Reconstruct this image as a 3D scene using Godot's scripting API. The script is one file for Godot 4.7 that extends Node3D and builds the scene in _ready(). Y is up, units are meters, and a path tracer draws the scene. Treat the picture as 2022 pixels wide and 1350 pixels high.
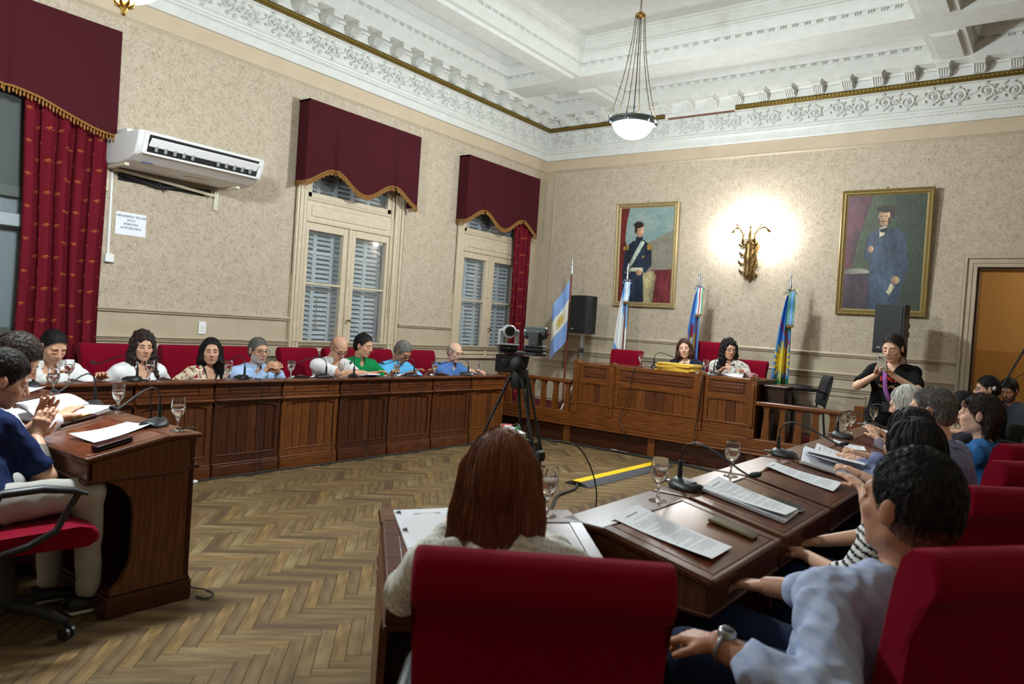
extends Node3D
# Council chamber: y up, metres. x = 0 is the window wall, z = 0 the wall behind the dais.

class MB:
	var v := PackedVector3Array()
	var n := PackedVector3Array()
	var c := PackedColorArray()
	var u := PackedVector2Array()
	var ix := PackedInt32Array()
	var xf := Transform3D()
	var col := Color(1, 1, 1)
	func vert(p: Vector3, nn: Vector3, uv := Vector2.ZERO) -> int:
		v.append(xf * p)
		n.append((xf.basis * nn).normalized())
		c.append(col)
		u.append(uv)
		return v.size() - 1
	func t3(a: int, b: int, d: int) -> void:
		ix.append(a); ix.append(d); ix.append(b)
	func tri(a: Vector3, b: Vector3, d: Vector3) -> void:
		var nn := (b - a).cross(d - a)
		t3(vert(a, nn), vert(b, nn), vert(d, nn))
	func quad(a: Vector3, b: Vector3, d: Vector3, e: Vector3) -> void:
		var nn := (d - a).cross(e - b)
		var i := vert(a, nn, Vector2(0, 1)); vert(b, nn, Vector2(1, 1)); vert(d, nn, Vector2(1, 0)); vert(e, nn, Vector2(0, 0))
		t3(i, i + 1, i + 2); t3(i, i + 2, i + 3)
	# box by centre and size; bevel rounds the edges
	func box(ce: Vector3, s: Vector3, b := 0.0) -> MB:
		var h := s * 0.5
		if b <= 0.0:
			for ax in 3:
				for sg in [-1.0, 1.0]:
					var nn := Vector3.ZERO; nn[ax] = sg
					var p := Vector3.ZERO; p[(ax + 1) % 3] = 1.0
					var q := nn.cross(p)
					var o := ce + nn * h[ax]
					var pp := p * h; var qq := q * h
					quad(o - pp - qq, o + pp - qq, o + pp + qq, o - pp + qq)
			return self
		b = minf(b, minf(h.x, minf(h.y, h.z)) * 0.95)
		var id := {}
		for sx in [-1, 1]:
			for sy in [-1, 1]:
				for sz in [-1, 1]:
					var sgn := Vector3(sx, sy, sz)
					for ax in 3:
						var p := ce + sgn * (h - Vector3(b, b, b))
						p[ax] = ce[ax] + sgn[ax] * h[ax]
						var nn := Vector3.ZERO; nn[ax] = sgn[ax]
						id[[sx, sy, sz, ax]] = vert(p, nn, Vector2(p[(ax + 1) % 3], p[(ax + 2) % 3]))
		for ax in 3:
			var a1 := (ax + 1) % 3
			var a2 := (ax + 2) % 3
			for s0 in [-1, 1]:
				var f := []
				for k in [[-1, -1], [1, -1], [1, 1], [-1, 1]]:
					var g := [0, 0, 0, ax]; g[ax] = s0; g[a1] = k[0]; g[a2] = k[1]
					f.append(id[g])
				if s0 < 0: f.reverse()
				t3(f[0], f[1], f[2]); t3(f[0], f[2], f[3])
			for s1 in [-1, 1]:
				for s2 in [-1, 1]:
					var g := []
					for k in [[-1, a1], [1, a1], [1, a2], [-1, a2]]:
						var e := [0, 0, 0, k[1]]; e[ax] = k[0]; e[a1] = s1; e[a2] = s2
						g.append(id[e])
					if s1 * s2 < 0: g.reverse()
					t3(g[0], g[2], g[1]); t3(g[0], g[3], g[2])
		for sx in [-1, 1]:
			for sy in [-1, 1]:
				for sz in [-1, 1]:
					if sx * sy * sz > 0: t3(id[[sx, sy, sz, 0]], id[[sx, sy, sz, 1]], id[[sx, sy, sz, 2]])
					else: t3(id[[sx, sy, sz, 0]], id[[sx, sy, sz, 2]], id[[sx, sy, sz, 1]])
		return self
	func b2(lo: Vector3, hi: Vector3, b := 0.0) -> MB:
		return box((lo + hi) * 0.5, hi - lo, b)
	# rings of points joined by quads; smooth
	func loft(rings: Array, closed_ring := true, caps := true) -> MB:
		var m: int = rings[0].size()
		var base := v.size()
		var nr := rings.size()
		for i in nr:
			var ring: PackedVector3Array = rings[i]
			var pr: PackedVector3Array = rings[maxi(i - 1, 0)]
			var nx: PackedVector3Array = rings[mini(i + 1, nr - 1)]
			for k in m:
				var a := ring[(k + 1) % m] if closed_ring or k < m - 1 else ring[k]
				var b := ring[(k + m - 1) % m] if closed_ring or k > 0 else ring[k]
				var nn := (a - b).cross(nx[k] - pr[k])
				vert(ring[k], nn if nn.length_squared() > 1e-16 else Vector3.UP, Vector2(float(k) / m, float(i) / maxi(nr - 1, 1)))
		for i in nr - 1:
			for k in (m if closed_ring else m - 1):
				var a := base + i * m + k
				var b := base + i * m + (k + 1) % m
				t3(a, b, b + m); t3(a, b + m, a + m)
		if caps and closed_ring:
			for e in 2:
				var ring: PackedVector3Array = rings[0 if e == 0 else nr - 1]
				var ce := Vector3.ZERO
				for p in ring: ce += p
				ce /= m
				for k in m:
					if e == 0: tri(ce, ring[(k + 1) % m], ring[k])
					else: tri(ce, ring[k], ring[(k + 1) % m])
		return self
	# profile of (radius, height) turned about y
	func lathe(pr: Array, seg := 16, at := Vector3.ZERO) -> MB:
		var rings := []
		for q in pr:
			var ring := PackedVector3Array()
			for k in seg:
				var a := TAU * k / seg
				ring.append(at + Vector3(cos(a) * maxf(q.x, 0.0002), q.y, -sin(a) * maxf(q.x, 0.0002)))
			rings.append(ring)
		return loft(rings)
	func tube(pts: Array, r, seg := 8, flat := 1.0) -> MB:
		var rings := []
		var up := Vector3.UP
		for i in pts.size():
			var p: Vector3 = pts[i]
			var d: Vector3 = (pts[mini(i + 1, pts.size() - 1)] - pts[maxi(i - 1, 0)])
			d = d.normalized() if d.length() > 1e-9 else Vector3.UP
			if absf(d.dot(up)) > 0.95: up = Vector3.RIGHT if absf(d.x) < 0.9 else Vector3.BACK
			var s := d.cross(up).normalized()
			up = s.cross(d).normalized()
			var rr: float = r[i] if r is Array else r
			var ring := PackedVector3Array()
			for k in seg:
				var a := TAU * k / seg
				ring.append(p + s * cos(a) * rr + up * sin(a) * rr * flat)
			rings.append(ring)
		return loft(rings)
	# polygon in xy (counter-clockwise) extruded from z0 to z1, flat shaded
	func prism(poly: Array, z0: float, z1: float) -> MB:
		var pp := PackedVector2Array(poly)
		if Geometry2D.is_polygon_clockwise(pp): pp.reverse()
		var m := pp.size()
		for k in m:
			var a := pp[k]; var b := pp[(k + 1) % m]
			quad(Vector3(a.x, a.y, z1), Vector3(a.x, a.y, z0), Vector3(b.x, b.y, z0), Vector3(b.x, b.y, z1))
		var tr := Geometry2D.triangulate_polygon(pp)
		for k in range(0, tr.size(), 3):
			var a := pp[tr[k]]; var b := pp[tr[k + 1]]; var d := pp[tr[k + 2]]
			if (b - a).cross(d - a) < 0.0:
				var w := b; b = d; d = w
			tri(Vector3(a.x, a.y, z1), Vector3(b.x, b.y, z1), Vector3(d.x, d.y, z1))
			tri(Vector3(a.x, a.y, z0), Vector3(d.x, d.y, z0), Vector3(b.x, b.y, z0))
		return self
	func ball(ce: Vector3, r: Vector3, seg := 12) -> MB:
		var rings := []
		for i in seg / 2 + 1:
			var t := -PI / 2 + PI * i / (seg / 2)
			var ring := PackedVector3Array()
			for k in seg:
				var a := TAU * k / seg
				ring.append(ce + Vector3(cos(a) * cos(t) * r.x, sin(t) * r.y, -sin(a) * cos(t) * r.z))
			rings.append(ring)
		return loft(rings, true, false)
	func add(o: MB) -> MB:
		var b := v.size()
		for k in o.v.size():
			v.append(xf * o.v[k]); n.append((xf.basis * o.n[k]).normalized())
		c.append_array(o.c); u.append_array(o.u)
		for k in o.ix: ix.append(k + b)
		return self
	func mesh() -> ArrayMesh:
		var a := []
		a.resize(Mesh.ARRAY_MAX)
		a[Mesh.ARRAY_VERTEX] = v; a[Mesh.ARRAY_NORMAL] = n; a[Mesh.ARRAY_COLOR] = c; a[Mesh.ARRAY_TEX_UV] = u; a[Mesh.ARRAY_INDEX] = ix
		var m := ArrayMesh.new()
		m.add_surface_from_arrays(Mesh.PRIMITIVE_TRIANGLES, a)
		return m

var names := {}
var M := {}
var rng := RandomNumberGenerator.new()

func numbered(s: String) -> String:
	var k: int = names.get(s, 0)
	names[s] = k + 1
	return s if k == 0 else "%s_%03d" % [s, k]

func thing(called: String, label: String, category: String, at := Vector3.ZERO, turn := 0.0, group := "") -> Node3D:
	var o := Node3D.new()
	o.name = numbered(called)
	add_child(o)
	o.position = at
	o.rotation.y = turn
	o.set_meta("label", label)
	o.set_meta("category", category)
	if group: o.set_meta("group", group)
	return o

func put(parent: Node, called: String, mb, m: Material, label := "") -> MeshInstance3D:
	var o := MeshInstance3D.new()
	o.mesh = mb.mesh() if mb is MB else mb
	o.material_override = m
	o.name = numbered(called) if parent == self else called
	parent.add_child(o, true)
	if label: o.set_meta("label", label)
	return o

func single(called: String, mb, m: Material, label: String, category: String, at := Vector3.ZERO, turn := 0.0, group := "") -> MeshInstance3D:
	var o := put(self, called, mb, m)
	o.position = at
	o.rotation.y = turn
	o.set_meta("label", label)
	o.set_meta("category", category)
	if group: o.set_meta("group", group)
	return o

func structure(called: String, mb, m: Material) -> MeshInstance3D:
	var o := put(self, called, mb, m)
	o.set_meta("kind", "structure")
	return o

func copy(o: Node3D, at: Vector3, turn := 0.0, label := "") -> Node3D:
	var r: Node3D = o.duplicate()
	var base := String(o.name)
	r.name = numbered(base)
	add_child(r)
	r.position = at
	r.rotation.y = turn
	if label: r.set_meta("label", label)
	return r

func sm(col: Color, rough := 0.6, metal := 0.0, spec := 0.5) -> StandardMaterial3D:
	var m := StandardMaterial3D.new()
	m.albedo_color = col
	m.roughness = rough
	m.metallic = metal
	m.metallic_specular = spec
	return m

func vm(rough := 0.6, spec := 0.5) -> StandardMaterial3D:
	var m := sm(Color.WHITE, rough, 0.0, spec)
	m.vertex_color_use_as_albedo = true
	return m

func rgb(r: float, g: float, b: float) -> Color:
	return Color(r / 255.0, g / 255.0, b / 255.0)

func lin(r: float, g: float, b: float) -> Color:
	return rgb(r, g, b).srgb_to_linear()

func noise_tex(freq: float, lo: Color, hi: Color, size := 512, oct := 4, sd := 1, kind := FastNoiseLite.TYPE_SIMPLEX_SMOOTH) -> NoiseTexture2D:
	var f := FastNoiseLite.new()
	f.noise_type = kind
	f.frequency = freq
	f.fractal_octaves = oct
	f.seed = sd
	var t := NoiseTexture2D.new()
	t.width = size; t.height = size
	t.seamless = true
	t.noise = f
	var g := Gradient.new()
	g.set_color(0, lo); g.set_color(1, hi)
	t.color_ramp = g
	return t

func tri_mat(m: StandardMaterial3D, tex: Texture2D, sc: Vector3, world := false) -> StandardMaterial3D:
	m.albedo_texture = tex
	m.uv1_triplanar = true
	m.uv1_world_triplanar = world
	m.uv1_scale = sc
	return m

func wood(col: Color, axis: int, rough := 0.32, sd := 1) -> StandardMaterial3D:
	var key := "wood%d" % (sd % 3)
	if not M.has(key):
		M[key] = noise_tex(0.012, Color(0.66, 0.62, 0.6), Color(1, 1, 1), 512, 5, sd)
	var s := Vector3(7, 7, 7)
	s[axis] = 0.55
	var m := tri_mat(sm(col, rough, 0.0, 0.45), M[key], s)
	m.uv1_offset = Vector3(sd * 0.37, sd * 0.21, sd * 0.13)
	m.uv1_triplanar_sharpness = 8.0
	return m

func omni(at: Vector3, energy: float, col: Color, size := 0.1) -> void:
	var l := OmniLight3D.new()
	l.position = at
	l.light_energy = energy
	l.light_color = col
	l.light_size = size
	l.omni_range = 30.0
	l.omni_attenuation = 2.0
	l.shadow_enabled = true
	add_child(l)

const LAMP_COLOR := Color(0.92, 0.97, 0.985)
const PENDANT_ENERGY := 14.0
const SCONCE_ENERGY := 0.9

func _ready() -> void:
	rng.seed = 7
	var cam := Camera3D.new()
	cam.fov = 49.836
	cam.near = 0.05
	cam.far = 60.0
	var yaw := 0.644071
	var pit := -0.021455
	var rol := 0.068212
	var f := Vector3(-sin(yaw) * cos(pit), sin(pit), -cos(yaw) * cos(pit))
	var r := Vector3(cos(yaw), 0, -sin(yaw))
	var up := r.cross(f)
	cam.transform = Transform3D(Basis(r * cos(rol) + up * sin(rol), up * cos(rol) - r * sin(rol), -f), Vector3(7.096, 1.5, 10.068))
	var ca := CameraAttributesPhysical.new()
	ca.frustum_focal_length = 25.83
	ca.frustum_focus_distance = 7.0
	ca.exposure_aperture = 4.0
	cam.attributes = ca
	add_child(cam)
	cam.current = true
	var we := WorldEnvironment.new()
	var env := Environment.new()
	env.background_mode = Environment.BG_COLOR
	env.background_color = Color(0.02, 0.025, 0.035)
	env.tonemap_mode = Environment.TONE_MAPPER_LINEAR
	env.tonemap_exposure = 1.0
	env.sdfgi_enabled = true
	env.ssao_enabled = true
	env.ssil_enabled = true
	we.environment = env
	add_child(we)
	materials()
	build_floor()
	build_walls()
	build_ceiling()
	build_windows()
	build_wall_things()
	build_lamps()
	build_dais()
	build_desks()
	build_chairs()
	build_table_things()
	build_people()
	build_small_things()

func materials() -> void:
	M.paint = tri_mat(sm(rgb(188, 172, 148), 0.55), noise_tex(0.02, Color(0.93, 0.92, 0.9), Color(1, 1, 1), 256, 3, 5), Vector3(0.6, 0.6, 0.6), true)
	M.paint_band = tri_mat(sm(rgb(198, 178, 152), 0.6), noise_tex(0.02, Color(0.95, 0.94, 0.93), Color(1, 1, 1), 256, 3, 6), Vector3(0.5, 0.5, 0.5), true)
	M.plaster = tri_mat(sm(rgb(216, 215, 210), 0.7), noise_tex(0.03, Color(0.95, 0.95, 0.94), Color(1, 1, 1), 256, 3, 8), Vector3(0.7, 0.7, 0.7), true)
	M.paper_wall = tri_mat(sm(rgb(255, 255, 255), 0.75, 0.0, 0.3), wallpaper_tex(), Vector3(0.9, 0.9, 0.9), true)
	M.gold = tri_mat(sm(rgb(150, 128, 62), 0.42, 0.75), noise_tex(0.05, Color(0.6, 0.55, 0.45), Color(1, 1, 1), 256, 3, 4), Vector3(5, 5, 5))
	M.frame_gilt = tri_mat(sm(rgb(186, 166, 120), 0.5, 0.25), noise_tex(0.04, Color(0.7, 0.66, 0.6), Color(1, 1, 1), 256, 3, 4), Vector3(4, 4, 4))
	M.frame_gilt_b = tri_mat(sm(rgb(160, 138, 82), 0.45, 0.35), noise_tex(0.04, Color(0.7, 0.66, 0.6), Color(1, 1, 1), 256, 3, 9), Vector3(4, 4, 4))
	M.sconce_gilt = sm(rgb(128, 104, 62), 0.35, 0.8)
	M.brass = sm(rgb(190, 150, 80), 0.3, 0.9)
	M.bronze = sm(rgb(120, 98, 60), 0.4, 0.8)
	M.steel = sm(rgb(170, 172, 175), 0.3, 0.9)
	M.black = sm(rgb(22, 22, 24), 0.45)
	M.black_soft = sm(rgb(26, 26, 28), 0.7)
	M.white_plastic = sm(rgb(232, 232, 230), 0.35)
	M.red_cloth = tri_mat(sm(rgb(134, 13, 38), 0.95, 0.0, 0.15), noise_tex(0.2, Color(0.78, 0.72, 0.74), Color(1, 1, 1), 256, 2, 12), Vector3(9, 9, 9))
	M.red_cloth.rim_enabled = true
	M.red_cloth.rim = 0.3
	M.valance = tri_mat(sm(rgb(72, 27, 34), 0.9, 0.0, 0.2), noise_tex(0.3, Color(0.86, 0.84, 0.84), Color(1, 1, 1), 256, 2, 13), Vector3(6, 6, 6))
	M.fringe = tri_mat(sm(rgb(170, 118, 44), 0.7), noise_tex(0.2, Color(0.6, 0.55, 0.5), Color(1, 1, 1), 128, 2, 14), Vector3(20, 20, 20))
	M.win_paint = tri_mat(sm(rgb(206, 190, 164), 0.45), noise_tex(0.03, Color(0.93, 0.92, 0.9), Color(1, 1, 1), 256, 3, 21), Vector3(1.1, 1.1, 1.1))
	M.glass = sm(Color(0.9, 0.93, 0.95, 0.06), 0.02)
	M.glass.transparency = BaseMaterial3D.TRANSPARENCY_ALPHA
	M.shutter = tri_mat(sm(rgb(196, 206, 212), 0.6), noise_tex(0.04, Color(0.84, 0.84, 0.83), Color(1, 1, 1), 256, 3, 23), Vector3(2, 2, 2))
	M.wood_front = wood(rgb(98, 56, 32), 1, 0.3, 1)
	M.wood_front_b = wood(rgb(80, 44, 29), 1, 0.3, 2)
	M.wood_front_c = wood(rgb(124, 73, 34), 1, 0.3, 3)
	M.wood_side = wood(rgb(122, 77, 48), 1, 0.35, 2)
	M.wood_x = wood(rgb(108, 60, 33), 0, 0.3, 2)
	M.wood_xb = wood(rgb(92, 50, 29), 0, 0.3, 1)
	M.wood_z = wood(rgb(126, 66, 33), 2, 0.3, 3)
	M.wood_top = wood(rgb(118, 66, 42), 0, 0.22, 3)
	M.wood_dark = wood(rgb(74, 38, 22), 0, 0.3, 1)
	M.wood_dark_y = wood(rgb(58, 30, 18), 1, 0.35, 2)
	M.wood_light = wood(rgb(127, 73, 31), 0, 0.3, 2)
	M.wood_light_y = wood(rgb(125, 73, 31), 1, 0.3, 1)
	M.wood_light_yb = wood(rgb(110, 62, 27), 1, 0.3, 3)

func wallpaper_tex() -> ImageTexture:
	var s := 1024
	var im := Image.create(s, s, false, Image.FORMAT_RGB8)
	im.fill(rgb(196, 183, 165))
	var nz := FastNoiseLite.new()
	nz.frequency = 0.006
	nz.seed = 3
	var back := nz.get_seamless_image(s, s)
	for y in range(0, s, 4):
		for x in range(0, s, 4):
			var k := back.get_pixel(x, y).r
			im.fill_rect(Rect2i(x, y, 4, 4), rgb(184, 168, 147).lerp(rgb(196, 181, 161), k))
	var g := RandomNumberGenerator.new()
	g.seed = 11
	for i in 3000:
		var p := Vector2(g.randf() * s, g.randf() * s)
		var a := g.randf() * TAU
		var bend := g.randf_range(-0.2, 0.2)
		var ink := rgb(122, 101, 79).lerp(rgb(158, 141, 118), g.randf())
		for k in g.randi_range(12, 26):
			p += Vector2(cos(a), sin(a)) * 1.6
			a += bend
			im.set_pixel(posmod(int(p.x), s), posmod(int(p.y), s), ink)
			im.set_pixel(posmod(int(p.x) + 1, s), posmod(int(p.y), s), ink)
			if k > 3: im.set_pixel(posmod(int(p.x), s), posmod(int(p.y) + 1, s), ink)
	return ImageTexture.create_from_image(im)

func build_floor() -> void:
	var fl := structure("floor", MB.new().b2(Vector3(-0.35, -0.2, -3.2), Vector3(9.2, -0.012, 12.6)), sm(rgb(48, 34, 24), 0.8))
	# herringbone oak planks laid at 45 degrees to the walls
	var L := 0.39
	var W := 0.065
	var wood_t := noise_tex(0.01, Color(0.72, 0.7, 0.68), Color(1, 1, 1), 512, 5, 31)
	var m := vm(0.42, 0.4)
	m.albedo_texture = wood_t
	var tones := []
	for k in 12:
		var base := lin(131, 109, 77).lerp(lin(117, 95, 66), rng.randf())
		if k == 3: base = lin(146, 124, 88)
		if k == 7: base = lin(100, 80, 58)
		if k == 10: base = lin(140, 112, 72)
		tones.append(base * rng.randf_range(0.9, 1.1))
	var A := Vector3(1, 0, -1).normalized()
	var B := Vector3(-1, 0, -1).normalized()
	var spots := []
	var eye := Vector3(7.1, 0, 10.07)
	for i in range(-120, 130):
		for j in range(-30, 31):
			for h in 2:
				var ca: float
				var cb: float
				if h == 0:
					ca = i * W + j * L + L * 0.5
					cb = i * W - j * L + W * 0.5
				else:
					ca = i * W + j * L + L + W * 0.5
					cb = i * W - j * L + W - L * 0.5
				var p := Vector3(4.14, 0, 8.1) + A * ca + B * cb
				if p.x < 0.05 or p.x > 8.7 or p.z < 1.6 or p.z > 12.0: continue
				# which of the twelve boards lies here follows from the laying pattern alone
				var board := posmod(i * 7 + j * 5 + h * 3 + (i * j) % 11, 12)
				# order only decides which 300 become single parts
				var far := p.distance_to(eye)
				var seen := p.x > 1.35 and p.x < 5.6 and p.z < 9.4 and p.z > 1.9 and not (p.z > 8.05 and p.x < 3.6) and not (p.z > 8.2 and p.x > 5.0)
				spots.append([far if seen else far + 30.0, p, h, board, rng.randf()])
	spots.sort_custom(func(a, b): return a[0] < b[0])
	var kinds := []
	for k in 12:
		kinds.append(plank(L, W, tones[k], k * 0.083).mesh())
	var rest := MB.new()
	for k in spots.size():
		var p: Vector3 = spots[k][1]
		var turn: float = PI / 4 if spots[k][2] == 0 else PI / 4 + PI / 2
		var kind: int = spots[k][3]
		var dy: float = (spots[k][4] - 0.5) * 0.0012
		if k < 300:
			var o := put(fl, "plank", kinds[kind], m)
			o.position = p + Vector3(0, dy, 0)
			o.rotation.y = turn
		else:
			rest.xf = Transform3D(Basis(Vector3.UP, turn), p + Vector3(0, dy, 0))
			rest.add(plank(L, W, tones[kind], kind * 0.083))
	rest.xf = Transform3D()
	var o := put(fl, "planks_beyond", rest, m)
	o.set_meta("kind", "stuff")

func plank(L: float, W: float, tone: Color, off: float) -> MB:
	var mb := MB.new()
	mb.col = tone
	var h := Vector3(L * 0.5 - 0.0011, 0, W * 0.5 - 0.0011)
	var b := 0.0015
	var t := [Vector3(-h.x + b, 0, h.z - b), Vector3(h.x - b, 0, h.z - b), Vector3(h.x - b, 0, -h.z + b), Vector3(-h.x + b, 0, -h.z + b)]
	var lo := [Vector3(-h.x, -0.0015, h.z), Vector3(h.x, -0.0015, h.z), Vector3(h.x, -0.0015, -h.z), Vector3(-h.x, -0.0015, -h.z)]
	for p in t + lo:
		mb.vert(p, Vector3.UP, Vector2(p.x * 0.6 + off * 7.0, p.z * 4.0 + off * 3.0))
	mb.t3(0, 1, 2); mb.t3(0, 2, 3)
	for k in 4:
		var k2 := (k + 1) % 4
		mb.t3(4 + k, 4 + k2, k2); mb.t3(4 + k, k2, k)
		mb.quad(lo[k] + Vector3(0, -0.009, 0), lo[k2] + Vector3(0, -0.009, 0), lo[k2], lo[k])
	return mb

# profile points (distance from wall, height) run along the window wall and the dais wall, mitred in the corner
func run_a(mb: MB, pr: Array, z0: float, z1: float, mitre := false) -> void:
	for k in pr.size() - 1:
		var a: Vector2 = pr[k]; var b: Vector2 = pr[k + 1]
		mb.quad(Vector3(a.x, a.y, z1), Vector3(a.x, a.y, a.x if mitre else z0), Vector3(b.x, b.y, b.x if mitre else z0), Vector3(b.x, b.y, z1))
	if not mitre:
		ends(mb, pr, z0, true)
	ends(mb, pr, z1, true)

func run_b(mb: MB, pr: Array, x0: float, x1: float, mitre := false) -> void:
	for k in pr.size() - 1:
		var a: Vector2 = pr[k]; var b: Vector2 = pr[k + 1]
		mb.quad(Vector3(a.x if mitre else x0, a.y, a.x), Vector3(x1, a.y, a.x), Vector3(x1, b.y, b.x), Vector3(b.x if mitre else x0, b.y, b.x))
	if not mitre:
		ends(mb, pr, x0, false)
	ends(mb, pr, x1, false)

func ends(mb: MB, pr: Array, at: float, on_a: bool) -> void:
	var tr := Geometry2D.triangulate_polygon(PackedVector2Array(pr))
	for k in range(0, tr.size(), 3):
		var q := []
		for j in 3:
			var p: Vector2 = pr[tr[k + j]]
			q.append(Vector3(p.x, p.y, at) if on_a else Vector3(at, p.y, p.x))
		mb.tri(q[0], q[1], q[2])

func rail_profile(y: float, d := 0.035, h := 0.05) -> Array:
	return [Vector2(0, y - h * 0.5), Vector2(d * 0.5, y - h * 0.5), Vector2(d * 0.6, y - h * 0.2), Vector2(d, y), Vector2(d, y + h * 0.25), Vector2(d * 0.55, y + h * 0.5), Vector2(0, y + h * 0.5)]

func build_walls() -> void:
	var T := 0.4
	# window wall, with openings
	var mb := MB.new()
	var holes := [[0.56, 2.0, 1.02, 3.62], [3.33, 4.78, 1.02, 3.62], [7.3, 9.3, 0.02, 3.5]]
	var z := -0.35
	for h in holes:
		mb.b2(Vector3(-T, -0.2, z), Vector3(0, 5.7, h[0]))
		mb.b2(Vector3(-T, -0.2, h[0]), Vector3(0, h[2], h[1]))
		mb.b2(Vector3(-T, h[3], h[0]), Vector3(0, 5.7, h[1]))
		z = h[1]
	mb.b2(Vector3(-T, -0.2, z), Vector3(0, 5.7, 12.6))
	var wa := structure("wall_left", mb, M.paint)
	# wall behind the dais, with the doorway
	mb = MB.new()
	mb.b2(Vector3(-T, -0.2, -0.35), Vector3(6.22, 5.7, 0))
	mb.b2(Vector3(6.22, 2.55, -0.35), Vector3(7.42, 5.7, 0))
	mb.b2(Vector3(7.42, -0.2, -0.35), Vector3(9.2, 5.7, 0))
	var wb := structure("wall_back", mb, M.paint)
	structure("wall_right", MB.new().b2(Vector3(8.8, -0.2, -0.35), Vector3(9.2, 5.7, 12.6)), M.paint)
	structure("wall_front", MB.new().b2(Vector3(-T, -0.2, 12.2), Vector3(9.2, 5.7, 12.6)), M.paint)
	# wallpaper fields
	for q in [[0.3, 0.44, 1.43, 4.07], [0.44, 2.12, 3.72, 4.07], [2.12, 3.17, 1.43, 4.07], [3.17, 4.89, 3.72, 4.07], [4.89, 7.12, 1.43, 4.07], [9.5, 12.2, 1.43, 4.07], [7.12, 9.5, 3.6, 4.07]]:
		put(wa, "wallpaper", MB.new().b2(Vector3(-0.01, q[2], q[0]), Vector3(0.003, q[3], q[1])), M.paper_wall)
	put(wb, "wallpaper", MB.new().b2(Vector3(0.22, 1.43, -0.01), Vector3(6.08, 4.07, 0.003)), M.paper_wall)
	put(wb, "wallpaper", MB.new().b2(Vector3(6.08, 2.7, -0.01), Vector3(7.56, 4.07, 0.003)), M.paper_wall)
	put(wb, "wallpaper", MB.new().b2(Vector3(7.56, 1.43, -0.01), Vector3(8.8, 4.07, 0.003)), M.paper_wall)
	# painted bands above the wallpaper
	put(wa, "frieze_band", MB.new().b2(Vector3(-0.01, 4.09, 0.0), Vector3(0.004, 4.28, 12.2)), M.paint_band)
	put(wb, "frieze_band", MB.new().b2(Vector3(0, 4.09, -0.01), Vector3(8.8, 4.28, 0.004)), M.paint_band)
	# picture mouldings and dado rails
	var k := 1
	for spec in [[4.08, 0.022, 0.03, 0.0, 12.2], [1.41, 0.035, 0.045, 0.0, 0.44], [1.41, 0.035, 0.045, 2.12, 3.17], [1.41, 0.035, 0.045, 4.89, 7.2], [1.15, 0.03, 0.035, 0.0, 7.2], [1.115, 0.02, 0.02, 0.0, 7.2], [0.98, 0.018, 0.02, 2.12, 3.17], [0.98, 0.018, 0.02, 4.89, 7.2]]:
		mb = MB.new()
		run_a(mb, rail_profile(spec[0], spec[1], spec[2]), spec[3], spec[4])
		put(wa, "moulding", mb, M.paint)
	for spec in [[4.08, 0.03, 0.035, 0.2, 8.8], [1.42, 0.035, 0.05, 0.2, 6.1], [1.17, 0.04, 0.05, 0.0, 6.1], [1.12, 0.025, 0.025, 0.0, 6.1], [0.99, 0.025, 0.03, 0.0, 6.1], [0.955, 0.015, 0.015, 0.0, 6.1]]:
		mb = MB.new()
		run_b(mb, rail_profile(spec[0], spec[1], spec[2]), spec[3], spec[4])
		put(wb, "moulding", mb, M.paint)
	put(wb, "moulding", MB.new().b2(Vector3(0.2, 1.41, 0), Vector3(0.225, 4.08, 0.02), 0.006), M.paint)
	put(wa, "moulding", MB.new().b2(Vector3(0, 1.41, 0.285), Vector3(0.02, 4.08, 0.31), 0.006), M.paint)
	# raised wainscot panels
	var x := 0.1
	for w in [1.2, 1.2, 1.2, 1.2, 0.6]:
		for q in [[x, 0.89, x + w, 0.915], [x, 0.36, x + w, 0.385]]:
			put(wb, "panel_moulding", MB.new().b2(Vector3(q[0], q[1], 0), Vector3(q[2], q[3], 0.016), 0.005), M.paint)
		for q in [x, x + w - 0.025]:
			put(wb, "panel_moulding", MB.new().b2(Vector3(q, 0.36, 0), Vector3(q + 0.025, 0.915, 0.016), 0.005), M.paint)
		x += w + 0.08
	# door lining and architrave in the dais wall
	var d := Node3D.new()
	d.name = "door_1"
	add_child(d)
	d.set_meta("kind", "structure")
	for s in [[6.22, -1.0], [7.42, 1.0]]:
		mb = MB.new()
		for q in [[0.0, 0.13, 0.02], [0.0, 0.03, 0.03], [0.045, 0.085, 0.032], [0.1, 0.13, 0.045]]:
			var a: float = s[0] + s[1] * q[0]
			var b: float = s[0] + s[1] * q[1]
			mb.b2(Vector3(minf(a, b), 0, -0.02), Vector3(maxf(a, b), 2.55 + q[1], q[2]), 0.006)
		put(d, "architrave", mb, M.paint)
		put(d, "jamb", MB.new().b2(Vector3(s[0] - 0.02 if s[1] > 0 else s[0] - 0.005, 0, -0.36), Vector3(s[0] + 0.005 if s[1] > 0 else s[0] + 0.02, 2.55, -0.015)), M.wood_dark_y)
	mb = MB.new()
	for q in [[0.0, 0.13, 0.02], [0.0, 0.03, 0.03], [0.045, 0.085, 0.032], [0.1, 0.13, 0.045]]:
		mb.b2(Vector3(6.22 - q[1], 2.55 + q[0], -0.02), Vector3(7.42 + q[1], 2.55 + q[1], q[2] + 0.001), 0.006)
	put(d, "architrave", mb, M.paint)
	put(d, "jamb", MB.new().b2(Vector3(6.22, 2.53, -0.36), Vector3(7.42, 2.555, -0.015)), M.wood_dark)
	# ochre corridor behind the door
	var oc := sm(rgb(188, 150, 92), 0.6)
	var oc2 := sm(rgb(170, 130, 72), 0.5)
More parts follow.
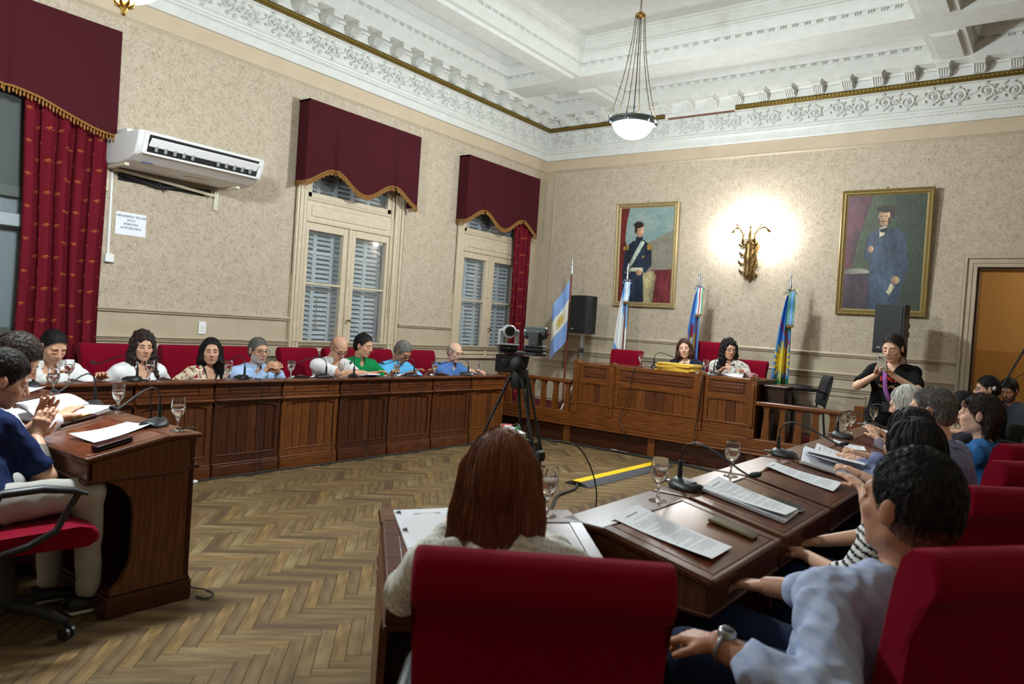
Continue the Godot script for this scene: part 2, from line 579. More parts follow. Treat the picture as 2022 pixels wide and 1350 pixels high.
	structure("wall_corridor", MB.new().b2(Vector3(5.2, -0.2, -3.2), Vector3(9.2, 3.6, -3.0)).b2(Vector3(5.0, -0.2, -3.2), Vector3(5.2, 3.6, -0.35)).b2(Vector3(9.0, -0.2, -3.0), Vector3(9.2, 3.6, -0.35)), oc)
	structure("wall_corridor_dado", MB.new().b2(Vector3(5.2, 0, -3.01), Vector3(9.0, 1.62, -2.99)), oc2)
	structure("ceiling_corridor", MB.new().b2(Vector3(5.0, 3.4, -3.2), Vector3(9.2, 3.6, -0.35)), M.plaster)

func build_ceiling() -> void:
	# cornice: fascia, frieze with scrolls, gilded moulding, brackets, soffit
	var lower := [Vector2(0, 4.26), Vector2(0.045, 4.26), Vector2(0.05, 4.27), Vector2(0.05, 4.36), Vector2(0.075, 4.365), Vector2(0.08, 4.385), Vector2(0.07, 4.4), Vector2(0.058, 4.405), Vector2(0.058, 4.43), Vector2(0.075, 4.437), Vector2(0.072, 4.447), Vector2(0.05, 4.45), Vector2(0.05, 4.69), Vector2(0.075, 4.695), Vector2(0.09, 4.705), Vector2(0.1, 4.765), Vector2(0.13, 4.77), Vector2(0.13, 4.86), Vector2(0.16, 4.865), Vector2(0.17, 4.885), Vector2(0.37, 4.885), Vector2(0.37, 4.925), Vector2(0.3, 4.93), Vector2(0.3, 5.5), Vector2(0, 5.5)]
	var ma := MB.new()
	run_a(ma, lower, 0, 12.2, true)
	var ca := structure("trim_1", ma, M.plaster)
	ma = MB.new()
	run_b(ma, lower, 0, 8.8, true)
	var cb := structure("trim_2", ma, M.plaster)
	var gp := [Vector2(0.09, 4.705), Vector2(0.125, 4.707), Vector2(0.142, 4.725), Vector2(0.145, 4.745), Vector2(0.13, 4.765), Vector2(0.1, 4.766)]
	ma = MB.new()
	run_a(ma, gp, 0, 12.2, true)
	put(ca, "gilded_moulding", ma, M.gold)
	ma = MB.new()
	run_b(ma, gp, 0.0, 2.15, true)
	put(cb, "gilded_moulding", ma, M.gold)
	ma = MB.new()
	run_b(ma, gp, 3.22, 8.8)
	put(cb, "gilded_moulding", ma, M.gold)
	ma = MB.new()
	run_b(ma, [Vector2(0.08, 4.69), Vector2(0.104, 4.692), Vector2(0.106, 4.71), Vector2(0.09, 4.715)], 2.2, 3.2)
	put(cb, "bare_brick_strip", ma, tri_mat(sm(rgb(150, 105, 82), 0.9), noise_tex(0.06, Color(0.5, 0.45, 0.42), Color(1, 1, 1), 128, 3, 41), Vector3(6, 6, 6)), "reddish bare masonry where the gilded moulding has come off")
	# beads on the gilded moulding
	var eg := MB.new().ball(Vector3.ZERO, Vector3(0.016, 0.02, 0.018), 6)
	ma = MB.new()
	for k in 170:
		ma.xf.origin = Vector3(0.138, 4.736, 0.16 + k * 0.045)
		ma.add(eg)
	var o := put(ca, "gilded_eggs", ma, M.gold)
	o.set_meta("kind", "stuff")
	ma = MB.new()
	for k in 180:
		var xx := 0.16 + k * 0.045
		if xx > 2.13 and xx < 3.24: continue
		ma.xf.origin = Vector3(xx, 4.736, 0.138)
		ma.add(eg)
	o = put(cb, "gilded_eggs", ma, M.gold)
	o.set_meta("kind", "stuff")
	# small beads of the architrave
	var bead := MB.new().box(Vector3.ZERO, Vector3(0.012, 0.014, 0.022), 0.004)
	ma = MB.new()
	for k in 300:
		ma.xf.origin = Vector3(0.056, 4.357, 0.08 + k * 0.04)
		ma.add(bead)
	put(ca, "bead_row", ma, M.plaster).set_meta("kind", "stuff")
	ma = MB.new()
	for k in 215:
		ma.xf = Transform3D(Basis(Vector3.UP, PI / 2), Vector3(0.08 + k * 0.04, 4.357, 0.056))
		ma.add(bead)
	put(cb, "bead_row", ma, M.plaster).set_meta("kind", "stuff")
	# scroll brackets
	var br := MB.new()
	var pr := [Vector2(0.0, -0.115), Vector2(0.04, -0.118), Vector2(0.07, -0.105), Vector2(0.09, -0.075), Vector2(0.12, -0.05), Vector2(0.17, -0.045), Vector2(0.2, -0.055), Vector2(0.215, -0.045), Vector2(0.215, -0.022), Vector2(0.0, -0.022)]
	br.xf = Transform3D(Basis(Vector3.UP, 0), Vector3.ZERO)
	br.prism(pr, -0.055, 0.055)
	br.b2(Vector3(0, -0.022, -0.07), Vector3(0.235, 0, 0.07), 0.004)
	for k in 5:
		var zz := (k - 2) * 0.022
		br.tube([Vector3(0.045, -0.122, zz * 0.7), Vector3(0.078, -0.108, zz), Vector3(0.1, -0.074, zz * 1.1), Vector3(0.135, -0.05, zz), Vector3(0.18, -0.048, zz * 0.9), Vector3(0.205, -0.058, zz * 0.8)], [0.006, 0.01, 0.009, 0.01, 0.01, 0.008], 6)
	br.tube([Vector3(0.208, -0.05, -0.058), Vector3(0.208, -0.05, 0.058)], 0.017, 8)
	for s in [-1, 1]:
		var sp := []
		for k in 16:
			var a := k * 0.55
			sp.append(Vector3(0.045 + cos(a) * (0.034 - k * 0.0019), -0.066 + sin(a) * (0.034 - k * 0.0019), s * 0.056))
		br.tube(sp, 0.005, 5)
	var bm := br.mesh()
	for k in 32:
		o = put(ca, "bracket", bm, M.plaster)
		o.position = Vector3(0.13, 4.887, 0.44 + k * 0.3575)
		o.scale = Vector3(1.05, 1.0, 1.15)
	for k in 23:
		o = put(cb, "bracket", bm, M.plaster)
		o.rotation.y = -PI / 2
		o.position = Vector3(0.44 + k * 0.3535, 4.887, 0.13)
		o.scale = Vector3(1.05, 1.0, 1.15)
	# acanthus scrolls of the frieze
	var sc := MB.new()
	var vine := []
	var vr := []
	for k in 25:
		var t := k / 24.0
		vine.append(Vector3((t - 0.5) * 0.52, 0.045 * sin(t * TAU), 0.0))
		vr.append(0.008 + 0.004 * sin(t * PI))
	sc.tube(vine, vr, 5)
	for s in [-1, 1]:
		var sp := []
		var rr := []
		for k in 26:
			var a: float = -s * (k * 0.42) + (PI * 0.5 if s > 0 else -PI * 0.5)
			var q := 0.075 - k * 0.0026
			sp.append(Vector3(s * 0.13 + cos(a) * q * 1.1, -s * 0.012 + sin(a) * q, 0.006))
			rr.append(0.012 - k * 0.0002)
		sc.tube(sp, rr, 5)
		sc.ball(Vector3(s * 0.13, -s * 0.012, 0.012), Vector3(0.017, 0.017, 0.012), 8)
		for k in 6:
			var a := k * 1.05 + 0.4
			var p := Vector3(s * 0.13 + cos(a) * 0.088, -s * 0.012 + sin(a) * 0.078, 0.004)
			if absf(p.y) < 0.1:
				sc.tube([p, p + Vector3(cos(a + 0.9), sin(a + 0.9), 0.4) * 0.018, p + Vector3(cos(a + 1.7), sin(a + 1.7), 0.0) * 0.034], [0.006, 0.013, 0.003], 5)
	for k in 5:
		var a := k * TAU / 5
		sc.ball(Vector3(cos(a) * 0.018, sin(a) * 0.018, 0.006), Vector3(0.013, 0.013, 0.012), 6)
	for s in [-1, 1]:
		for k in 3:
			var p := Vector3(s * (0.045 + k * 0.012), s * (0.05 + k * 0.012), 0)
			sc.tube([p, p + Vector3(-s * 0.01, s * 0.016, 0.008), p + Vector3(-s * 0.034, s * 0.022, 0)], [0.005, 0.01, 0.002], 5)
	var sm_ := sc.mesh()
	for k in 22:
		o = put(ca, "scroll", sm_, M.plaster)
		o.rotation.y = PI / 2
		o.position = Vector3(0.05, 4.57, 0.36 + k * 0.54)
		o.scale = Vector3(1.02, 1.12, 1.7)
	for k in 16:
		o = put(cb, "scroll", sm_, M.plaster)
		o.position = Vector3(0.36 + k * 0.54, 4.57, 0.05)
		o.scale = Vector3(1.02, 1.12, 1.7)
	# coffered ceiling: beams at 4.925, panels recessed
	var xs := [[0.37, 1.2], [1.62, 5.64], [6.04, 8.8]]
	var zs := [[0.37, 1.2], [1.64, 5.66], [6.06, 10.1], [10.5, 12.2]]
	var big := [Vector2(0, 4.925), Vector2(0, 5.05), Vector2(0.012, 5.052), Vector2(0.012, 5.09), Vector2(0.04, 5.092), Vector2(0.05, 5.12), Vector2(0.07, 5.165), Vector2(0.075, 5.2), Vector2(0.11, 5.204), Vector2(0.112, 5.225), Vector2(0.098, 5.232), Vector2(0.105, 5.33), Vector2(0.125, 5.335), Vector2(0.135, 5.36), Vector2(0.16, 5.365), Vector2(0.165, 5.385)]
	var mb := MB.new()
	var beads := MB.new()
	var bt := MB.new().box(Vector3(-0.024, 0, 0), Vector3(0.014, 0.026, 0.034), 0.004).box(Vector3.ZERO, Vector3(0.014, 0.026, 0.034), 0.004).box(Vector3(0.024, 0, 0), Vector3(0.014, 0.026, 0.034), 0.004)
	for a in xs:
		for b in zs:
			for k in big.size() - 1:
				var p: Vector2 = big[k]; var q: Vector2 = big[k + 1]
				var lo := [Vector3(a[0] + p.x, p.y, b[0] + p.x), Vector3(a[1] - p.x, p.y, b[0] + p.x), Vector3(a[1] - p.x, p.y, b[1] - p.x), Vector3(a[0] + p.x, p.y, b[1] - p.x)]
				var hi := [Vector3(a[0] + q.x, q.y, b[0] + q.x), Vector3(a[1] - q.x, q.y, b[0] + q.x), Vector3(a[1] - q.x, q.y, b[1] - q.x), Vector3(a[0] + q.x, q.y, b[1] - q.x)]
				for e in 4:
					mb.quad(lo[e], lo[(e + 1) % 4], hi[(e + 1) % 4], hi[e])
			mb.quad(Vector3(a[0] + 0.16, 5.385, b[0] + 0.16), Vector3(a[1] - 0.16, 5.385, b[0] + 0.16), Vector3(a[1] - 0.16, 5.385, b[1] - 0.16), Vector3(a[0] + 0.16, 5.385, b[1] - 0.16))
			# bead and reel
			if b[0] < 7.0:
				var y := 5.07
				var n := int((a[1] - a[0]) / 0.13)
				for k in n:
					for zz in [b[0] + 0.018, b[1] - 0.018]:
						beads.xf = Transform3D(Basis(), Vector3(a[0] + 0.08 + k * 0.13, y, zz))
						beads.add(bt)
				n = int((b[1] - b[0]) / 0.13)
				for k in n:
					for xx in [a[0] + 0.018, a[1] - 0.018]:
						beads.xf = Transform3D(Basis(Vector3.UP, PI / 2), Vector3(xx, y, b[0] + 0.08 + k * 0.13))
						beads.add(bt)
	beads.xf = Transform3D()
	# beam soffits
	for q in [[1.2, 1.62], [5.64, 6.04]]:
		mb.quad(Vector3(q[0], 4.925, 0.3), Vector3(q[1], 4.925, 0.3), Vector3(q[1], 4.925, 12.2), Vector3(q[0], 4.925, 12.2))
	for a in xs:
		for q in [[0.3, 0.37], [1.2, 1.64], [5.66, 6.06], [10.1, 10.5]]:
			mb.quad(Vector3(a[0], 4.925, q[0]), Vector3(a[1], 4.925, q[0]), Vector3(a[1], 4.925, q[1]), Vector3(a[0], 4.925, q[1]))
	mb.b2(Vector3(-0.4, 5.45, -0.35), Vector3(9.2, 5.7, 12.6))
	var ce := structure("ceiling", mb, M.plaster)
	put(ce, "bead_rows", beads, M.plaster).set_meta("kind", "stuff")
	for q in [1.41, 5.84]:
		for e in [[0.42, 1.14], [1.7, 5.6], [6.12, 10.04]]:
			put(ce, "beam_panel", MB.new().b2(Vector3(q - 0.12, 4.893, e[0]), Vector3(q + 0.12, 4.93, e[1])).b2(Vector3(q - 0.135, 4.908, e[0] - 0.015), Vector3(q + 0.135, 4.93, e[1] + 0.015)), M.plaster)

func build_windows() -> void:
	var slat := MB.new()
	slat.xf = Transform3D(Basis(Vector3.BACK, -0.8), Vector3.ZERO)
	slat.box(Vector3.ZERO, Vector3(0.05, 0.007, 0.235), 0.002)
	var slat_m := slat.mesh()
	var n := 2
	for zc in [4.055, 1.28]:
		var w := Node3D.new()
		w.name = "window_%d" % n
		n += 1
		add_child(w)
		w.position = Vector3(0, 0, zc)
		w.set_meta("kind", "structure")
		# architrave
		var mb := MB.new()
		for s in [-1.0, 1.0]:
			for q in [[0.7, 0.84, 0.02], [0.7, 0.735, 0.03], [0.765, 0.79, 0.03], [0.805, 0.84, 0.045]]:
				mb.b2(Vector3(-0.02, 0.0, minf(s * q[0], s * q[1])), Vector3(q[2], 3.0 + q[1], maxf(s * q[0], s * q[1])), 0.006)
		for q in [[0.7, 0.84, 0.02], [0.7, 0.735, 0.03], [0.765, 0.79, 0.03], [0.805, 0.84, 0.045]]:
			mb.b2(Vector3(-0.02, 2.9 + q[0], -q[1]), Vector3(q[2] + 0.001, 2.9 + q[1], q[1]), 0.006)
		put(w, "architrave", mb, M.win_paint)
		# fixed frame, transom, sill
		mb = MB.new()
		for s in [-1.0, 1.0]:
			mb.b2(Vector3(-0.14, 1.0, minf(s * 0.66, s * 0.73)), Vector3(-0.0, 3.64, maxf(s * 0.66, s * 0.73)), 0.004)
		mb.b2(Vector3(-0.13, 2.56, -0.67), Vector3(-0.01, 2.84, 0.67), 0.004)
		mb.b2(Vector3(-0.03, 2.62, -0.6), Vector3(0.0, 2.75, 0.6), 0.008)
		mb.b2(Vector3(-0.03, 2.55, -0.66), Vector3(0.004, 2.575, 0.66), 0.006)
		mb.b2(Vector3(-0.03, 2.8, -0.66), Vector3(0.004, 2.825, 0.66), 0.006)
		mb.b2(Vector3(-0.13, 3.56, -0.67), Vector3(-0.01, 3.64, 0.67), 0.004)
		mb.b2(Vector3(-0.39, 0.98, -0.72), Vector3(0.05, 1.03, 0.72), 0.008)
		put(w, "window_frame", mb, M.win_paint)
		# hopper sash over the transom
		mb = MB.new()
		mb.b2(Vector3(-0.07, 2.84, -0.66), Vector3(-0.02, 2.9, 0.66), 0.006).b2(Vector3(-0.07, 3.5, -0.66), Vector3(-0.02, 3.56, 0.66), 0.006)
		for s in [-1.0, 1.0]:
			mb.b2(Vector3(-0.07, 2.84, s * 0.63 - 0.035), Vector3(-0.02, 3.56, s * 0.63 + 0.035), 0.006)
		put(w, "hopper_sash", mb, M.win_paint)
		put(w, "pane", MB.new().b2(Vector3(-0.048, 2.9, -0.6), Vector3(-0.042, 3.5, 0.6)), M.glass)
		# two casements
		for s in [-1.0, 1.0]:
			var a: float = 0.0 if s > 0 else -0.66
			var b: float = 0.66 if s > 0 else 0.0
			var ga: float = 0.1 if s > 0 else -0.61
			var gb: float = 0.61 if s > 0 else -0.1
			mb = MB.new()
			mb.b2(Vector3(-0.08, 1.04, a), Vector3(-0.015, 2.55, ga), 0.006)
			mb.b2(Vector3(-0.08, 1.04, gb), Vector3(-0.015, 2.55, b), 0.006)
			mb.b2(Vector3(-0.08, 1.04, ga - 0.002), Vector3(-0.016, 1.14, gb + 0.002), 0.004)
			mb.b2(Vector3(-0.08, 2.46, ga - 0.002), Vector3(-0.016, 2.55, gb + 0.002), 0.004)
			mb.b2(Vector3(-0.07, 1.825, ga - 0.002), Vector3(-0.022, 1.855, gb + 0.002), 0.006)
			var cas := put(w, "casement", mb, M.win_paint)
			for q in [[1.14, 1.825], [1.855, 2.46]]:
				put(cas, "pane", MB.new().b2(Vector3(-0.053, q[0], ga), Vector3(-0.047, q[1], gb)), M.glass)
			for y in [1.15, 2.42]:
				put(cas, "hinge", MB.new().tube([Vector3(-0.008, y - 0.06, s * 0.665), Vector3(-0.008, y + 0.06, s * 0.665)], 0.009, 6), M.win_paint)
		mb = MB.new().b2(Vector3(-0.018, 1.02, -0.028), Vector3(0.004, 2.55, 0.028), 0.008)
		put(w, "meeting_stile", mb, M.win_paint)
		put(w, "latch_plate", MB.new().b2(Vector3(0.0, 1.33, -0.016), Vector3(0.01, 1.52, 0.016), 0.006), M.win_paint)
		var kn := MB.new()
		kn.tube([Vector3(0.008, 1.43, -0.0), Vector3(0.05, 1.43, 0.0)], 0.007, 6)
		kn.ball(Vector3(0.055, 1.43, -0.012), Vector3(0.016, 0.018, 0.026), 8)
		put(w, "latch_knob", kn, M.bronze)
		put(w, "bolt", MB.new().b2(Vector3(0.0, 1.83, -0.014), Vector3(0.012, 1.93, 0.014), 0.005), M.win_paint)
		put(w, "espagnolette_rod", MB.new().tube([Vector3(0.01, 1.5, -0.69), Vector3(0.01, 2.05, -0.69)], 0.007, 6).ball(Vector3(0.012, 1.86, -0.69), Vector3(0.014, 0.014, 0.014), 6), M.win_paint)
		# louvred shutters behind the glass
		for k in 5:
			var z0 := -0.66 + k * 0.264
			var leaf := MB.new()
			for e in [z0 + 0.002, z0 + 0.24]:
				leaf.b2(Vector3(-0.2, 1.03, e), Vector3(-0.165, 3.62, e + 0.022), 0.003)
			for y in [1.03, 2.2, 3.58]:
				leaf.b2(Vector3(-0.195, y, z0), Vector3(-0.165, y + 0.04, z0 + 0.26), 0.003)
			var lf := put(w, "shutter_leaf", leaf, M.shutter)
			for j in 44:
				var y := 1.09 + j * 0.057
				if absf(y - 2.22) < 0.03: continue
				var o := put(lf, "slat", slat_m, M.shutter)
				o.position = Vector3(-0.183, y, z0 + 0.131)
			if k == 1 or k == 3:
				put(lf, "louvre_rod", MB.new().tube([Vector3(-0.155, 1.32, z0 + 0.2), Vector3(-0.155, 1.7, z0 + 0.2)], 0.005, 5).tube([Vector3(-0.15, 1.32, z0 + 0.17), Vector3(-0.145, 1.3, z0 + 0.2), Vector3(-0.15, 1.34, z0 + 0.23), Vector3(-0.15, 1.37, z0 + 0.2)], 0.006, 5), M.bronze)
	# balcony door by the large curtain
	var d := Node3D.new()
	d.name = "window_1"
	add_child(d)
	d.set_meta("kind", "structure")
	var green := sm(rgb(92, 98, 92), 0.5)
	var g := MB.new()
	for q in [[7.3, 7.42], [8.24, 8.36], [9.18, 9.3]]:
		g.b2(Vector3(-0.16, 0.02, q[0]), Vector3(-0.05, 3.5, q[1]), 0.006)
	for y in [0.02, 1.1, 2.3, 3.4]:
		g.b2(Vector3(-0.15, y, 7.3), Vector3(-0.06, y + 0.1, 9.3), 0.006)
	put(d, "door_frame", g, green)
	for q in [[7.42, 8.24], [8.36, 9.18]]:
		put(d, "lower_panel", MB.new().b2(Vector3(-0.12, 0.12, q[0]), Vector3(-0.08, 1.1, q[1])), green)
		put(d, "upper_panel", MB.new().b2(Vector3(-0.12, 2.4, q[0]), Vector3(-0.09, 3.4, q[1])), sm(rgb(80, 86, 82), 0.5))
		put(d, "pane", MB.new().b2(Vector3(-0.105, 1.2, q[0]), Vector3(-0.1, 2.3, q[1])), M.glass)
		put(d, "roller_blind", MB.new().b2(Vector3(-0.14, 0.3, q[0]), Vector3(-0.13, 2.4, q[1])), sm(rgb(128, 142, 146), 0.5))
	put(d, "cross_bar", MB.new().b2(Vector3(-0.05, 2.05, 7.3), Vector3(0.0, 2.16, 9.3), 0.01), sm(rgb(176, 186, 190), 0.4))
	put(d, "outer_wall", MB.new().b2(Vector3(-0.42, -0.2, 7.2), Vector3(-0.38, 3.6, 9.4)), M.black_soft)
	# pelmets with gold fringe
	pelmet(4.93, 3.15, 0.41, 0.95, "dark red scalloped pelmet with gold fringe over the window nearest the air conditioner")
	pelmet(2.17, 0.42, 0.41, 0.95, "dark red scalloped pelmet with gold fringe over the window in the room corner")
	pelmet(9.6, 6.97, 1.79 - 0.03, 1.75, "very wide dark red pelmet with gold fringe above the full-length curtain")
	# curtains
	curtain(7.66, 7.0, 3.35, 0.02, 5, "floor-length red curtain with small gold sprigs beside the air conditioner")
	curtain(0.86, 0.44, 3.35, 0.35, 4, "narrow red curtain with small gold sprigs in the corner behind the tripod camera")

func pelmet(z1: float, z0: float, s0: float, period: float, label: String) -> void:
	var t := thing("pelmet", label, "pelmet")
	var W := z1 - z0
	var D := 0.2
	var rows := []
	var edge := []
	var path := []
	for k in 6: path.append([Vector2(0.022 + (D - 0.022) * k / 5.0, z1), 0.0])
	for k in 97:
		var s := W * k / 96.0
		path.append([Vector2(D, z1 - s), s])
	for k in 6: path.append([Vector2(D - (D - 0.022) * k / 5.0, z0), W])
	var nrow := 14
	for j in nrow + 1:
		var ring := PackedVector3Array()
		for q in path:
			var s: float = q[1]
			var b := 3.055 + 0.1 * cos(TAU * (s - s0) / period)
			var y := lerpf(b, 3.88, float(j) / nrow)
			var ph := fposmod(s - s0 + period * 0.5, period) - period * 0.5
			var open := 1.0 - float(j) / nrow
			var dx: float = -0.035 * exp(-pow(ph / 0.016, 2.0)) * (0.25 + 0.75 * open) + 0.012 * exp(-pow((absf(ph) - 0.035) / 0.03, 2.0)) * open + 0.004 * sin(s * 21.0 + y * 5.0) * open
			if s <= 0.001 or s >= W - 0.001: dx = 0.0
			ring.append(Vector3(q[0].x + dx, y, q[0].y))
			if j == 0: edge.append(Vector3(q[0].x + dx, y, q[0].y))
		rows.append(ring)
	var mb := MB.new()
	mb.loft(rows, false, false)
	var inner := []
	for ring in rows:
		var r2 := PackedVector3Array()
		for p in ring:
			r2.append(Vector3(maxf(p.x - 0.012, 0.008), p.y, clampf(p.z, z0 + 0.012, z1 - 0.012)))
		r2.reverse()
		inner.append(r2)
	mb.loft(inner, false, false)
	mb.b2(Vector3(0.008, 3.86, z0), Vector3(D, 3.88, z1))
	put(t, "cloth", mb, M.valance)
	put(t, "gold_braid", MB.new().tube(edge, 0.011, 6), M.fringe)
	var fr := MB.new()
	for k in range(0, edge.size() - 1):
		for h in 1:
			var p: Vector3 = edge[k]
			fr.tube([p + Vector3(0, -0.008, 0), p + Vector3(0.002, -0.03, 0.002), p + Vector3(0, -0.048 - 0.006 * ((k + h) % 3), 0)], [0.004, 0.011, 0.006], 5)
	put(t, "tassels", fr, M.fringe).set_meta("kind", "stuff")

func sprig_tex() -> ImageTexture:
	var s := 256
	var im := Image.create(s, s, false, Image.FORMAT_RGB8)
	im.fill(rgb(104, 23, 35))
	var g := RandomNumberGenerator.new()
	g.seed = 4
	for y in s:
		for x in range(0, s, 1):
			if (x + y * 3) % 5 == 0: im.set_pixel(x, y, rgb(94, 19, 31))
	for q in [[64, 64], [192, 64], [0, 192], [128, 192]]:
		for l in 4:
			var a: float = -1.2 + l * 0.75 + (0.4 if q[1] > 100 else 0.0)
			for k in 21:
				for w in range(-3, 4):
					if absi(w) > 3 - absi(k - 11) / 4: continue
					var p := Vector2(q[0], q[1] + 8) + Vector2(sin(a), -cos(a)) * (k * 1.25 + 3) + Vector2(cos(a), sin(a)) * w
					im.set_pixel(posmod(int(p.x), s), posmod(int(p.y), s), rgb(178, 108, 48))
	return ImageTexture.create_from_image(im)

func curtain(z1: float, z0: float, top: float, bottom: float, folds: int, label: String) -> void:
	if not M.has("sprig"):
		var m := sm(Color.WHITE, 0.9, 0.0, 0.2)
		m.albedo_texture = sprig_tex()
		m.uv1_scale = Vector3(1, 1, 1)
		M.sprig = m
	var rows := []
	var n := folds * 14
	var mb := MB.new()
	for j in 25:
		var y := lerpf(bottom, top, j / 24.0)
		var ring := PackedVector3Array()
		for k in n + 1:
			var t := float(k) / n
			var a := t * folds * TAU
			var sw := 0.012 * sin(y * 2.3 + t * 5.0)
			ring.append(Vector3(0.1 + 0.05 * sin(a + 0.25 * sin(y * 1.7)) + 0.012 * sin(a * 2.3), y, lerpf(z1, z0, t) + 0.02 * sin(a * 2.0) + sw))
		rows.append(ring)
	var arc := folds * 0.32
	mb.loft(rows, false, false)
	for k in mb.u.size():
		mb.u[k] = Vector2(mb.u[k].x * arc / 0.27, mb.v[k].y / 0.27)
	single("curtain", mb, M.sprig, label, "curtain")

func build_wall_things() -> void:
	# air conditioner hung on the wall
	var t := thing("air_conditioner", "white suspended air conditioner with open louvre on the wall by the curtain", "air conditioner", Vector3(0, 0, 6.37))
	var white := sm(rgb(226, 224, 222), 0.4)
	var pr := [Vector2(0.06, 2.71), Vector2(0.3, 2.7), Vector2(0.47, 2.725), Vector2(0.56, 2.76), Vector2(0.6, 2.775), Vector2(0.635, 2.85), Vector2(0.66, 2.94), Vector2(0.655, 2.965), Vector2(0.63, 2.975), Vector2(0.06, 2.975), Vector2(0.03, 2.94), Vector2(0.03, 2.76)]
	put(t, "casing", MB.new().prism(pr, -0.585, 0.585), white)
	for s in [-1.0, 1.0]:
		var cap := []
		for i in 5:
			var ring := PackedVector3Array()
			var k := 1.0 - pow(i / 4.0, 2.0) * 0.1
			for q in pr:
				ring.append(Vector3((q.x - 0.35) * k + 0.35, (q.y - 2.84) * k + 2.84, s * (0.585 + 0.035 * sin(i / 4.0 * PI / 2))))
			if s < 0: ring.reverse()
			cap.append(ring)
		put(t, "end_cap", MB.new().loft(cap), white)
	var slot := MB.new()
	slot.xf = Transform3D(Basis(Vector3.BACK, -0.3), Vector3(0.643, 2.868, 0))
	slot.box(Vector3(0, 0, 0), Vector3(0.016, 0.155, 1.1))
	put(t, "outlet_slot", slot, M.black)
	var fr := MB.new()
	fr.xf = slot.xf
	fr.b2(Vector3(-0.01, 0.075, -0.57), Vector3(0.016, 0.092, 0.57), 0.004).b2(Vector3(-0.01, -0.095, -0.57), Vector3(0.016, -0.075, 0.57), 0.004)
	for s in [-1.0, 1.0]: fr.b2(Vector3(-0.01, -0.09, s * 0.56 - 0.02), Vector3(0.016, 0.09, s * 0.56 + 0.02), 0.004)
	put(t, "slot_frame", fr, white)
	var lv := MB.new()
	lv.xf = Transform3D(Basis(Vector3.BACK, -0.75), Vector3(0.672, 2.875, 0))
	lv.box(Vector3.ZERO, Vector3(0.012, 0.085, 1.06), 0.004)
	put(t, "louvre", lv, sm(rgb(242, 240, 240), 0.35))
	for k in 12:
		if k == 5 or k == 6: continue
		var fin := MB.new()
		fin.xf = Transform3D(Basis(Vector3.BACK, -0.3) * Basis(Vector3.UP, 0.5), Vector3(0.65, 2.83, -0.46 + k * 0.084))
		fin.box(Vector3.ZERO, Vector3(0.03, 0.05, 0.006), 0.002)
		put(t, "fin", fin, sm(rgb(150, 150, 152), 0.5))
	put(t, "badge", MB.new().b2(Vector3(0.3, 2.694, -0.2), Vector3(0.34, 2.7, 0.02)), sm(rgb(190, 180, 150), 0.4))
	put(t, "maker_label", MB.new().b2(Vector3(0.46, 2.722, 0.4), Vector3(0.49, 2.726, 0.5)), sm(rgb(60, 70, 130), 0.4))
	for s in [-0.56, 0.5]:
		put(t, "rear_bracket", MB.new().b2(Vector3(0.0, 2.97, s), Vector3(0.3, 3.03, s + 0.06), 0.003), white)
	var cream := sm(rgb(205, 196, 172), 0.5)
	for s in [0.59, -0.5]:
		put(t, "wall_bracket", MB.new().b2(Vector3(0, 2.48, s - 0.025), Vector3(0.02, 2.75, s + 0.025), 0.003).b2(Vector3(0, 2.68, s - 0.02), Vector3(0.4, 2.71, s + 0.02), 0.003), cream)
		for y in [2.52, 2.66]:
			put(t, "screw", MB.new().ball(Vector3(0.022, y, s), Vector3(0.004, 0.006, 0.006), 6), M.steel)
	put(t, "drain_pipe", MB.new().tube([Vector3(0.05, 2.69, 0.55), Vector3(0.05, 2.655, 0.0), Vector3(0.05, 2.62, -0.45)], 0.016, 8), cream)
	single("wall_hole", MB.new().b2(Vector3(-0.01, 2.6, 6.0), Vector3(0.006, 2.67, 6.85), 0.002), sm(rgb(40, 36, 34), 0.9), "dark gap in the plaster behind the air conditioner pipe", "gap")
	single("cable_bundle", MB.new().tube([Vector3(0.03, 2.66, 6.85), Vector3(0.035, 2.6, 6.5), Vector3(0.03, 2.64, 6.2), Vector3(0.03, 2.66, 5.95)], 0.018, 6).tube([Vector3(0.04, 2.64, 6.48), Vector3(0.05, 2.57, 6.45), Vector3(0.04, 2.6, 6.4)], 0.008, 6), M.black, "black cable bundle in the wall gap under the air conditioner", "cable")
	# notice
	var sg := single("paper_notice", MB.new().b2(Vector3(0.003, -0.105, -0.14), Vector3(0.006, 0.105, 0.14)), sm(rgb(232, 233, 240), 0.6), "white paper notice taped to the wallpaper under the air conditioner", "sign", Vector3(0, 2.21, 6.71))
	var y := 0.07
	for line in [["PROHIBIDO TOCAR", 0.0], ["SOLO", 0.0], ["PERSONA", 0.0], ["AUTORIZADA", 0.0]]:
		var tm := TextMesh.new()
		tm.text = line[0]
		var fnt := SystemFont.new()
		fnt.font_names = PackedStringArray(["Droid Serif"])
		fnt.font_weight = 700
		tm.font = fnt
		tm.font_size = 22
		tm.pixel_size = 0.00125
		tm.depth = 0.001
		var o := put(sg, "lettering", tm, sm(rgb(40, 44, 62), 0.7))
		o.rotation.y = PI / 2
		o.position = Vector3(0.0062, y, 0)
		y -= 0.036
	single("cable_conduit", MB.new().b2(Vector3(0, 1.9, 6.895), Vector3(0.015, 2.7, 6.915), 0.003), M.white_plastic, "thin white cable conduit running down the wallpaper", "conduit")
	single("junction_box", MB.new().b2(Vector3(0, 1.835, 6.86), Vector3(0.045, 1.915, 6.94), 0.006), M.white_plastic, "small white box at the end of the thin conduit", "junction box")
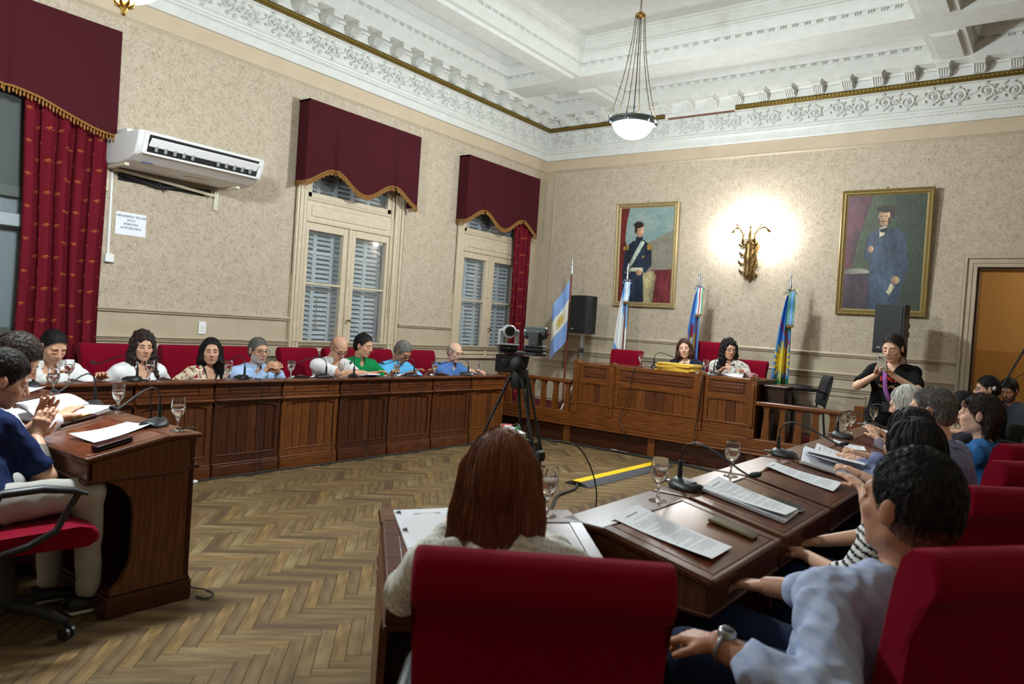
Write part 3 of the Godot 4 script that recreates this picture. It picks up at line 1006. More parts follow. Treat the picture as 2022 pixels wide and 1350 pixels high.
	for q in [[Vector3(0, 1.265, 5.935), 0.0, "white wall socket on the beige dado above the red chairs"], [Vector3(4.11, 1.13, 0), -PI / 2, "white wall socket behind the dais next to the green flag"]]:
		var s := thing("wall_socket", q[2], "socket", q[0], q[1])
		put(s, "plate", MB.new().b2(Vector3(0, -0.065, -0.042), Vector3(0.012, 0.065, 0.042), 0.01), M.white_plastic)
		put(s, "insert", MB.new().b2(Vector3(0.008, -0.035, -0.025), Vector3(0.016, 0.035, 0.025), 0.004), M.white_plastic)
		for h in [[0.012, -0.009, 0.5], [0.012, 0.009, -0.5], [-0.006, 0.0, 0.0]]:
			var hb := MB.new()
			hb.xf = Transform3D(Basis(Vector3.RIGHT, h[2]), Vector3(0.0165, h[0], h[1]))
			hb.box(Vector3.ZERO, Vector3(0.002, 0.011, 0.003))
			put(s, "pin_hole", hb, M.black)
	single("intercom_plate", MB.new().b2(Vector3(3.85, 1.02, 0), Vector3(3.99, 1.22, 0.02), 0.004), M.paint, "beige painted cover plate on the wainscot behind the dais", "plate")
	# portraits
	portrait("gilt framed portrait of a standing officer in dark uniform with pale sash", 1.97, 2.7, 1.02, 1.56, 0)
	portrait("gilt framed portrait of a standing man in a long dark coat", 5.22, 2.72, 1.03, 1.56, 1)

var brush := FastNoiseLite.new()

func blob(im: Image, c: Vector2, r: Vector2, col: Color, soft := 0.25, rot := 0.0) -> void:
	var m := maxf(r.x, r.y) * 1.2
	var cs := cos(rot)
	var sn := sin(rot)
	for y in range(maxi(0, int(c.y - m)), mini(im.get_height(), int(c.y + m) + 1)):
		for x in range(maxi(0, int(c.x - m)), mini(im.get_width(), int(c.x + m) + 1)):
			var dx := x - c.x
			var dy := y - c.y
			var q := Vector2((dx * cs + dy * sn) / r.x, (-dx * sn + dy * cs) / r.y).length()
			var a := clampf((1.0 - q) / soft + 0.5, 0.0, 1.0)
			if a > 0.0:
				var sh := 1.0 + 0.22 * clampf((dx - dy * 0.3) / r.x, -1.0, 1.0) * (1.0 if r.x > 8.0 else 0.0)
				im.set_pixel(x, y, im.get_pixel(x, y).lerp(Color(col.r * sh, col.g * sh, col.b * sh), a))

func poly(im: Image, pts: Array, col: Color) -> void:
	var pp := PackedVector2Array(pts)
	var lo := Vector2(1e9, 1e9)
	var hi := -lo
	for p in pp:
		lo = lo.min(p); hi = hi.max(p)
	for y in range(maxi(0, int(lo.y)), mini(im.get_height(), int(hi.y) + 1)):
		for x in range(maxi(0, int(lo.x)), mini(im.get_width(), int(hi.x) + 1)):
			if Geometry2D.is_point_in_polygon(Vector2(x, y), pp):
				var k := 1.0 + 0.42 * brush.get_noise_2d(x * 1.6, y * 0.5) + 0.18 * brush.get_noise_2d(x * 5.0, y * 4.0)
				im.set_pixel(x, y, Color(col.r * k, col.g * k, col.b * k))

func portrait(label: String, x: float, y: float, w: float, h: float, kind: int) -> void:
	var W := 240
	var H := 380
	var im := Image.create(W, H, false, Image.FORMAT_RGB8)
	var nz := FastNoiseLite.new()
	nz.frequency = 0.012
	nz.seed = 5 + kind
	for j in H:
		for i in W:
			var k := nz.get_noise_2d(i, j * 1.6) * 0.5 + 0.5
			var c: Color
			if kind == 0:
				c = rgb(110, 140, 138).lerp(rgb(158, 166, 160), k)
				if j > 90 + (W - i) * 0.45: c = rgb(150, 146, 134).lerp(rgb(120, 112, 96), k)
			else:
				c = rgb(56, 62, 44).lerp(rgb(84, 92, 68), k)
				if i > 150: c = c.lerp(rgb(46, 56, 50), 0.5)
			im.set_pixel(i, j, c)
	if kind == 0:
		poly(im, [Vector2(0, 0), Vector2(40, 0), Vector2(28, 60), Vector2(24, 130), Vector2(40, 170), Vector2(30, 380), Vector2(0, 380)], rgb(96, 34, 30))
		poly(im, [Vector2(150, 250), Vector2(240, 245), Vector2(240, 380), Vector2(160, 380)], rgb(104, 40, 44))
		poly(im, [Vector2(112, 262), Vector2(160, 252), Vector2(172, 272), Vector2(160, 380), Vector2(122, 380)], rgb(150, 138, 104))
		poly(im, [Vector2(28, 158), Vector2(62, 132), Vector2(112, 130), Vector2(146, 156), Vector2(150, 230), Vector2(122, 262), Vector2(112, 250), Vector2(120, 380), Vector2(22, 380), Vector2(18, 250)], rgb(34, 44, 60))
		poly(im, [Vector2(100, 128), Vector2(116, 138), Vector2(60, 232), Vector2(34, 246)], rgb(176, 188, 172))
		poly(im, [Vector2(36, 240), Vector2(112, 240), Vector2(112, 254), Vector2(38, 256)], rgb(190, 186, 160))
		poly(im, [Vector2(18, 154), Vector2(42, 150), Vector2(42, 168), Vector2(18, 170)], rgb(170, 132, 60))
		poly(im, [Vector2(126, 146), Vector2(146, 148), Vector2(148, 168), Vector2(128, 168)], rgb(170, 132, 60))
		poly(im, [Vector2(74, 116), Vector2(104, 114), Vector2(106, 132), Vector2(74, 136)], rgb(30, 38, 52))
		blob(im, Vector2(90, 92), Vector2(17, 26), rgb(196, 150, 122))
		blob(im, Vector2(84, 68), Vector2(22, 13), rgb(44, 34, 30))
		blob(im, Vector2(72, 84), Vector2(6, 18), rgb(44, 34, 30))
		blob(im, Vector2(94, 260), Vector2(14, 11), rgb(186, 140, 108))
		blob(im, Vector2(90, 88), Vector2(3, 1.6), rgb(60, 44, 38))
		blob(im, Vector2(100, 88), Vector2(2.6, 1.6), rgb(60, 44, 38))
		blob(im, Vector2(96, 106), Vector2(6, 1.6), rgb(150, 84, 74))
		blob(im, Vector2(110, 196), Vector2(5, 5), rgb(170, 140, 70))
	else:
		poly(im, [Vector2(0, 0), Vector2(78, 0), Vector2(62, 60), Vector2(40, 140), Vector2(26, 230), Vector2(0, 260)], rgb(92, 50, 58))
		blob(im, Vector2(40, 256), Vector2(42, 14), rgb(140, 136, 120))
		poly(im, [Vector2(0, 262), Vector2(92, 258), Vector2(96, 380), Vector2(0, 380)], rgb(66, 52, 60))
		poly(im, [Vector2(70, 130), Vector2(100, 112), Vector2(150, 108), Vector2(184, 132), Vector2(196, 240), Vector2(180, 300), Vector2(170, 380), Vector2(84, 380), Vector2(78, 220), Vector2(58, 204)], rgb(62, 74, 92))
		poly(im, [Vector2(104, 108), Vector2(126, 100), Vector2(118, 132), Vector2(104, 138)], rgb(200, 190, 160))
		poly(im, [Vector2(104, 112), Vector2(128, 108), Vector2(122, 122), Vector2(106, 122)], rgb(24, 26, 32))
		blob(im, Vector2(116, 74), Vector2(20, 28), rgb(190, 150, 112))
		blob(im, Vector2(120, 46), Vector2(28, 12), rgb(52, 40, 32))
		blob(im, Vector2(140, 62), Vector2(8, 16), rgb(52, 40, 32))
		blob(im, Vector2(99, 88), Vector2(3, 11), rgb(70, 52, 40))
		blob(im, Vector2(131, 86), Vector2(5, 14), rgb(70, 52, 40))
		blob(im, Vector2(112, 86), Vector2(9, 2.2), rgb(70, 50, 40))
		blob(im, Vector2(112, 94), Vector2(5, 1.6), rgb(150, 90, 76))
		blob(im, Vector2(112, 78), Vector2(3.4, 7), rgb(176, 134, 98))
		blob(im, Vector2(106, 70), Vector2(3, 1.8), rgb(60, 46, 38))
		blob(im, Vector2(121, 70), Vector2(3, 1.8), rgb(60, 46, 38))
		blob(im, Vector2(80, 178), Vector2(9, 11), rgb(186, 146, 112))
		blob(im, Vector2(160, 280), Vector2(13, 13), rgb(176, 138, 106))
		poly(im, [Vector2(148, 290), Vector2(160, 300), Vector2(146, 330), Vector2(136, 320)], rgb(176, 168, 136))
	im.resize(W * 2 / 3, H * 2 / 3, Image.INTERPOLATE_BILINEAR)
	im.resize(W * 2, H * 2, Image.INTERPOLATE_CUBIC)
	var g := FastNoiseLite.new()
	g.frequency = 0.05
	for j in H * 2:
		for i in W * 2:
			var k := g.get_noise_2d(i, j * 0.35) * 0.05
			var c := im.get_pixel(i, j)
			im.set_pixel(i, j, Color(c.r + k, c.g + k, c.b + k))
	var t := thing("portrait_painting", label, "painting", Vector3(x, y, 0))
	var tilt := Transform3D(Basis(Vector3.RIGHT, 0.05), Vector3(0, 0, 0.055))
	var fw := 0.075
	for e in 4:
		var ln := w if e < 2 else h
		var off := h * 0.5 if e < 2 else w * 0.5
		var mb := MB.new()
		var ang: float = [0.0, PI, PI / 2, -PI / 2][e]
		var rt := Transform3D(Basis(Vector3.BACK, ang), Vector3.ZERO)
		mb.xf = tilt * rt
		var prf := [[0.0, 0.0], [0.0, 0.03], [0.012, 0.042], [0.03, 0.03], [0.05, 0.034], [0.056, 0.02], [fw, 0.012], [fw, 0.0]]
		for k in prf.size() - 1:
			var a: Array = prf[k]; var b: Array = prf[k + 1]
			mb.quad(Vector3(-ln / 2 + a[0], off - a[0], a[1]), Vector3(-ln / 2 + b[0], off - b[0], b[1]), Vector3(ln / 2 - b[0], off - b[0], b[1]), Vector3(ln / 2 - a[0], off - a[0], a[1]))
		put(t, "frame_rail", mb, M.frame_gilt if kind == 0 else M.frame_gilt_b)
	var cv := MB.new()
	cv.xf = tilt
	var a := w / 2 - fw + 0.004
	var b := h / 2 - fw + 0.004
	cv.quad(Vector3(-a, -b, 0.012), Vector3(a, -b, 0.012), Vector3(a, b, 0.012), Vector3(-a, b, 0.012))
	cv.box(Vector3(0, 0, -0.004), Vector3(w - 0.02, h - 0.02, 0.012))
	var m := sm(Color.WHITE, 0.45, 0.0, 0.4)
	m.albedo_texture = ImageTexture.create_from_image(im)
	put(t, "canvas", cv, m)
	put(t, "hanging_hook", MB.new().ball(Vector3(0, h / 2 + 0.015, 0.1), Vector3(0.012, 0.015, 0.008), 6), M.bronze)

func bowl_lamp(at: Vector3, finial: bool, label: String) -> void:
	# at: centre of the rim
	var t := thing("pendant_lamp", label, "lamp", at)
	var glow := sm(rgb(255, 253, 248), 0.5)
	glow.emission_enabled = true
	glow.emission = Color(1.0, 0.97, 0.92)
	glow.emission_energy_multiplier = 3.0
	var pr := []
	for k in 13:
		var a := PI / 2 * k / 12.0
		pr.append(Vector2(0.205 * sin(a), -0.165 * cos(a) - 0.01))
	put(t, "glass_bowl", MB.new().lathe(pr, 32), glow)
	var rim := MB.new().lathe([Vector2(0.2, -0.03), Vector2(0.212, -0.035), Vector2(0.222, -0.02), Vector2(0.218, -0.008), Vector2(0.235, 0.0), Vector2(0.243, 0.014), Vector2(0.236, 0.024), Vector2(0.215, 0.026), Vector2(0.205, 0.02), Vector2(0.205, -0.02), Vector2(0.2, -0.03)], 40)
	var rm := sm(rgb(112, 122, 122), 0.4, 0.6)
	put(t, "rim", rim, rm)
	for k in 6:
		var a := TAU * k / 6 + 0.3
		var mb := MB.new().ball(Vector3(cos(a) * 0.236, -0.012, sin(a) * 0.236), Vector3(0.02, 0.024, 0.02), 8)
		mb.tube([Vector3(cos(a) * 0.24, 0.01, sin(a) * 0.24), Vector3(cos(a) * 0.25, 0.035, sin(a) * 0.25), Vector3(cos(a) * 0.235, 0.05, sin(a) * 0.235)], 0.008, 6)
		put(t, "rosette", mb, rm)
	var H := 1.06
	var crown := MB.new().lathe([Vector2(0.01, H + 0.05), Vector2(0.03, H + 0.035), Vector2(0.05, H + 0.02), Vector2(0.055, H), Vector2(0.04, H - 0.012), Vector2(0.015, H - 0.02)].map(func(q): return q), 16)
	put(t, "crown", crown, M.brass)
	for k in 6:
		var a := TAU * k / 6 + 0.3
		var mb := MB.new()
		var a0 := Vector3(cos(a) * 0.05, H, sin(a) * 0.05)
		var a1 := Vector3(cos(a) * 0.235, 0.045, sin(a) * 0.235)
		var pts := []
		for j in 9:
			var s := j / 8.0
			var p := a0.lerp(a1, s)
			var rr := lerpf(0.05, 0.235, s * s * 0.72 + s * 0.28)
			pts.append(Vector3(cos(a) * rr, p.y, sin(a) * rr))
		mb.tube(pts, 0.0028, 5)
		for j in 42:
			var s := j / 42.0
			var rr := lerpf(0.05, 0.235, s * s * 0.72 + s * 0.28)
			mb.ball(Vector3(cos(a) * rr, lerpf(H, 0.045, s), sin(a) * rr), Vector3(0.006, 0.009 if j % 6 else 0.017, 0.006), 6)
		put(t, "chain", mb, M.bronze)
	put(t, "lead", MB.new().tube([Vector3(0, H, 0), Vector3(0.004, 0.5, 0), Vector3(0, 0.02, 0)], 0.005, 6), M.black)
	var up := MB.new()
	var top := 5.385 - at.y
	var k2 := 0
	var yy := H + 0.05
	while yy < top - 0.06:
		var ring := []
		for j in 9:
			var a := TAU * j / 8
			var p := Vector3(cos(a) * 0.009, yy + 0.02 + sin(a) * 0.02, 0)
			ring.append(p if k2 % 2 == 0 else Vector3(0, p.y, p.x))
		up.tube(ring, 0.003, 5)
		yy += 0.033
		k2 += 1
	put(t, "hanging_chain", up, M.bronze)
	put(t, "ceiling_rose", MB.new().lathe([Vector2(0.005, top - 0.05), Vector2(0.04, top - 0.045), Vector2(0.06, top - 0.01), Vector2(0.06, top)], 16), M.brass)
	if finial:
		var fi := MB.new().lathe([Vector2(0.002, -0.255), Vector2(0.014, -0.245), Vector2(0.01, -0.235), Vector2(0.022, -0.22), Vector2(0.018, -0.205), Vector2(0.034, -0.19), Vector2(0.02, -0.17)], 10)
		for j in 8:
			var a := TAU * j / 8
			fi.tube([Vector3(cos(a) * 0.02, -0.21, sin(a) * 0.02), Vector3(cos(a) * 0.04, -0.195, sin(a) * 0.04), Vector3(cos(a) * 0.055, -0.17, sin(a) * 0.055)], [0.006, 0.012, 0.004], 5)
		put(t, "finial", fi, M.brass)
	omni(at + Vector3(0, -0.09, 0), PENDANT_ENERGY, LAMP_COLOR, 0.16)

func build_lamps() -> void:
	bowl_lamp(Vector3(3.45, 3.645, 3.43), false, "glowing white glass bowl lamp hanging on thin chains from the main coffer")
	bowl_lamp(Vector3(2.98, 3.26, 8.22), true, "white glass bowl lamp with brass leaf finial hanging near the wide pelmet")
	# sconce between the portraits
	var t := thing("wall_sconce", "ornate gilt wall sconce with three glowing lights between the two portraits", "sconce", Vector3(3.56, 2.75, 0.0))
	var br: Material = M.sconce_gilt
	var body := MB.new()
	body.lathe([Vector2(0.004, -0.4), Vector2(0.03, -0.37), Vector2(0.05, -0.33), Vector2(0.035, -0.3), Vector2(0.055, -0.26), Vector2(0.04, -0.22), Vector2(0.06, -0.16), Vector2(0.07, -0.08), Vector2(0.055, 0.0), Vector2(0.075, 0.06), Vector2(0.06, 0.1), Vector2(0.03, 0.16), Vector2(0.04, 0.2), Vector2(0.02, 0.24), Vector2(0.012, 0.3), Vector2(0.035, 0.32), Vector2(0.035, 0.33)], 14, Vector3(0, 0, 0.12))
	put(t, "stem", body, br)
	var plate := MB.new()
	plate.prism([Vector2(0, -0.42), Vector2(0.06, -0.36), Vector2(0.1, -0.33), Vector2(0.06, -0.26), Vector2(0.1, -0.18), Vector2(0.07, -0.05), Vector2(0.11, 0.08), Vector2(0.06, 0.16), Vector2(0, 0.2), Vector2(-0.06, 0.16), Vector2(-0.11, 0.08), Vector2(-0.07, -0.05), Vector2(-0.1, -0.18), Vector2(-0.06, -0.26), Vector2(-0.1, -0.33), Vector2(-0.06, -0.36)], 0.0, 0.03)
	put(t, "back_plate", plate, br)
	for s in [-1.0, 1.0]:
		var scr := MB.new()
		for q in [[0.06, -0.32, 0.035], [0.08, -0.2, 0.03], [0.07, -0.08, 0.04], [0.085, 0.04, 0.035], [0.05, 0.12, 0.04]]:
			var pts := []
			for k in 14:
				var a := k * 0.6
				var rr: float = q[2] * (1.0 - k * 0.05)
				pts.append(Vector3(s * (q[0] + cos(a) * rr), q[1] + sin(a) * rr, 0.12 + 0.005 * k))
			scr.tube(pts, 0.009, 6)
			scr.tube([Vector3(s * q[0], q[1], 0.12), Vector3(s * (q[0] + 0.03), q[1] + 0.03, 0.18), Vector3(s * (q[0] + 0.045), q[1] + 0.07, 0.17)], [0.008, 0.017, 0.003], 6)
		put(t, "leaf_scrolls", scr, br)
		var arm := MB.new()
		var pts := [Vector3(s * 0.05, 0.02, 0.08), Vector3(s * 0.09, 0.1, 0.16), Vector3(s * 0.08, 0.2, 0.17), Vector3(s * 0.12, 0.28, 0.16), Vector3(s * 0.19, 0.31, 0.13), Vector3(s * 0.24, 0.27, 0.1)]
		arm.tube(pts, 0.017, 7)
		arm.tube([Vector3(s * 0.12, 0.28, 0.18), Vector3(s * 0.16, 0.34, 0.19), Vector3(s * 0.2, 0.37, 0.19)], [0.008, 0.012, 0.003], 5)
		arm.tube([Vector3(s * 0.08, 0.2, 0.15), Vector3(s * 0.05, 0.24, 0.16), Vector3(s * 0.07, 0.27, 0.16)], [0.006, 0.009, 0.003], 5)
		arm.lathe([Vector2(0.01, 0.02), Vector2(0.03, 0.0), Vector2(0.026, -0.02)], 10, Vector3(s * 0.245, 0.26, 0.1))
		put(t, "arm", arm, br)
	var glow := sm(rgb(255, 252, 245), 0.5)
	glow.emission_enabled = true
	glow.emission = Color(1.0, 0.97, 0.92)
	glow.emission_energy_multiplier = 6.0
	for q in [Vector3(-0.245, 0.19, 0.1), Vector3(0.245, 0.19, 0.1), Vector3(0, 0.4, 0.1)]:
		put(t, "bulb", MB.new().ball(q, Vector3(0.05, 0.055, 0.05), 14), glow)
		omni(t.position + q, SCONCE_ENERGY, Color(0.97, 0.985, 1.0), 0.05)
	# corridor lamp
	var c := thing("corridor_lamp", "round ceiling lamp in the ochre corridor beyond the doorway", "lamp", Vector3(8.1, 3.36, -1.7))
	put(c, "diffuser", MB.new().lathe([Vector2(0.0, -0.09), Vector2(0.12, -0.075), Vector2(0.17, -0.02), Vector2(0.17, 0.03)], 20), glow)
	put(c, "base_ring", MB.new().lathe([Vector2(0.18, -0.02), Vector2(0.19, 0.0), Vector2(0.19, 0.04), Vector2(0.17, 0.04)], 20), M.white_plastic)
	omni(c.position + Vector3(0, -0.04, 0), 3.2, Color(1.0, 0.95, 0.84), 0.1)

# closed profile of (z, y) points, drawn out along x with rounded ends
func pillow(pr: Array, hw: float, taper := 0.0, endk := 0.7, bulge := 0.0) -> MB:
	var ce := Vector2.ZERO
	for q in pr: ce += q
	ce /= pr.size()
	var rings := []
	for q in [[-1.0, endk], [-0.985, lerpf(endk, 1.0, 0.55)], [-0.955, lerpf(endk, 1.0, 0.88)], [-0.9, 1.0], [-0.5, 1.0 + bulge], [0.0, 1.0 + bulge * 1.3], [0.5, 1.0 + bulge], [0.9, 1.0], [0.955, lerpf(endk, 1.0, 0.88)], [0.985, lerpf(endk, 1.0, 0.55)], [1.0, endk]]:
		var ring := PackedVector3Array()
		for p in pr:
			var d: Vector2 = (p - ce)
			# only thin the short way round the outline
			var w: float = hw * (1.0 + taper * (p.y - 0.8))
			ring.append(Vector3(q[0] * w, ce.y + d.y * (1.0 - (1.0 - q[1]) * 0.12), ce.x + d.x * q[1]))
		rings.append(ring)
	var mb := MB.new()
	mb.loft(rings)
	# outline may run either way; make it face out
	return mb

func build_dais() -> void:
	var carpet := tri_mat(sm(rgb(104, 42, 54), 0.95, 0.0, 0.1), noise_tex(0.15, Color(0.75, 0.72, 0.74), Color(1, 1, 1), 256, 3, 51), Vector3(3, 3, 3))
	var t := thing("dais_platform", "low wooden platform with dark panelled front and red carpet below the portraits", "platform")
	put(t, "carpet", MB.new().b2(Vector3(0.02, 0.3, 0.02), Vector3(5.42, 0.332, 1.64)), carpet)
	put(t, "core", MB.new().b2(Vector3(0.02, 0.01, 0.02), Vector3(5.42, 0.3, 1.66)), M.wood_dark)
	put(t, "top_board", MB.new().b2(Vector3(0.02, 0.3, 1.62), Vector3(5.45, 0.415, 1.74), 0.008), M.wood_light)
	put(t, "nosing", MB.new().b2(Vector3(0.02, 0.235, 1.64), Vector3(5.46, 0.26, 1.79), 0.01).b2(Vector3(0.02, 0.26, 1.64), Vector3(5.45, 0.3, 1.765), 0.006), M.wood_light)
	put(t, "side_board", MB.new().b2(Vector3(5.4, 0.02, 0.02), Vector3(5.46, 0.4, 1.66), 0.006), M.wood_z)
	var posts := [0.1, 1.86, 3.1, 4.34, 5.4]
	for k in posts.size():
		put(t, "pilaster", MB.new().b2(Vector3(posts[k] - 0.05, 0.01, 1.66), Vector3(posts[k] + 0.05, 0.245, 1.755), 0.005), M.wood_light_y)
		if k < posts.size() - 1:
			put(t, "front_panel", MB.new().b2(Vector3(posts[k] + 0.05, 0.01, 1.66), Vector3(posts[k + 1] - 0.05, 0.24, 1.725)), M.wood_dark)
	# railings
	var bal := MB.new().prism([Vector2(-0.045, 0), Vector2(0.045, 0), Vector2(0.038, 0.12), Vector2(0.03, 0.24), Vector2(0.026, 0.3), Vector2(0.032, 0.35), Vector2(0.05, 0.375), Vector2(-0.05, 0.375), Vector2(-0.032, 0.35), Vector2(-0.026, 0.3), Vector2(-0.03, 0.24), Vector2(-0.038, 0.12)], -0.022, 0.022)
	var bm := bal.mesh()
	for q in [[0.72, 1.86, "short wooden railing between the corner window and the dais desk"], [4.36, 5.4, "short wooden railing in front of the black visitor chair"]]:
		var r := thing("dais_railing", q[2], "railing", Vector3(0, 0.415, 1.69))
		put(r, "handrail", MB.new().b2(Vector3(q[0] - 0.03, 0.375, -0.045), Vector3(q[1], 0.425, 0.045), 0.014), M.wood_light)
		var n := int((q[1] - q[0]) / 0.2)
		for k in n + 1:
			var b := put(r, "baluster", bm, M.wood_light_y)
			b.position.x = q[0] + 0.1 + k * (q[1] - q[0] - 0.16) / n
		var e: float = q[0] - 0.06 if q[0] < 2.0 else q[1] + 0.02
		put(r, "end_post", MB.new().b2(Vector3(e - 0.05, 0, -0.05), Vector3(e + 0.05, 0.5, 0.05), 0.008), M.wood_light_y)
	# presiding desk
	var d := thing("presiding_desk", "long panelled wooden desk of three bays standing on the dais", "desk", Vector3(0, 0.415, 1.7))
	var X := [1.93, 2.47, 3.67, 4.3]
	var top := 0.665
	for k in 4:
		var x: float = X[k]
		var p := MB.new()
		p.b2(Vector3(x - 0.04, 0.0, -0.03), Vector3(x + 0.04, top - 0.01, 0.035), 0.005)
		p.b2(Vector3(x - 0.02, 0.12, 0.03), Vector3(x + 0.02, top - 0.06, 0.05), 0.006)
		p.b2(Vector3(x - 0.047, 0.0, -0.03), Vector3(x + 0.047, 0.1, 0.045), 0.005)
		p.prism([Vector2(x - 0.045, top - 0.01), Vector2(x + 0.045, top - 0.01), Vector2(x + 0.03, top + 0.025), Vector2(x, top + 0.04), Vector2(x - 0.03, top + 0.025)], -0.06, 0.04)
		put(d, "pilaster", p, M.wood_light_y)
	for k in 3:
		var a: float = X[k] + 0.04
		var b: float = X[k + 1] - 0.04
		var bay := MB.new()
		bay.b2(Vector3(a, 0.0, -0.03), Vector3(b, 0.09, 0.02), 0.004)
		bay.b2(Vector3(a, 0.09, -0.03), Vector3(b, 0.15, 0.0), 0.004)
		bay.b2(Vector3(a, 0.13, -0.03), Vector3(b, 0.145, 0.008), 0.004)
		bay.b2(Vector3(a, 0.4, -0.03), Vector3(b, 0.47, 0.0), 0.004)
		bay.b2(Vector3(a, 0.62, -0.03), Vector3(b, top, 0.0), 0.004)
		for s in [[a, a + 0.055], [b - 0.055, b]]:
			bay.b2(Vector3(s[0], 0.14, -0.03), Vector3(s[1], 0.63, -0.001), 0.004)
		put(d, "frame", bay, M.wood_light)
		var arch := []
		for j in 13:
			var s := j / 12.0
			arch.append(Vector2(lerpf(a + 0.05, b - 0.05, s), 0.385 + 0.02 * sin(s * PI)))
		arch.append(Vector2(b - 0.05, 0.42))
		arch.append(Vector2(a + 0.05, 0.42))
		put(d, "arched_rail", MB.new().prism(arch, -0.02, -0.004), M.wood_light)
		var fz := MB.new().b2(Vector3(a + 0.05, 0.46, -0.03), Vector3(b - 0.05, 0.63, -0.012))
		fz.b2(Vector3(a + 0.08, 0.49, -0.02), Vector3(b - 0.08, 0.6, -0.004), 0.006)
		fz.b2(Vector3(a + 0.12, 0.53, -0.01), Vector3(b - 0.12, 0.56, 0.002), 0.006)
		put(d, "frieze_panel", fz, M.wood_x)
		var n := 4 if k != 1 else 8
		for j in n:
			var x0 := lerpf(a + 0.055, b - 0.055, float(j) / n)
			var x1 := lerpf(a + 0.055, b - 0.055, float(j + 1) / n)
			put(d, "plank", MB.new().b2(Vector3(x0 + 0.001, 0.14, -0.028), Vector3(x1 - 0.001, 0.41, -0.013), 0.004), [M.wood_light_y, M.wood_front_c, M.wood_light_yb, M.wood_front][(j * 3 + k * 2 + (j * j) % 3) % 4])
	put(d, "desk_top", MB.new().b2(Vector3(1.9, top - 0.03, -0.72), Vector3(4.33, top, -0.02), 0.008), M.wood_top)
	for x in [1.93, 4.28]:
		put(d, "side_panel", MB.new().b2(Vector3(x - 0.02, -0.08, -0.7), Vector3(x + 0.02, top - 0.02, -0.02), 0.004), M.wood_light_yb)
	put(d, "modesty_panel", MB.new().b2(Vector3(1.95, -0.08, -0.06), Vector3(4.26, top - 0.03, -0.03)), M.wood_dark)
	# side cabinet at the right end
	var c := thing("side_cabinet", "small dark wooden cabinet at the end of the dais desk", "cabinet", Vector3(4.46, 0.332, 1.2))
	put(c, "body", MB.new().b2(Vector3(-0.12, 0, -0.28), Vector3(0.12, 0.66, 0.28), 0.005), M.wood_dark_y)
	put(c, "top", MB.new().b2(Vector3(-0.15, 0.66, -0.3), Vector3(0.15, 0.69, 0.3), 0.008), M.wood_dark)
	for z in [-0.27, 0.01]:
		put(c, "door", MB.new().b2(Vector3(0.118, 0.06, z + 0.01), Vector3(0.13, 0.62, z + 0.25), 0.005).b2(Vector3(0.125, 0.12, z + 0.05), Vector3(0.138, 0.56, z + 0.21), 0.006), M.wood_dark_y)

var desk_xf := []
const DW := 0.672

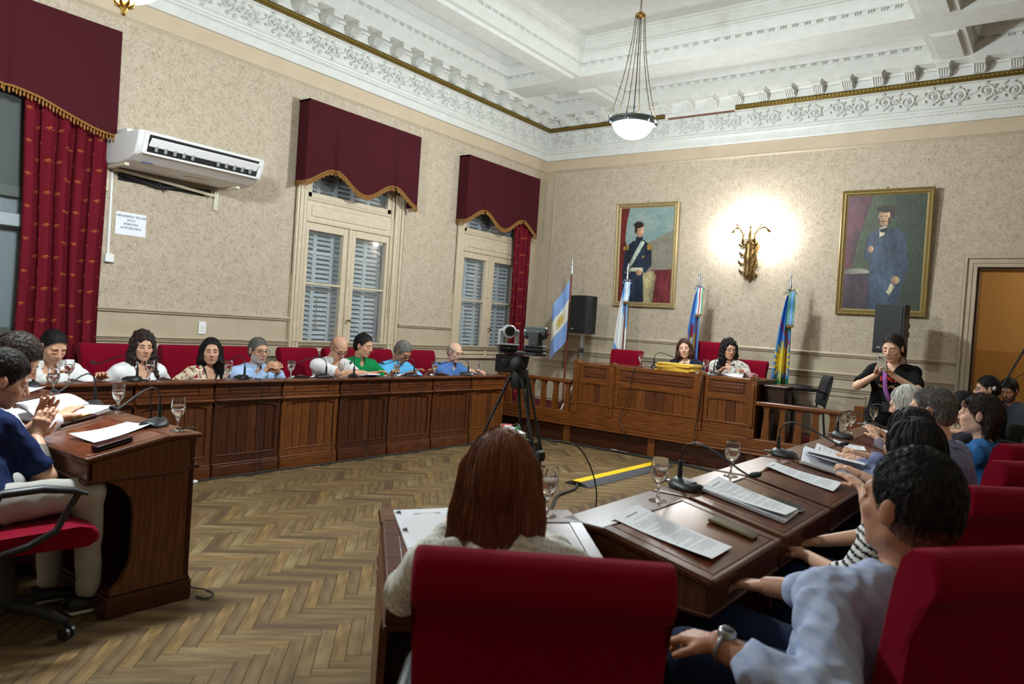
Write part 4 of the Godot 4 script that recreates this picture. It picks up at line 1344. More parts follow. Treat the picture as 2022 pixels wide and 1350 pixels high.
func make_desk(front: Material, rail: Material) -> Node3D:
	var t := Node3D.new()
	var h := DW * 0.5
	put(t, "plinth", MB.new().b2(Vector3(-h, 0, -0.4), Vector3(h, 0.1, 0.02), 0.005).b2(Vector3(-h, 0.1, -0.39), Vector3(h, 0.118, 0.012), 0.006), rail)
	var fr := MB.new()
	for s in [-1.0, 1.0]:
		fr.b2(Vector3(minf(s * h, s * (h - 0.05)), 0.115, -0.035), Vector3(maxf(s * h, s * (h - 0.05)), 0.67, 0.0), 0.004)
	fr.b2(Vector3(-h + 0.045, 0.115, -0.035), Vector3(h - 0.045, 0.185, -0.001), 0.004)
	fr.b2(Vector3(-h + 0.045, 0.178, -0.03), Vector3(h - 0.045, 0.192, 0.004), 0.005)
	var ff := put(t, "front_frame", fr, front)
	var arch := []
	for j in 13:
		var s := j / 12.0
		arch.append(Vector2(lerpf(-h + 0.045, h - 0.045, s), 0.605 + 0.03 * pow(sin(s * PI), 0.35)))
	arch.append(Vector2(h - 0.045, 0.67))
	arch.append(Vector2(-h + 0.045, 0.67))
	put(t, "arched_rail", MB.new().prism(arch, -0.03, -0.002), rail)
	for j in 6:
		var x0 := lerpf(-h + 0.05, h - 0.05, j / 6.0)
		var x1 := lerpf(-h + 0.05, h - 0.05, (j + 1) / 6.0)
		put(ff, "plank", MB.new().b2(Vector3(x0 + 0.001, 0.18, -0.03), Vector3(x1 - 0.001, 0.645, -0.014), 0.006), front if (j * 7) % 4 != 1 else M.wood_front)
	put(t, "ledge", MB.new().b2(Vector3(-h - 0.003, 0.665, -0.05), Vector3(h + 0.003, 0.69, 0.03), 0.009), rail)
	put(t, "frieze_backing", MB.new().b2(Vector3(-h + 0.001, 0.69, -0.04), Vector3(h - 0.001, 0.825, -0.012)), M.wood_dark)
	for q in [[-h, 0.69, h, 0.722], [-h, 0.792, h, 0.825], [-h, 0.728, -0.206, 0.786], [0.206, 0.728, h, 0.786], [-0.2, 0.728, 0.2, 0.7545], [-0.2, 0.7595, 0.2, 0.786]]:
		put(t, "frieze_block", MB.new().b2(Vector3(q[0], q[1], -0.02), Vector3(q[2], q[3], 0.0), 0.003), rail)
	put(t, "top_board", MB.new().b2(Vector3(-h - 0.008, 0.822, -0.14), Vector3(h + 0.008, 0.85, 0.035), 0.01), M.wood_x)
	var sl := MB.new()
	sl.xf = Transform3D(Basis(Vector3.RIGHT, -0.2), Vector3(0, 0.85, -0.135))
	sl.b2(Vector3(-h - 0.005, -0.03, -0.4), Vector3(h + 0.005, -0.003, 0.0), 0.008)
	for s in [-1.0, 1.0]:
		sl.b2(Vector3(minf(s * h, s * (h - 0.05)), -0.02, -0.395), Vector3(maxf(s * h, s * (h - 0.05)), 0.0, 0.0), 0.004)
	sl.b2(Vector3(-h, -0.03, -0.405), Vector3(h, 0.004, -0.38), 0.01)
	var st := put(t, "sloped_top", sl, M.wood_x)
	var ins := MB.new()
	ins.xf = sl.xf
	ins.b2(Vector3(-h + 0.055, -0.01, -0.375), Vector3(h - 0.055, -0.0008, -0.01), 0.002)
	put(st, "writing_panel", ins, M.wood_top)
	put(t, "apron", MB.new().b2(Vector3(-h, 0.655, -0.515), Vector3(h, 0.75, -0.49), 0.004).b2(Vector3(-h - 0.005, 0.65, -0.525), Vector3(h + 0.005, 0.668, -0.05), 0.006), M.wood_xb)
	var pr := [Vector2(0.0, 0.11), Vector2(0.03, 0.825), Vector2(0.13, 0.82), Vector2(0.505, 0.745), Vector2(0.505, 0.66), Vector2(0.43, 0.655), Vector2(0.36, 0.62), Vector2(0.31, 0.56), Vector2(0.295, 0.48), Vector2(0.295, 0.3), Vector2(0.305, 0.24), Vector2(0.34, 0.17), Vector2(0.385, 0.13), Vector2(0.385, 0.11)]
	for s in [-1.0, 1.0]:
		var sp := MB.new()
		sp.xf = Transform3D(Basis(Vector3.UP, PI / 2), Vector3.ZERO)
		sp.prism(pr, s * h - (0.024 if s > 0 else 0.0), s * h + (0.0 if s > 0 else 0.024))
		put(t, "side_panel", sp, M.wood_side)
	put(t, "back_board", MB.new().b2(Vector3(-h + 0.02, 0.1, -0.05), Vector3(h - 0.02, 0.83, -0.036)), M.wood_dark_y)
	return t

func build_desks() -> void:
	var kinds := [make_desk(M.wood_front, M.wood_x), make_desk(M.wood_front_b, M.wood_xb), make_desk(M.wood_front_c, M.wood_light)]
	var specs := []
	var zc := 2.68
	for k in 8:
		specs.append([Vector3(1.22, 0, zc + k * 0.693), PI / 2, [2, 0, 0, 1, 2, 1, 0, 1][k], ["wooden council desk of the balding man in blue shirt, next to the dais railing", "wooden council desk at the empty red chair near the balding man", "wooden council desk of the man in sky blue polo", "wooden council desk of the man in green polo", "light-fronted wooden council desk between the bearded man and the bald man in white", "dark-fronted wooden council desk of the woman in floral jacket", "wooden council desk of the curly-haired woman", "wooden council desk of the man in white by the long curtain"][k], "desks along the window wall"])
	specs.append([Vector3(3.27, 0, 8.03), PI, 1, "wooden council desk with open side panel, at the free end beside the parquet gap", ""])
	specs.append([Vector3(2.57, 0, 8.03), PI, 0, "wooden council desk holding the large open binder, next to the free end desk", ""])
	specs.append([Vector3(1.53, 0, 7.97), PI, 0, "wooden council desk in the corner by the curtain, papers on its slope", ""])
	specs.append([Vector3(5.5, 0, 8.07), atan2(-0.76, -0.65), 0, "wooden council desk of the long red-haired woman, set at a slant", ""])
	for k in 7:
		specs.append([Vector3(5.77, 0, 7.57 - k * 0.715), -PI / 2, [0, 1, 0, 2, 1, 0, 0][k], ["wooden council desk with a single sheet and the gold phone", "wooden council desk with spiral notebook and silver phone", "wooden council desk with one sheet beside the open binder", "wooden council desk bearing the thick open binder", "wooden council desk of the woman with short fringe", "wooden council desk of the white-haired person", "last wooden council desk before the standing woman"][k], "desks of the row facing the windows"])
	for s in specs:
		var d: Node3D = kinds[s[2]].duplicate()
		d.name = numbered("council_desk")
		add_child(d)
		d.position = s[0]
		d.rotation.y = s[1]
		d.set_meta("label", s[3])
		d.set_meta("category", "desk")
		if s[4]: d.set_meta("group", s[4])
		desk_xf.append(d.transform)
	for k in kinds: k.free()

func make_chair() -> Node3D:
	var t := Node3D.new()
	var seat := [Vector2(-0.24, 0.43), Vector2(-0.1, 0.405), Vector2(0.1, 0.405), Vector2(0.2, 0.4), Vector2(0.25, 0.4), Vector2(0.285, 0.42), Vector2(0.29, 0.45), Vector2(0.27, 0.48), Vector2(0.22, 0.495), Vector2(0.1, 0.49), Vector2(-0.1, 0.485), Vector2(-0.22, 0.49), Vector2(-0.25, 0.465)]
	put(t, "seat", pillow(seat, 0.255, 0.0, 0.9), M.red_cloth)
	var back := [Vector2(-0.19, 0.48), Vector2(-0.185, 0.55), Vector2(-0.2, 0.68), Vector2(-0.225, 0.82), Vector2(-0.25, 0.95), Vector2(-0.265, 1.02), Vector2(-0.285, 1.07), Vector2(-0.315, 1.095), Vector2(-0.35, 1.095), Vector2(-0.38, 1.075), Vector2(-0.395, 1.04), Vector2(-0.39, 1.01), Vector2(-0.372, 0.99), Vector2(-0.345, 0.975), Vector2(-0.335, 0.95), Vector2(-0.315, 0.82), Vector2(-0.285, 0.65), Vector2(-0.265, 0.53), Vector2(-0.255, 0.46), Vector2(-0.22, 0.445)]
	put(t, "backrest", pillow(back, 0.25, 0.06, 0.8), M.red_cloth)
	for s in [-1.0, 1.0]:
		var a := MB.new()
		var x: float = s * 0.285
		a.tube([Vector3(s * 0.2, 0.41, -0.12), Vector3(x * 0.95, 0.42, -0.1), Vector3(x, 0.45, 0.0), Vector3(x, 0.5, 0.1), Vector3(x, 0.6, 0.15), Vector3(x, 0.655, 0.18)], 0.018, 8, 0.8)
		a.tube([Vector3(x, 0.645, 0.215), Vector3(x, 0.665, 0.16), Vector3(x, 0.685, 0.04), Vector3(x, 0.68, -0.1), Vector3(x, 0.655, -0.2), Vector3(s * 0.25, 0.62, -0.235)], [0.012, 0.022, 0.026, 0.026, 0.022, 0.016], 8, 0.7)
		put(t, "armrest", a, M.black)
	put(t, "column", MB.new().lathe([Vector2(0.12, 0.4), Vector2(0.1, 0.38), Vector2(0.03, 0.37), Vector2(0.028, 0.25), Vector2(0.038, 0.24), Vector2(0.04, 0.12), Vector2(0.055, 0.1)], 14), M.black_soft)
	put(t, "back_strut", MB.new().tube([Vector3(0, 0.39, -0.1), Vector3(0, 0.41, -0.26), Vector3(0, 0.5, -0.3), Vector3(0, 0.62, -0.3)], 0.03, 8, 0.4), M.black_soft)
	for k in 5:
		var a := TAU * k / 5 + 0.3
		var dir := Vector3(sin(a), 0, cos(a))
		var bl := put(t, "base_leg", MB.new().tube([Vector3(0, 0.11, 0) + dir * 0.03, Vector3(0, 0.11, 0) + dir * 0.16, Vector3(0, 0.075, 0) + dir * 0.3], [0.03, 0.026, 0.016], 8), M.black_soft)
		var c := MB.new()
		c.xf = Transform3D(Basis(Vector3.UP, a), dir * 0.3 + Vector3(0, 0.028, 0))
		for s in [-0.016, 0.016]:
			c.tube([Vector3(s - 0.009, 0, 0), Vector3(s + 0.009, 0, 0)], 0.028, 12)
		c.tube([Vector3(0, 0.03, 0), Vector3(0, 0.06, 0)], 0.012, 6)
		put(bl, "castor", c, M.black)
	return t

func build_chairs() -> void:
	var proto := make_chair()
	var L := "red upholstered swivel chair between the window wall and its desk"
	var specs := [
		[Vector3(0.5, 0, 6.93), PI / 2, "red swivel chair behind the curly-haired woman"],
		[Vector3(0.5, 0, 6.2), PI / 2, "red swivel chair of the woman in the floral jacket"],
		[Vector3(0.5, 0, 5.66), PI / 2, "red swivel chair of the bearded man in light blue by the wall"],
		[Vector3(0.5, 0, 4.87), PI / 2, "red swivel chair beside the bald man in white"],
		[Vector3(0.46, 0, 4.22), PI / 2, "red swivel chair of the man in the green polo"],
		[Vector3(0.46, 0, 3.66), PI / 2, "red swivel chair of the man in the sky blue polo"],
		[Vector3(0.5, 0, 2.9), PI / 2, "red swivel chair next to the bald man in the blue shirt"],
		[Vector3(0.5, 0, 7.56), PI / 2 + 0.1, "red swivel chair of the man in white by the long curtain"],
		[Vector3(3.43, 0, 8.78), PI - 0.1, "red swivel chair of the young man in navy polo"],
		[Vector3(2.57, 0, 8.98), PI, "red swivel chair of the man reading the big binder"],
		[Vector3(6.12, 0, 8.6), PI + 0.62, "red swivel chair of the long red-haired woman, seen from behind"],
		[Vector3(6.77, 0, 7.93), PI + 0.93, "red swivel chair of the man leaning back in pale blue shirt"],
		[Vector3(6.82, 0, 6.93), PI + 0.75, "red swivel chair of the woman in striped top"],
		[Vector3(6.84, 0, 6.12), PI + 0.8, "red swivel chair of the woman reading the open binder"],
		[Vector3(6.76, 0, 5.4), PI + 0.95, "red swivel chair of the grey-haired man with black glasses"],
		[Vector3(6.82, 0, 4.7), PI + 1.1, "red swivel chair of the woman with short fringe"],
		[Vector3(6.84, 0, 4.05), PI + 1.4, "red swivel chair of the white-haired person"],
		[Vector3(6.8, 0, 3.3), PI + 1.4, "red swivel chair of the dark-haired man looking down"],
	]
	for s in specs:
		var c: Node3D = proto.duplicate()
		c.name = numbered("swivel_chair")
		add_child(c)
		c.position = s[0]
		c.rotation.y = s[1]
		c.set_meta("label", s[2])
		c.set_meta("category", "chair")
		if s[1] == PI + 0.62: c.scale = Vector3(1, 0.965, 1)
		c.set_meta("group", "red swivel chairs at the desks")
	for s in [[Vector3(2.13, 0.332, 0.95), 0.1, "low red chair behind the dais desk beside the standing flags"], [Vector3(3.22, 0.332, 0.72), 0.0, "tall red chair of the presiding woman in dark jacket"], [Vector3(3.85, 0.332, 0.9), 0.0, "red chair of the woman with long black hair at the dais"]]:
		var c: Node3D = proto.duplicate()
		c.name = numbered("swivel_chair")
		add_child(c)
		c.position = s[0]
		c.rotation.y = s[1]
		if s[0].x < 3.0 or s[0].x > 3.5: c.scale = Vector3(0.92, 0.86, 0.92)
		else: c.scale = Vector3(1, 1.04, 1)
		c.set_meta("label", s[2])
		c.set_meta("category", "chair")
		c.set_meta("group", "red chairs on the dais")
	proto.free()
	# black visitor chair on the dais
	var v := thing("visitor_chair", "black visitor chair with arms standing behind the short railing", "chair", Vector3(4.62, 0.332, 1.0), -1.15)
	put(v, "seat", pillow([Vector2(-0.2, 0.4), Vector2(0.2, 0.4), Vector2(0.24, 0.42), Vector2(0.23, 0.45), Vector2(0.15, 0.465), Vector2(-0.2, 0.46), Vector2(-0.22, 0.43)], 0.23, 0.0, 0.9), M.black_soft)
	put(v, "backrest", pillow([Vector2(-0.2, 0.5), Vector2(-0.21, 0.62), Vector2(-0.25, 0.78), Vector2(-0.28, 0.84), Vector2(-0.31, 0.84), Vector2(-0.31, 0.78), Vector2(-0.27, 0.62), Vector2(-0.25, 0.5), Vector2(-0.23, 0.48)], 0.22, 0.0, 0.7), M.black_soft)
	for s in [-1.0, 1.0]:
		put(v, "front_leg", MB.new().tube([Vector3(s * 0.26, 0.0, 0.24), Vector3(s * 0.26, 0.58, 0.22), Vector3(s * 0.26, 0.645, 0.17), Vector3(s * 0.26, 0.66, 0.1), Vector3(s * 0.26, 0.66, -0.16), Vector3(s * 0.23, 0.64, -0.25)], 0.013, 8), M.black)
		put(v, "back_leg", MB.new().tube([Vector3(s * 0.25, 0.0, -0.27), Vector3(s * 0.24, 0.42, -0.22), Vector3(s * 0.22, 0.75, -0.29)], 0.012, 8), M.black)
		put(v, "arm_pad", MB.new().tube([Vector3(s * 0.26, 0.675, 0.13), Vector3(s * 0.26, 0.68, -0.02), Vector3(s * 0.26, 0.675, -0.16)], [0.012, 0.02, 0.014], 8), M.black)
	put(v, "seat_rail", MB.new().tube([Vector3(-0.25, 0.41, 0.2), Vector3(0.25, 0.41, 0.2)], 0.011, 6).tube([Vector3(-0.25, 0.41, -0.2), Vector3(0.25, 0.41, -0.2)], 0.011, 6), M.black)

# ---------- figures: distance fields meshed as surface nets ----------
class Field:
	var o: Vector3
	var h: float
	var nx: int
	var ny: int
	var nz: int
	var g := PackedFloat32Array()
	func _init(lo: Vector3, hi: Vector3, cell: float) -> void:
		h = cell
		o = lo - Vector3(cell, cell, cell) * 2.0
		var s := (hi - lo) / cell
		nx = int(s.x) + 5; ny = int(s.y) + 5; nz = int(s.z) + 5
		g.resize(nx * ny * nz)
		g.fill(0.5)
	# tapered capsule; fl: direction in which it is flattened by q
	func cap(a: Vector3, b: Vector3, ra: float, rb: float, k: float, fl := Vector3.ZERO, q := 1.0, carve := false) -> void:
		var m := maxf(ra, rb) + k + h * 1.6
		var i0 := maxi(0, int((minf(a.x, b.x) - m - o.x) / h)); var i1 := mini(nx - 1, int((maxf(a.x, b.x) + m - o.x) / h) + 1)
		var j0 := maxi(0, int((minf(a.y, b.y) - m - o.y) / h)); var j1 := mini(ny - 1, int((maxf(a.y, b.y) + m - o.y) / h) + 1)
		var k0 := maxi(0, int((minf(a.z, b.z) - m - o.z) / h)); var k1 := mini(nz - 1, int((maxf(a.z, b.z) + m - o.z) / h) + 1)
		var ab := b - a
		var inv := 1.0 / maxf(ab.length_squared(), 1e-9)
		var dr := rb - ra
		var flat := q != 1.0
		for z in range(k0, k1 + 1):
			for y in range(j0, j1 + 1):
				var row := (z * ny + y) * nx
				for x in range(i0, i1 + 1):
					var r := Vector3(o.x + x * h, o.y + y * h, o.z + z * h) - a
					var t := clampf(r.dot(ab) * inv, 0.0, 1.0)
					r -= ab * t
					if flat: r += fl * (r.dot(fl) * (q - 1.0))
					var d := r.length() - ra - dr * t
					var e := g[row + x]
					if carve:
						d = -d
						var w := maxf(k - absf(d - e), 0.0)
						g[row + x] = maxf(d, e) + w * w * 0.25 / k
					else:
						var w := maxf(k - absf(d - e), 0.0)
						g[row + x] = minf(d, e) - w * w * 0.25 / k
	# ellipsoid with axes of basis bs
	func ell(c: Vector3, r: Vector3, bs: Basis, k: float, carve := false) -> void:
		var m := maxf(r.x, maxf(r.y, r.z)) + k + h * 1.6
		var i0 := maxi(0, int((c.x - m - o.x) / h)); var i1 := mini(nx - 1, int((c.x + m - o.x) / h) + 1)
		var j0 := maxi(0, int((c.y - m - o.y) / h)); var j1 := mini(ny - 1, int((c.y + m - o.y) / h) + 1)
		var k0 := maxi(0, int((c.z - m - o.z) / h)); var k1 := mini(nz - 1, int((c.z + m - o.z) / h) + 1)
		var ax := bs.x / r.x; var ay := bs.y / r.y; var az := bs.z / r.z
		var ir := Vector3(1.0 / r.x, 1.0 / r.y, 1.0 / r.z)
		for z in range(k0, k1 + 1):
			for y in range(j0, j1 + 1):
				var row := (z * ny + y) * nx
				for x in range(i0, i1 + 1):
					var p := Vector3(o.x + x * h, o.y + y * h, o.z + z * h) - c
					var w3 := Vector3(p.dot(ax), p.dot(ay), p.dot(az))
					var l := w3.length()
					var d := l * (l - 1.0) / maxf((w3 * ir).length(), 1e-5)
					var e := g[row + x]
					if carve:
						d = -d
						var w := maxf(k - absf(d - e), 0.0)
						g[row + x] = maxf(d, e) + w * w * 0.25 / k
					else:
						var w := maxf(k - absf(d - e), 0.0)
						g[row + x] = minf(d, e) - w * w * 0.25 / k
	# keep only the side of the plane that n points away from
	func plane(p0: Vector3, n: Vector3, k := 0.004) -> void:
		for z in nz:
			for y in ny:
				var row := (z * ny + y) * nx
				for x in nx:
					var e := g[row + x]
					if e > 0.4: continue
					var d := (Vector3(o.x + x * h, o.y + y * h, o.z + z * h) - p0).dot(n)
					var w := maxf(k - absf(d - e), 0.0)
					g[row + x] = maxf(d, e) + w * w * 0.25 / k
	func val(p: Vector3) -> float:
		var q := (p - o) / h
		var i := int(q.x); var j := int(q.y); var k := int(q.z)
		if i < 0 or j < 0 or k < 0 or i > nx - 2 or j > ny - 2 or k > nz - 2: return 0.5
		var u := q.x - i; var v := q.y - j; var w := q.z - k
		var b := (k * ny + j) * nx + i
		var c := b + nx * ny
		return lerpf(lerpf(lerpf(g[b], g[b + 1], u), lerpf(g[b + nx], g[b + nx + 1], u), v), lerpf(lerpf(g[c], g[c + 1], u), lerpf(g[c + nx], g[c + nx + 1], u), v), w)
	func grad(p: Vector3) -> Vector3:
		var e := h
		var r := Vector3(val(p + Vector3(e, 0, 0)) - val(p - Vector3(e, 0, 0)), val(p + Vector3(0, e, 0)) - val(p - Vector3(0, e, 0)), val(p + Vector3(0, 0, e)) - val(p - Vector3(0, 0, e)))
		return r.normalized() if r.length_squared() > 1e-12 else Vector3.UP
	func net(mb: MB, paint = null) -> void:
		var cells := PackedInt32Array()
		cells.resize(nx * ny * nz)
		cells.fill(-1)
		var sy := nx
		var sz := nx * ny
		var lim := h * 1.9
		var base := mb.v.size()
		var where := PackedInt32Array()
		for z in nz - 1:
			for y in ny - 1:
				var row := z * sz + y * sy
				for x in nx - 1:
					var i := row + x
					var a := g[i]
					if a > lim or a < -lim: continue
					var b := g[i + 1]; var c := g[i + sy]; var d := g[i + sy + 1]
					var e := g[i + sz]; var f := g[i + sz + 1]; var p := g[i + sz + sy]; var q := g[i + sz + sy + 1]
					var neg := int(a < 0) + int(b < 0) + int(c < 0) + int(d < 0) + int(e < 0) + int(f < 0) + int(p < 0) + int(q < 0)
					if neg == 0 or neg == 8: continue
					var s := Vector3.ZERO
					var n := 0
					if (a < 0) != (b < 0): s += Vector3(a / (a - b), 0, 0); n += 1
					if (c < 0) != (d < 0): s += Vector3(c / (c - d), 1, 0); n += 1
					if (e < 0) != (f < 0): s += Vector3(e / (e - f), 0, 1); n += 1
					if (p < 0) != (q < 0): s += Vector3(p / (p - q), 1, 1); n += 1
					if (a < 0) != (c < 0): s += Vector3(0, a / (a - c), 0); n += 1
					if (b < 0) != (d < 0): s += Vector3(1, b / (b - d), 0); n += 1
					if (e < 0) != (p < 0): s += Vector3(0, e / (e - p), 1); n += 1
					if (f < 0) != (q < 0): s += Vector3(1, f / (f - q), 1); n += 1
					if (a < 0) != (e < 0): s += Vector3(0, 0, a / (a - e)); n += 1
					if (b < 0) != (f < 0): s += Vector3(1, 0, b / (b - f)); n += 1
					if (c < 0) != (p < 0): s += Vector3(0, 1, c / (c - p)); n += 1
					if (d < 0) != (q < 0): s += Vector3(1, 1, d / (d - q)); n += 1
					s /= n
					var pos := o + (Vector3(x, y, z) + s) * h
					mb.v.append(pos)
					mb.n.append(Vector3(b + d + f + q - a - c - e - p, c + d + p + q - a - b - e - f, e + f + p + q - a - b - c - d).normalized())
					mb.c.append(paint.call(pos) if paint != null else mb.col)
					mb.u.append(Vector2(pos.x, pos.y))
					cells[i] = mb.v.size() - 1
					where.append(i)
		for i in where:
			var a := g[i]
			# edge along each axis that starts at this cell's corner
			for ax in 3:
				var st: int = [1, sy, sz][ax]
				var b := g[i + st]
				if (a < 0) == (b < 0): continue
				var s1: int = [sy, sz, 1][ax]
				var s2: int = [sz, 1, sy][ax]
				if i - s1 - s2 < 0: continue
				var q0 := cells[i]; var q1 := cells[i - s1]; var q2 := cells[i - s1 - s2]; var q3 := cells[i - s2]
				if q0 < 0 or q1 < 0 or q2 < 0 or q3 < 0: continue
				if a < 0:
					mb.t3(q0, q1, q2); mb.t3(q0, q2, q3)
				else:
					mb.t3(q0, q2, q1); mb.t3(q0, q3, q2)

func relax(mb: MB, from: int, amp: float, freq: Vector3, sd: int, ridged := false, bias := 0.0) -> void:
	var f := FastNoiseLite.new()
	f.seed = sd
	f.frequency = 1.0
	f.fractal_octaves = 2
	f.noise_type = FastNoiseLite.TYPE_SIMPLEX_SMOOTH
	for k in range(from, mb.v.size()):
		var p := mb.v[k]
		var t := f.get_noise_3d(p.x * freq.x, p.y * freq.y, p.z * freq.z)
		mb.v[k] = p + mb.n[k] * (amp * (0.5 - 2.0 * absf(t) if ridged else t + bias))
	renormal(mb, from)

func renormal(mb: MB, from: int) -> void:
	for k in range(from, mb.n.size()): mb.n[k] = Vector3.ZERO
	for k in range(0, mb.ix.size(), 3):
		var a := mb.ix[k]
		if a < from: continue
		var b := mb.ix[k + 1]
		var c := mb.ix[k + 2]
		var nn := (mb.v[c] - mb.v[a]).cross(mb.v[b] - mb.v[a])
		mb.n[a] += nn; mb.n[b] += nn; mb.n[c] += nn
	for k in range(from, mb.n.size()): mb.n[k] = mb.n[k].normalized()

func elbow(s: Vector3, w: Vector3, l1: float, l2: float, pole: Vector3) -> Vector3:
	var d := w - s
	var L := clampf(d.length(), 0.05, (l1 + l2) * 0.995)
	var u := d.normalized()
	var a := (l1 * l1 - l2 * l2 + L * L) / (2.0 * L)
	var hh := sqrt(maxf(l1 * l1 - a * a, 0.0))
	var p := (pole - u * pole.dot(u)).normalized()
	return s + u * a + p * hh

# one person; every joint is given in world coordinates relative to the base point
func compute_person(s: Dictionary) -> Dictionary:
	var out := {}
	var pel: Vector3 = s.pel
	var head: Vector3 = s.head
	var fwd: Vector3 = s.dir.normalized()
	var side := Vector3.UP.cross(fwd).normalized()   # person's left
	var face: Vector3 = s.get("face", fwd).normalized()
	var hup: Vector3 = s.get("hup", Vector3.UP)
	var hx := hup.cross(face).normalized()
	var hb := Basis(hx, face.cross(hx).normalized(), face)
	var fem: bool = s.get("fem", false)
	var b: float = s.get("bulk", 1.0)
	var sw: float = s.get("sw", 0.16 if fem else 0.185)
	var cell: float = s.get("cell", 0.013)
	var hs: float = s.get("hs", 0.96 if fem else 1.0)
	var neck := head - hb.y * 0.125 * hs - hb.z * 0.035
	neck = neck + (pel + Vector3(0, 0.45, 0) - neck) * 0.06
	var nb := neck - Vector3(0, 0.045, 0) - fwd * 0.01
	var chest := pel.lerp(nb, 0.66) - fwd * 0.012
	var tup := (nb - pel).normalized()
	var tf := (fwd - tup * fwd.dot(tup)).normalized()
	var shy: Vector3 = s.get("shrug", Vector3.ZERO)
	var SL := nb + side * sw - tup * 0.055 + shy
	var SR := nb - side * sw - tup * 0.055 + shy
	var l1: float = s.get("l1", 0.26 if fem else 0.285)
	var l2: float = s.get("l2", 0.235 if fem else 0.255)
	var WL: Vector3 = s.wl
	var WR: Vector3 = s.wr
	var pl: Vector3 = s.get("pole_l", side * 0.7 + Vector3.DOWN - fwd * 0.4)
	var pr: Vector3 = s.get("pole_r", -side * 0.7 + Vector3.DOWN - fwd * 0.4)
	var EL := elbow(SL, WL, l1, l2, pl)
	var ER := elbow(SR, WR, l1, l2, pr)
	WL = EL + (WL - EL).normalized() * l2
	WR = ER + (WR - ER).normalized() * l2
	var ar := (0.041 if fem else 0.048) * b
	var belly: float = s.get("belly", 0.0)
	var tk := 0.05
	# legs
	var hipw := 0.085
	var KL: Vector3
	var KR: Vector3
	var FL: Vector3
	var FR: Vector3
	if s.get("standing", false):
		KL = pel + side * 0.09 + Vector3(0, -0.44, 0); KR = pel - side * 0.09 + Vector3(0, -0.44, 0)
		FL = KL + Vector3(0, -0.4, 0) - fwd * 0.02; FR = KR + Vector3(0, -0.4, 0) - fwd * 0.02
	else:
		KL = s.get("kl", pel + side * 0.11 + fwd * 0.42 + Vector3(0, -0.02, 0)); KR = s.get("kr", pel - side * 0.11 + fwd * 0.42 + Vector3(0, -0.02, 0))
		FL = s.get("fl", Vector3(KL.x, 0.1, KL.z) + fwd * 0.03); FR = s.get("fr", Vector3(KR.x, 0.1, KR.z) + fwd * 0.03)
	var lo := pel
	var hi := pel
	for p in [nb, SL, SR, EL, ER, WL, WR, pel + Vector3(0, -0.1, 0)]:
		lo = lo.min(p); hi = hi.max(p)
	lo -= Vector3(0.2, 0.16, 0.2)
	hi += Vector3(0.2, 0.12, 0.2)
	# ---- body (skin): trunk, arms, neck
	var skin: Color = s.skin
	var body := MB.new()
	body.col = skin
	var F := Field.new(lo, hi, cell)
	var inn := 0.012
	trunk(F, pel, chest, nb, SL, SR, side, tf, b, belly, -inn, fem)
	F.cap(nb - tup * 0.02, neck + hb.y * 0.03, 0.052 * hs if not fem else 0.045, 0.05 * hs if not fem else 0.043, 0.03)
	for q in [[SL, EL, WL], [SR, ER, WR]]:
		F.cap(q[0], q[1], ar + 0.004, ar * 0.86, 0.03)
		F.cap(q[1], q[2], ar * 0.88, ar * 0.58, 0.02)
	F.net(body)
	# ---- head
	var ch := 0.0042 if s.get("near", false) else 0.0052
	var H := Field.new(head - Vector3(0.14, 0.16, 0.14), head + Vector3(0.14, 0.16, 0.14), ch)
	var P := func(x: float, y: float, z: float) -> Vector3: return head + hb * (Vector3(x, y, z) * hs)
	H.ell(P.call(0, 0.03, -0.018), Vector3(0.076, 0.088, 0.096) * hs, hb, 0.01)
	var jw: float = s.get("jaw", 1.0)
	H.ell(P.call(0, -0.04, 0.018), Vector3(0.061 * jw, 0.074, 0.068) * hs, hb, 0.03)
	H.cap(P.call(-0.044 * jw, -0.066, -0.005), P.call(-0.012, -0.098, 0.05), 0.02 * hs, 0.018 * hs, 0.02)
	H.cap(P.call(0.044 * jw, -0.066, -0.005), P.call(0.012, -0.098, 0.05), 0.02 * hs, 0.018 * hs, 0.02)
	H.cap(P.call(-0.035, 0.024, 0.066), P.call(0.035, 0.024, 0.066), 0.015 * hs, 0.015 * hs, 0.012)
	H.cap(P.call(-0.042, -0.022, 0.052), P.call(-0.032, -0.03, 0.058), 0.02 * hs, 0.018 * hs, 0.015)
	H.cap(P.call(0.042, -0.022, 0.052), P.call(0.032, -0.03, 0.058), 0.02 * hs, 0.018 * hs, 0.015)
	for e in [-1.0, 1.0]:
		H.ell(P.call(e * 0.031, 0.002, 0.088), Vector3(0.017, 0.0115, 0.014) * hs, hb, 0.01, true)
	H.cap(P.call(0, 0.012, 0.079), P.call(0, -0.026, 0.1), 0.009 * hs, 0.0125 * hs, 0.01)
	H.cap(P.call(-0.011, -0.033, 0.088), P.call(0.011, -0.033, 0.088), 0.0095 * hs, 0.0095 * hs, 0.006)
	H.cap(P.call(-0.015, -0.0585, 0.0755), P.call(0.015, -0.0585, 0.0755), 0.0072 * hs, 0.0072 * hs, 0.008)
	H.cap(P.call(-0.012, -0.0695, 0.0735), P.call(0.012, -0.0695, 0.0735), 0.0082 * hs, 0.0082 * hs, 0.008)
	for e in [-1.0, 1.0]:
		H.ell(P.call(e * 0.08, -0.006, -0.014), Vector3(0.009, 0.031, 0.019) * hs, hb * Basis(Vector3.UP, e * 0.35), 0.006)
	H.cap(P.call(0, -0.05, -0.03), neck - hb.y * 0.02, 0.05 * hs if not fem else 0.043, 0.051 * hs if not fem else 0.045, 0.03)
	var hbi := hb.inverse()
	var stub: float = s.get("stubble", 0.0)
	var beard: Color = s.get("beard", Color(0.05, 0.04, 0.035))
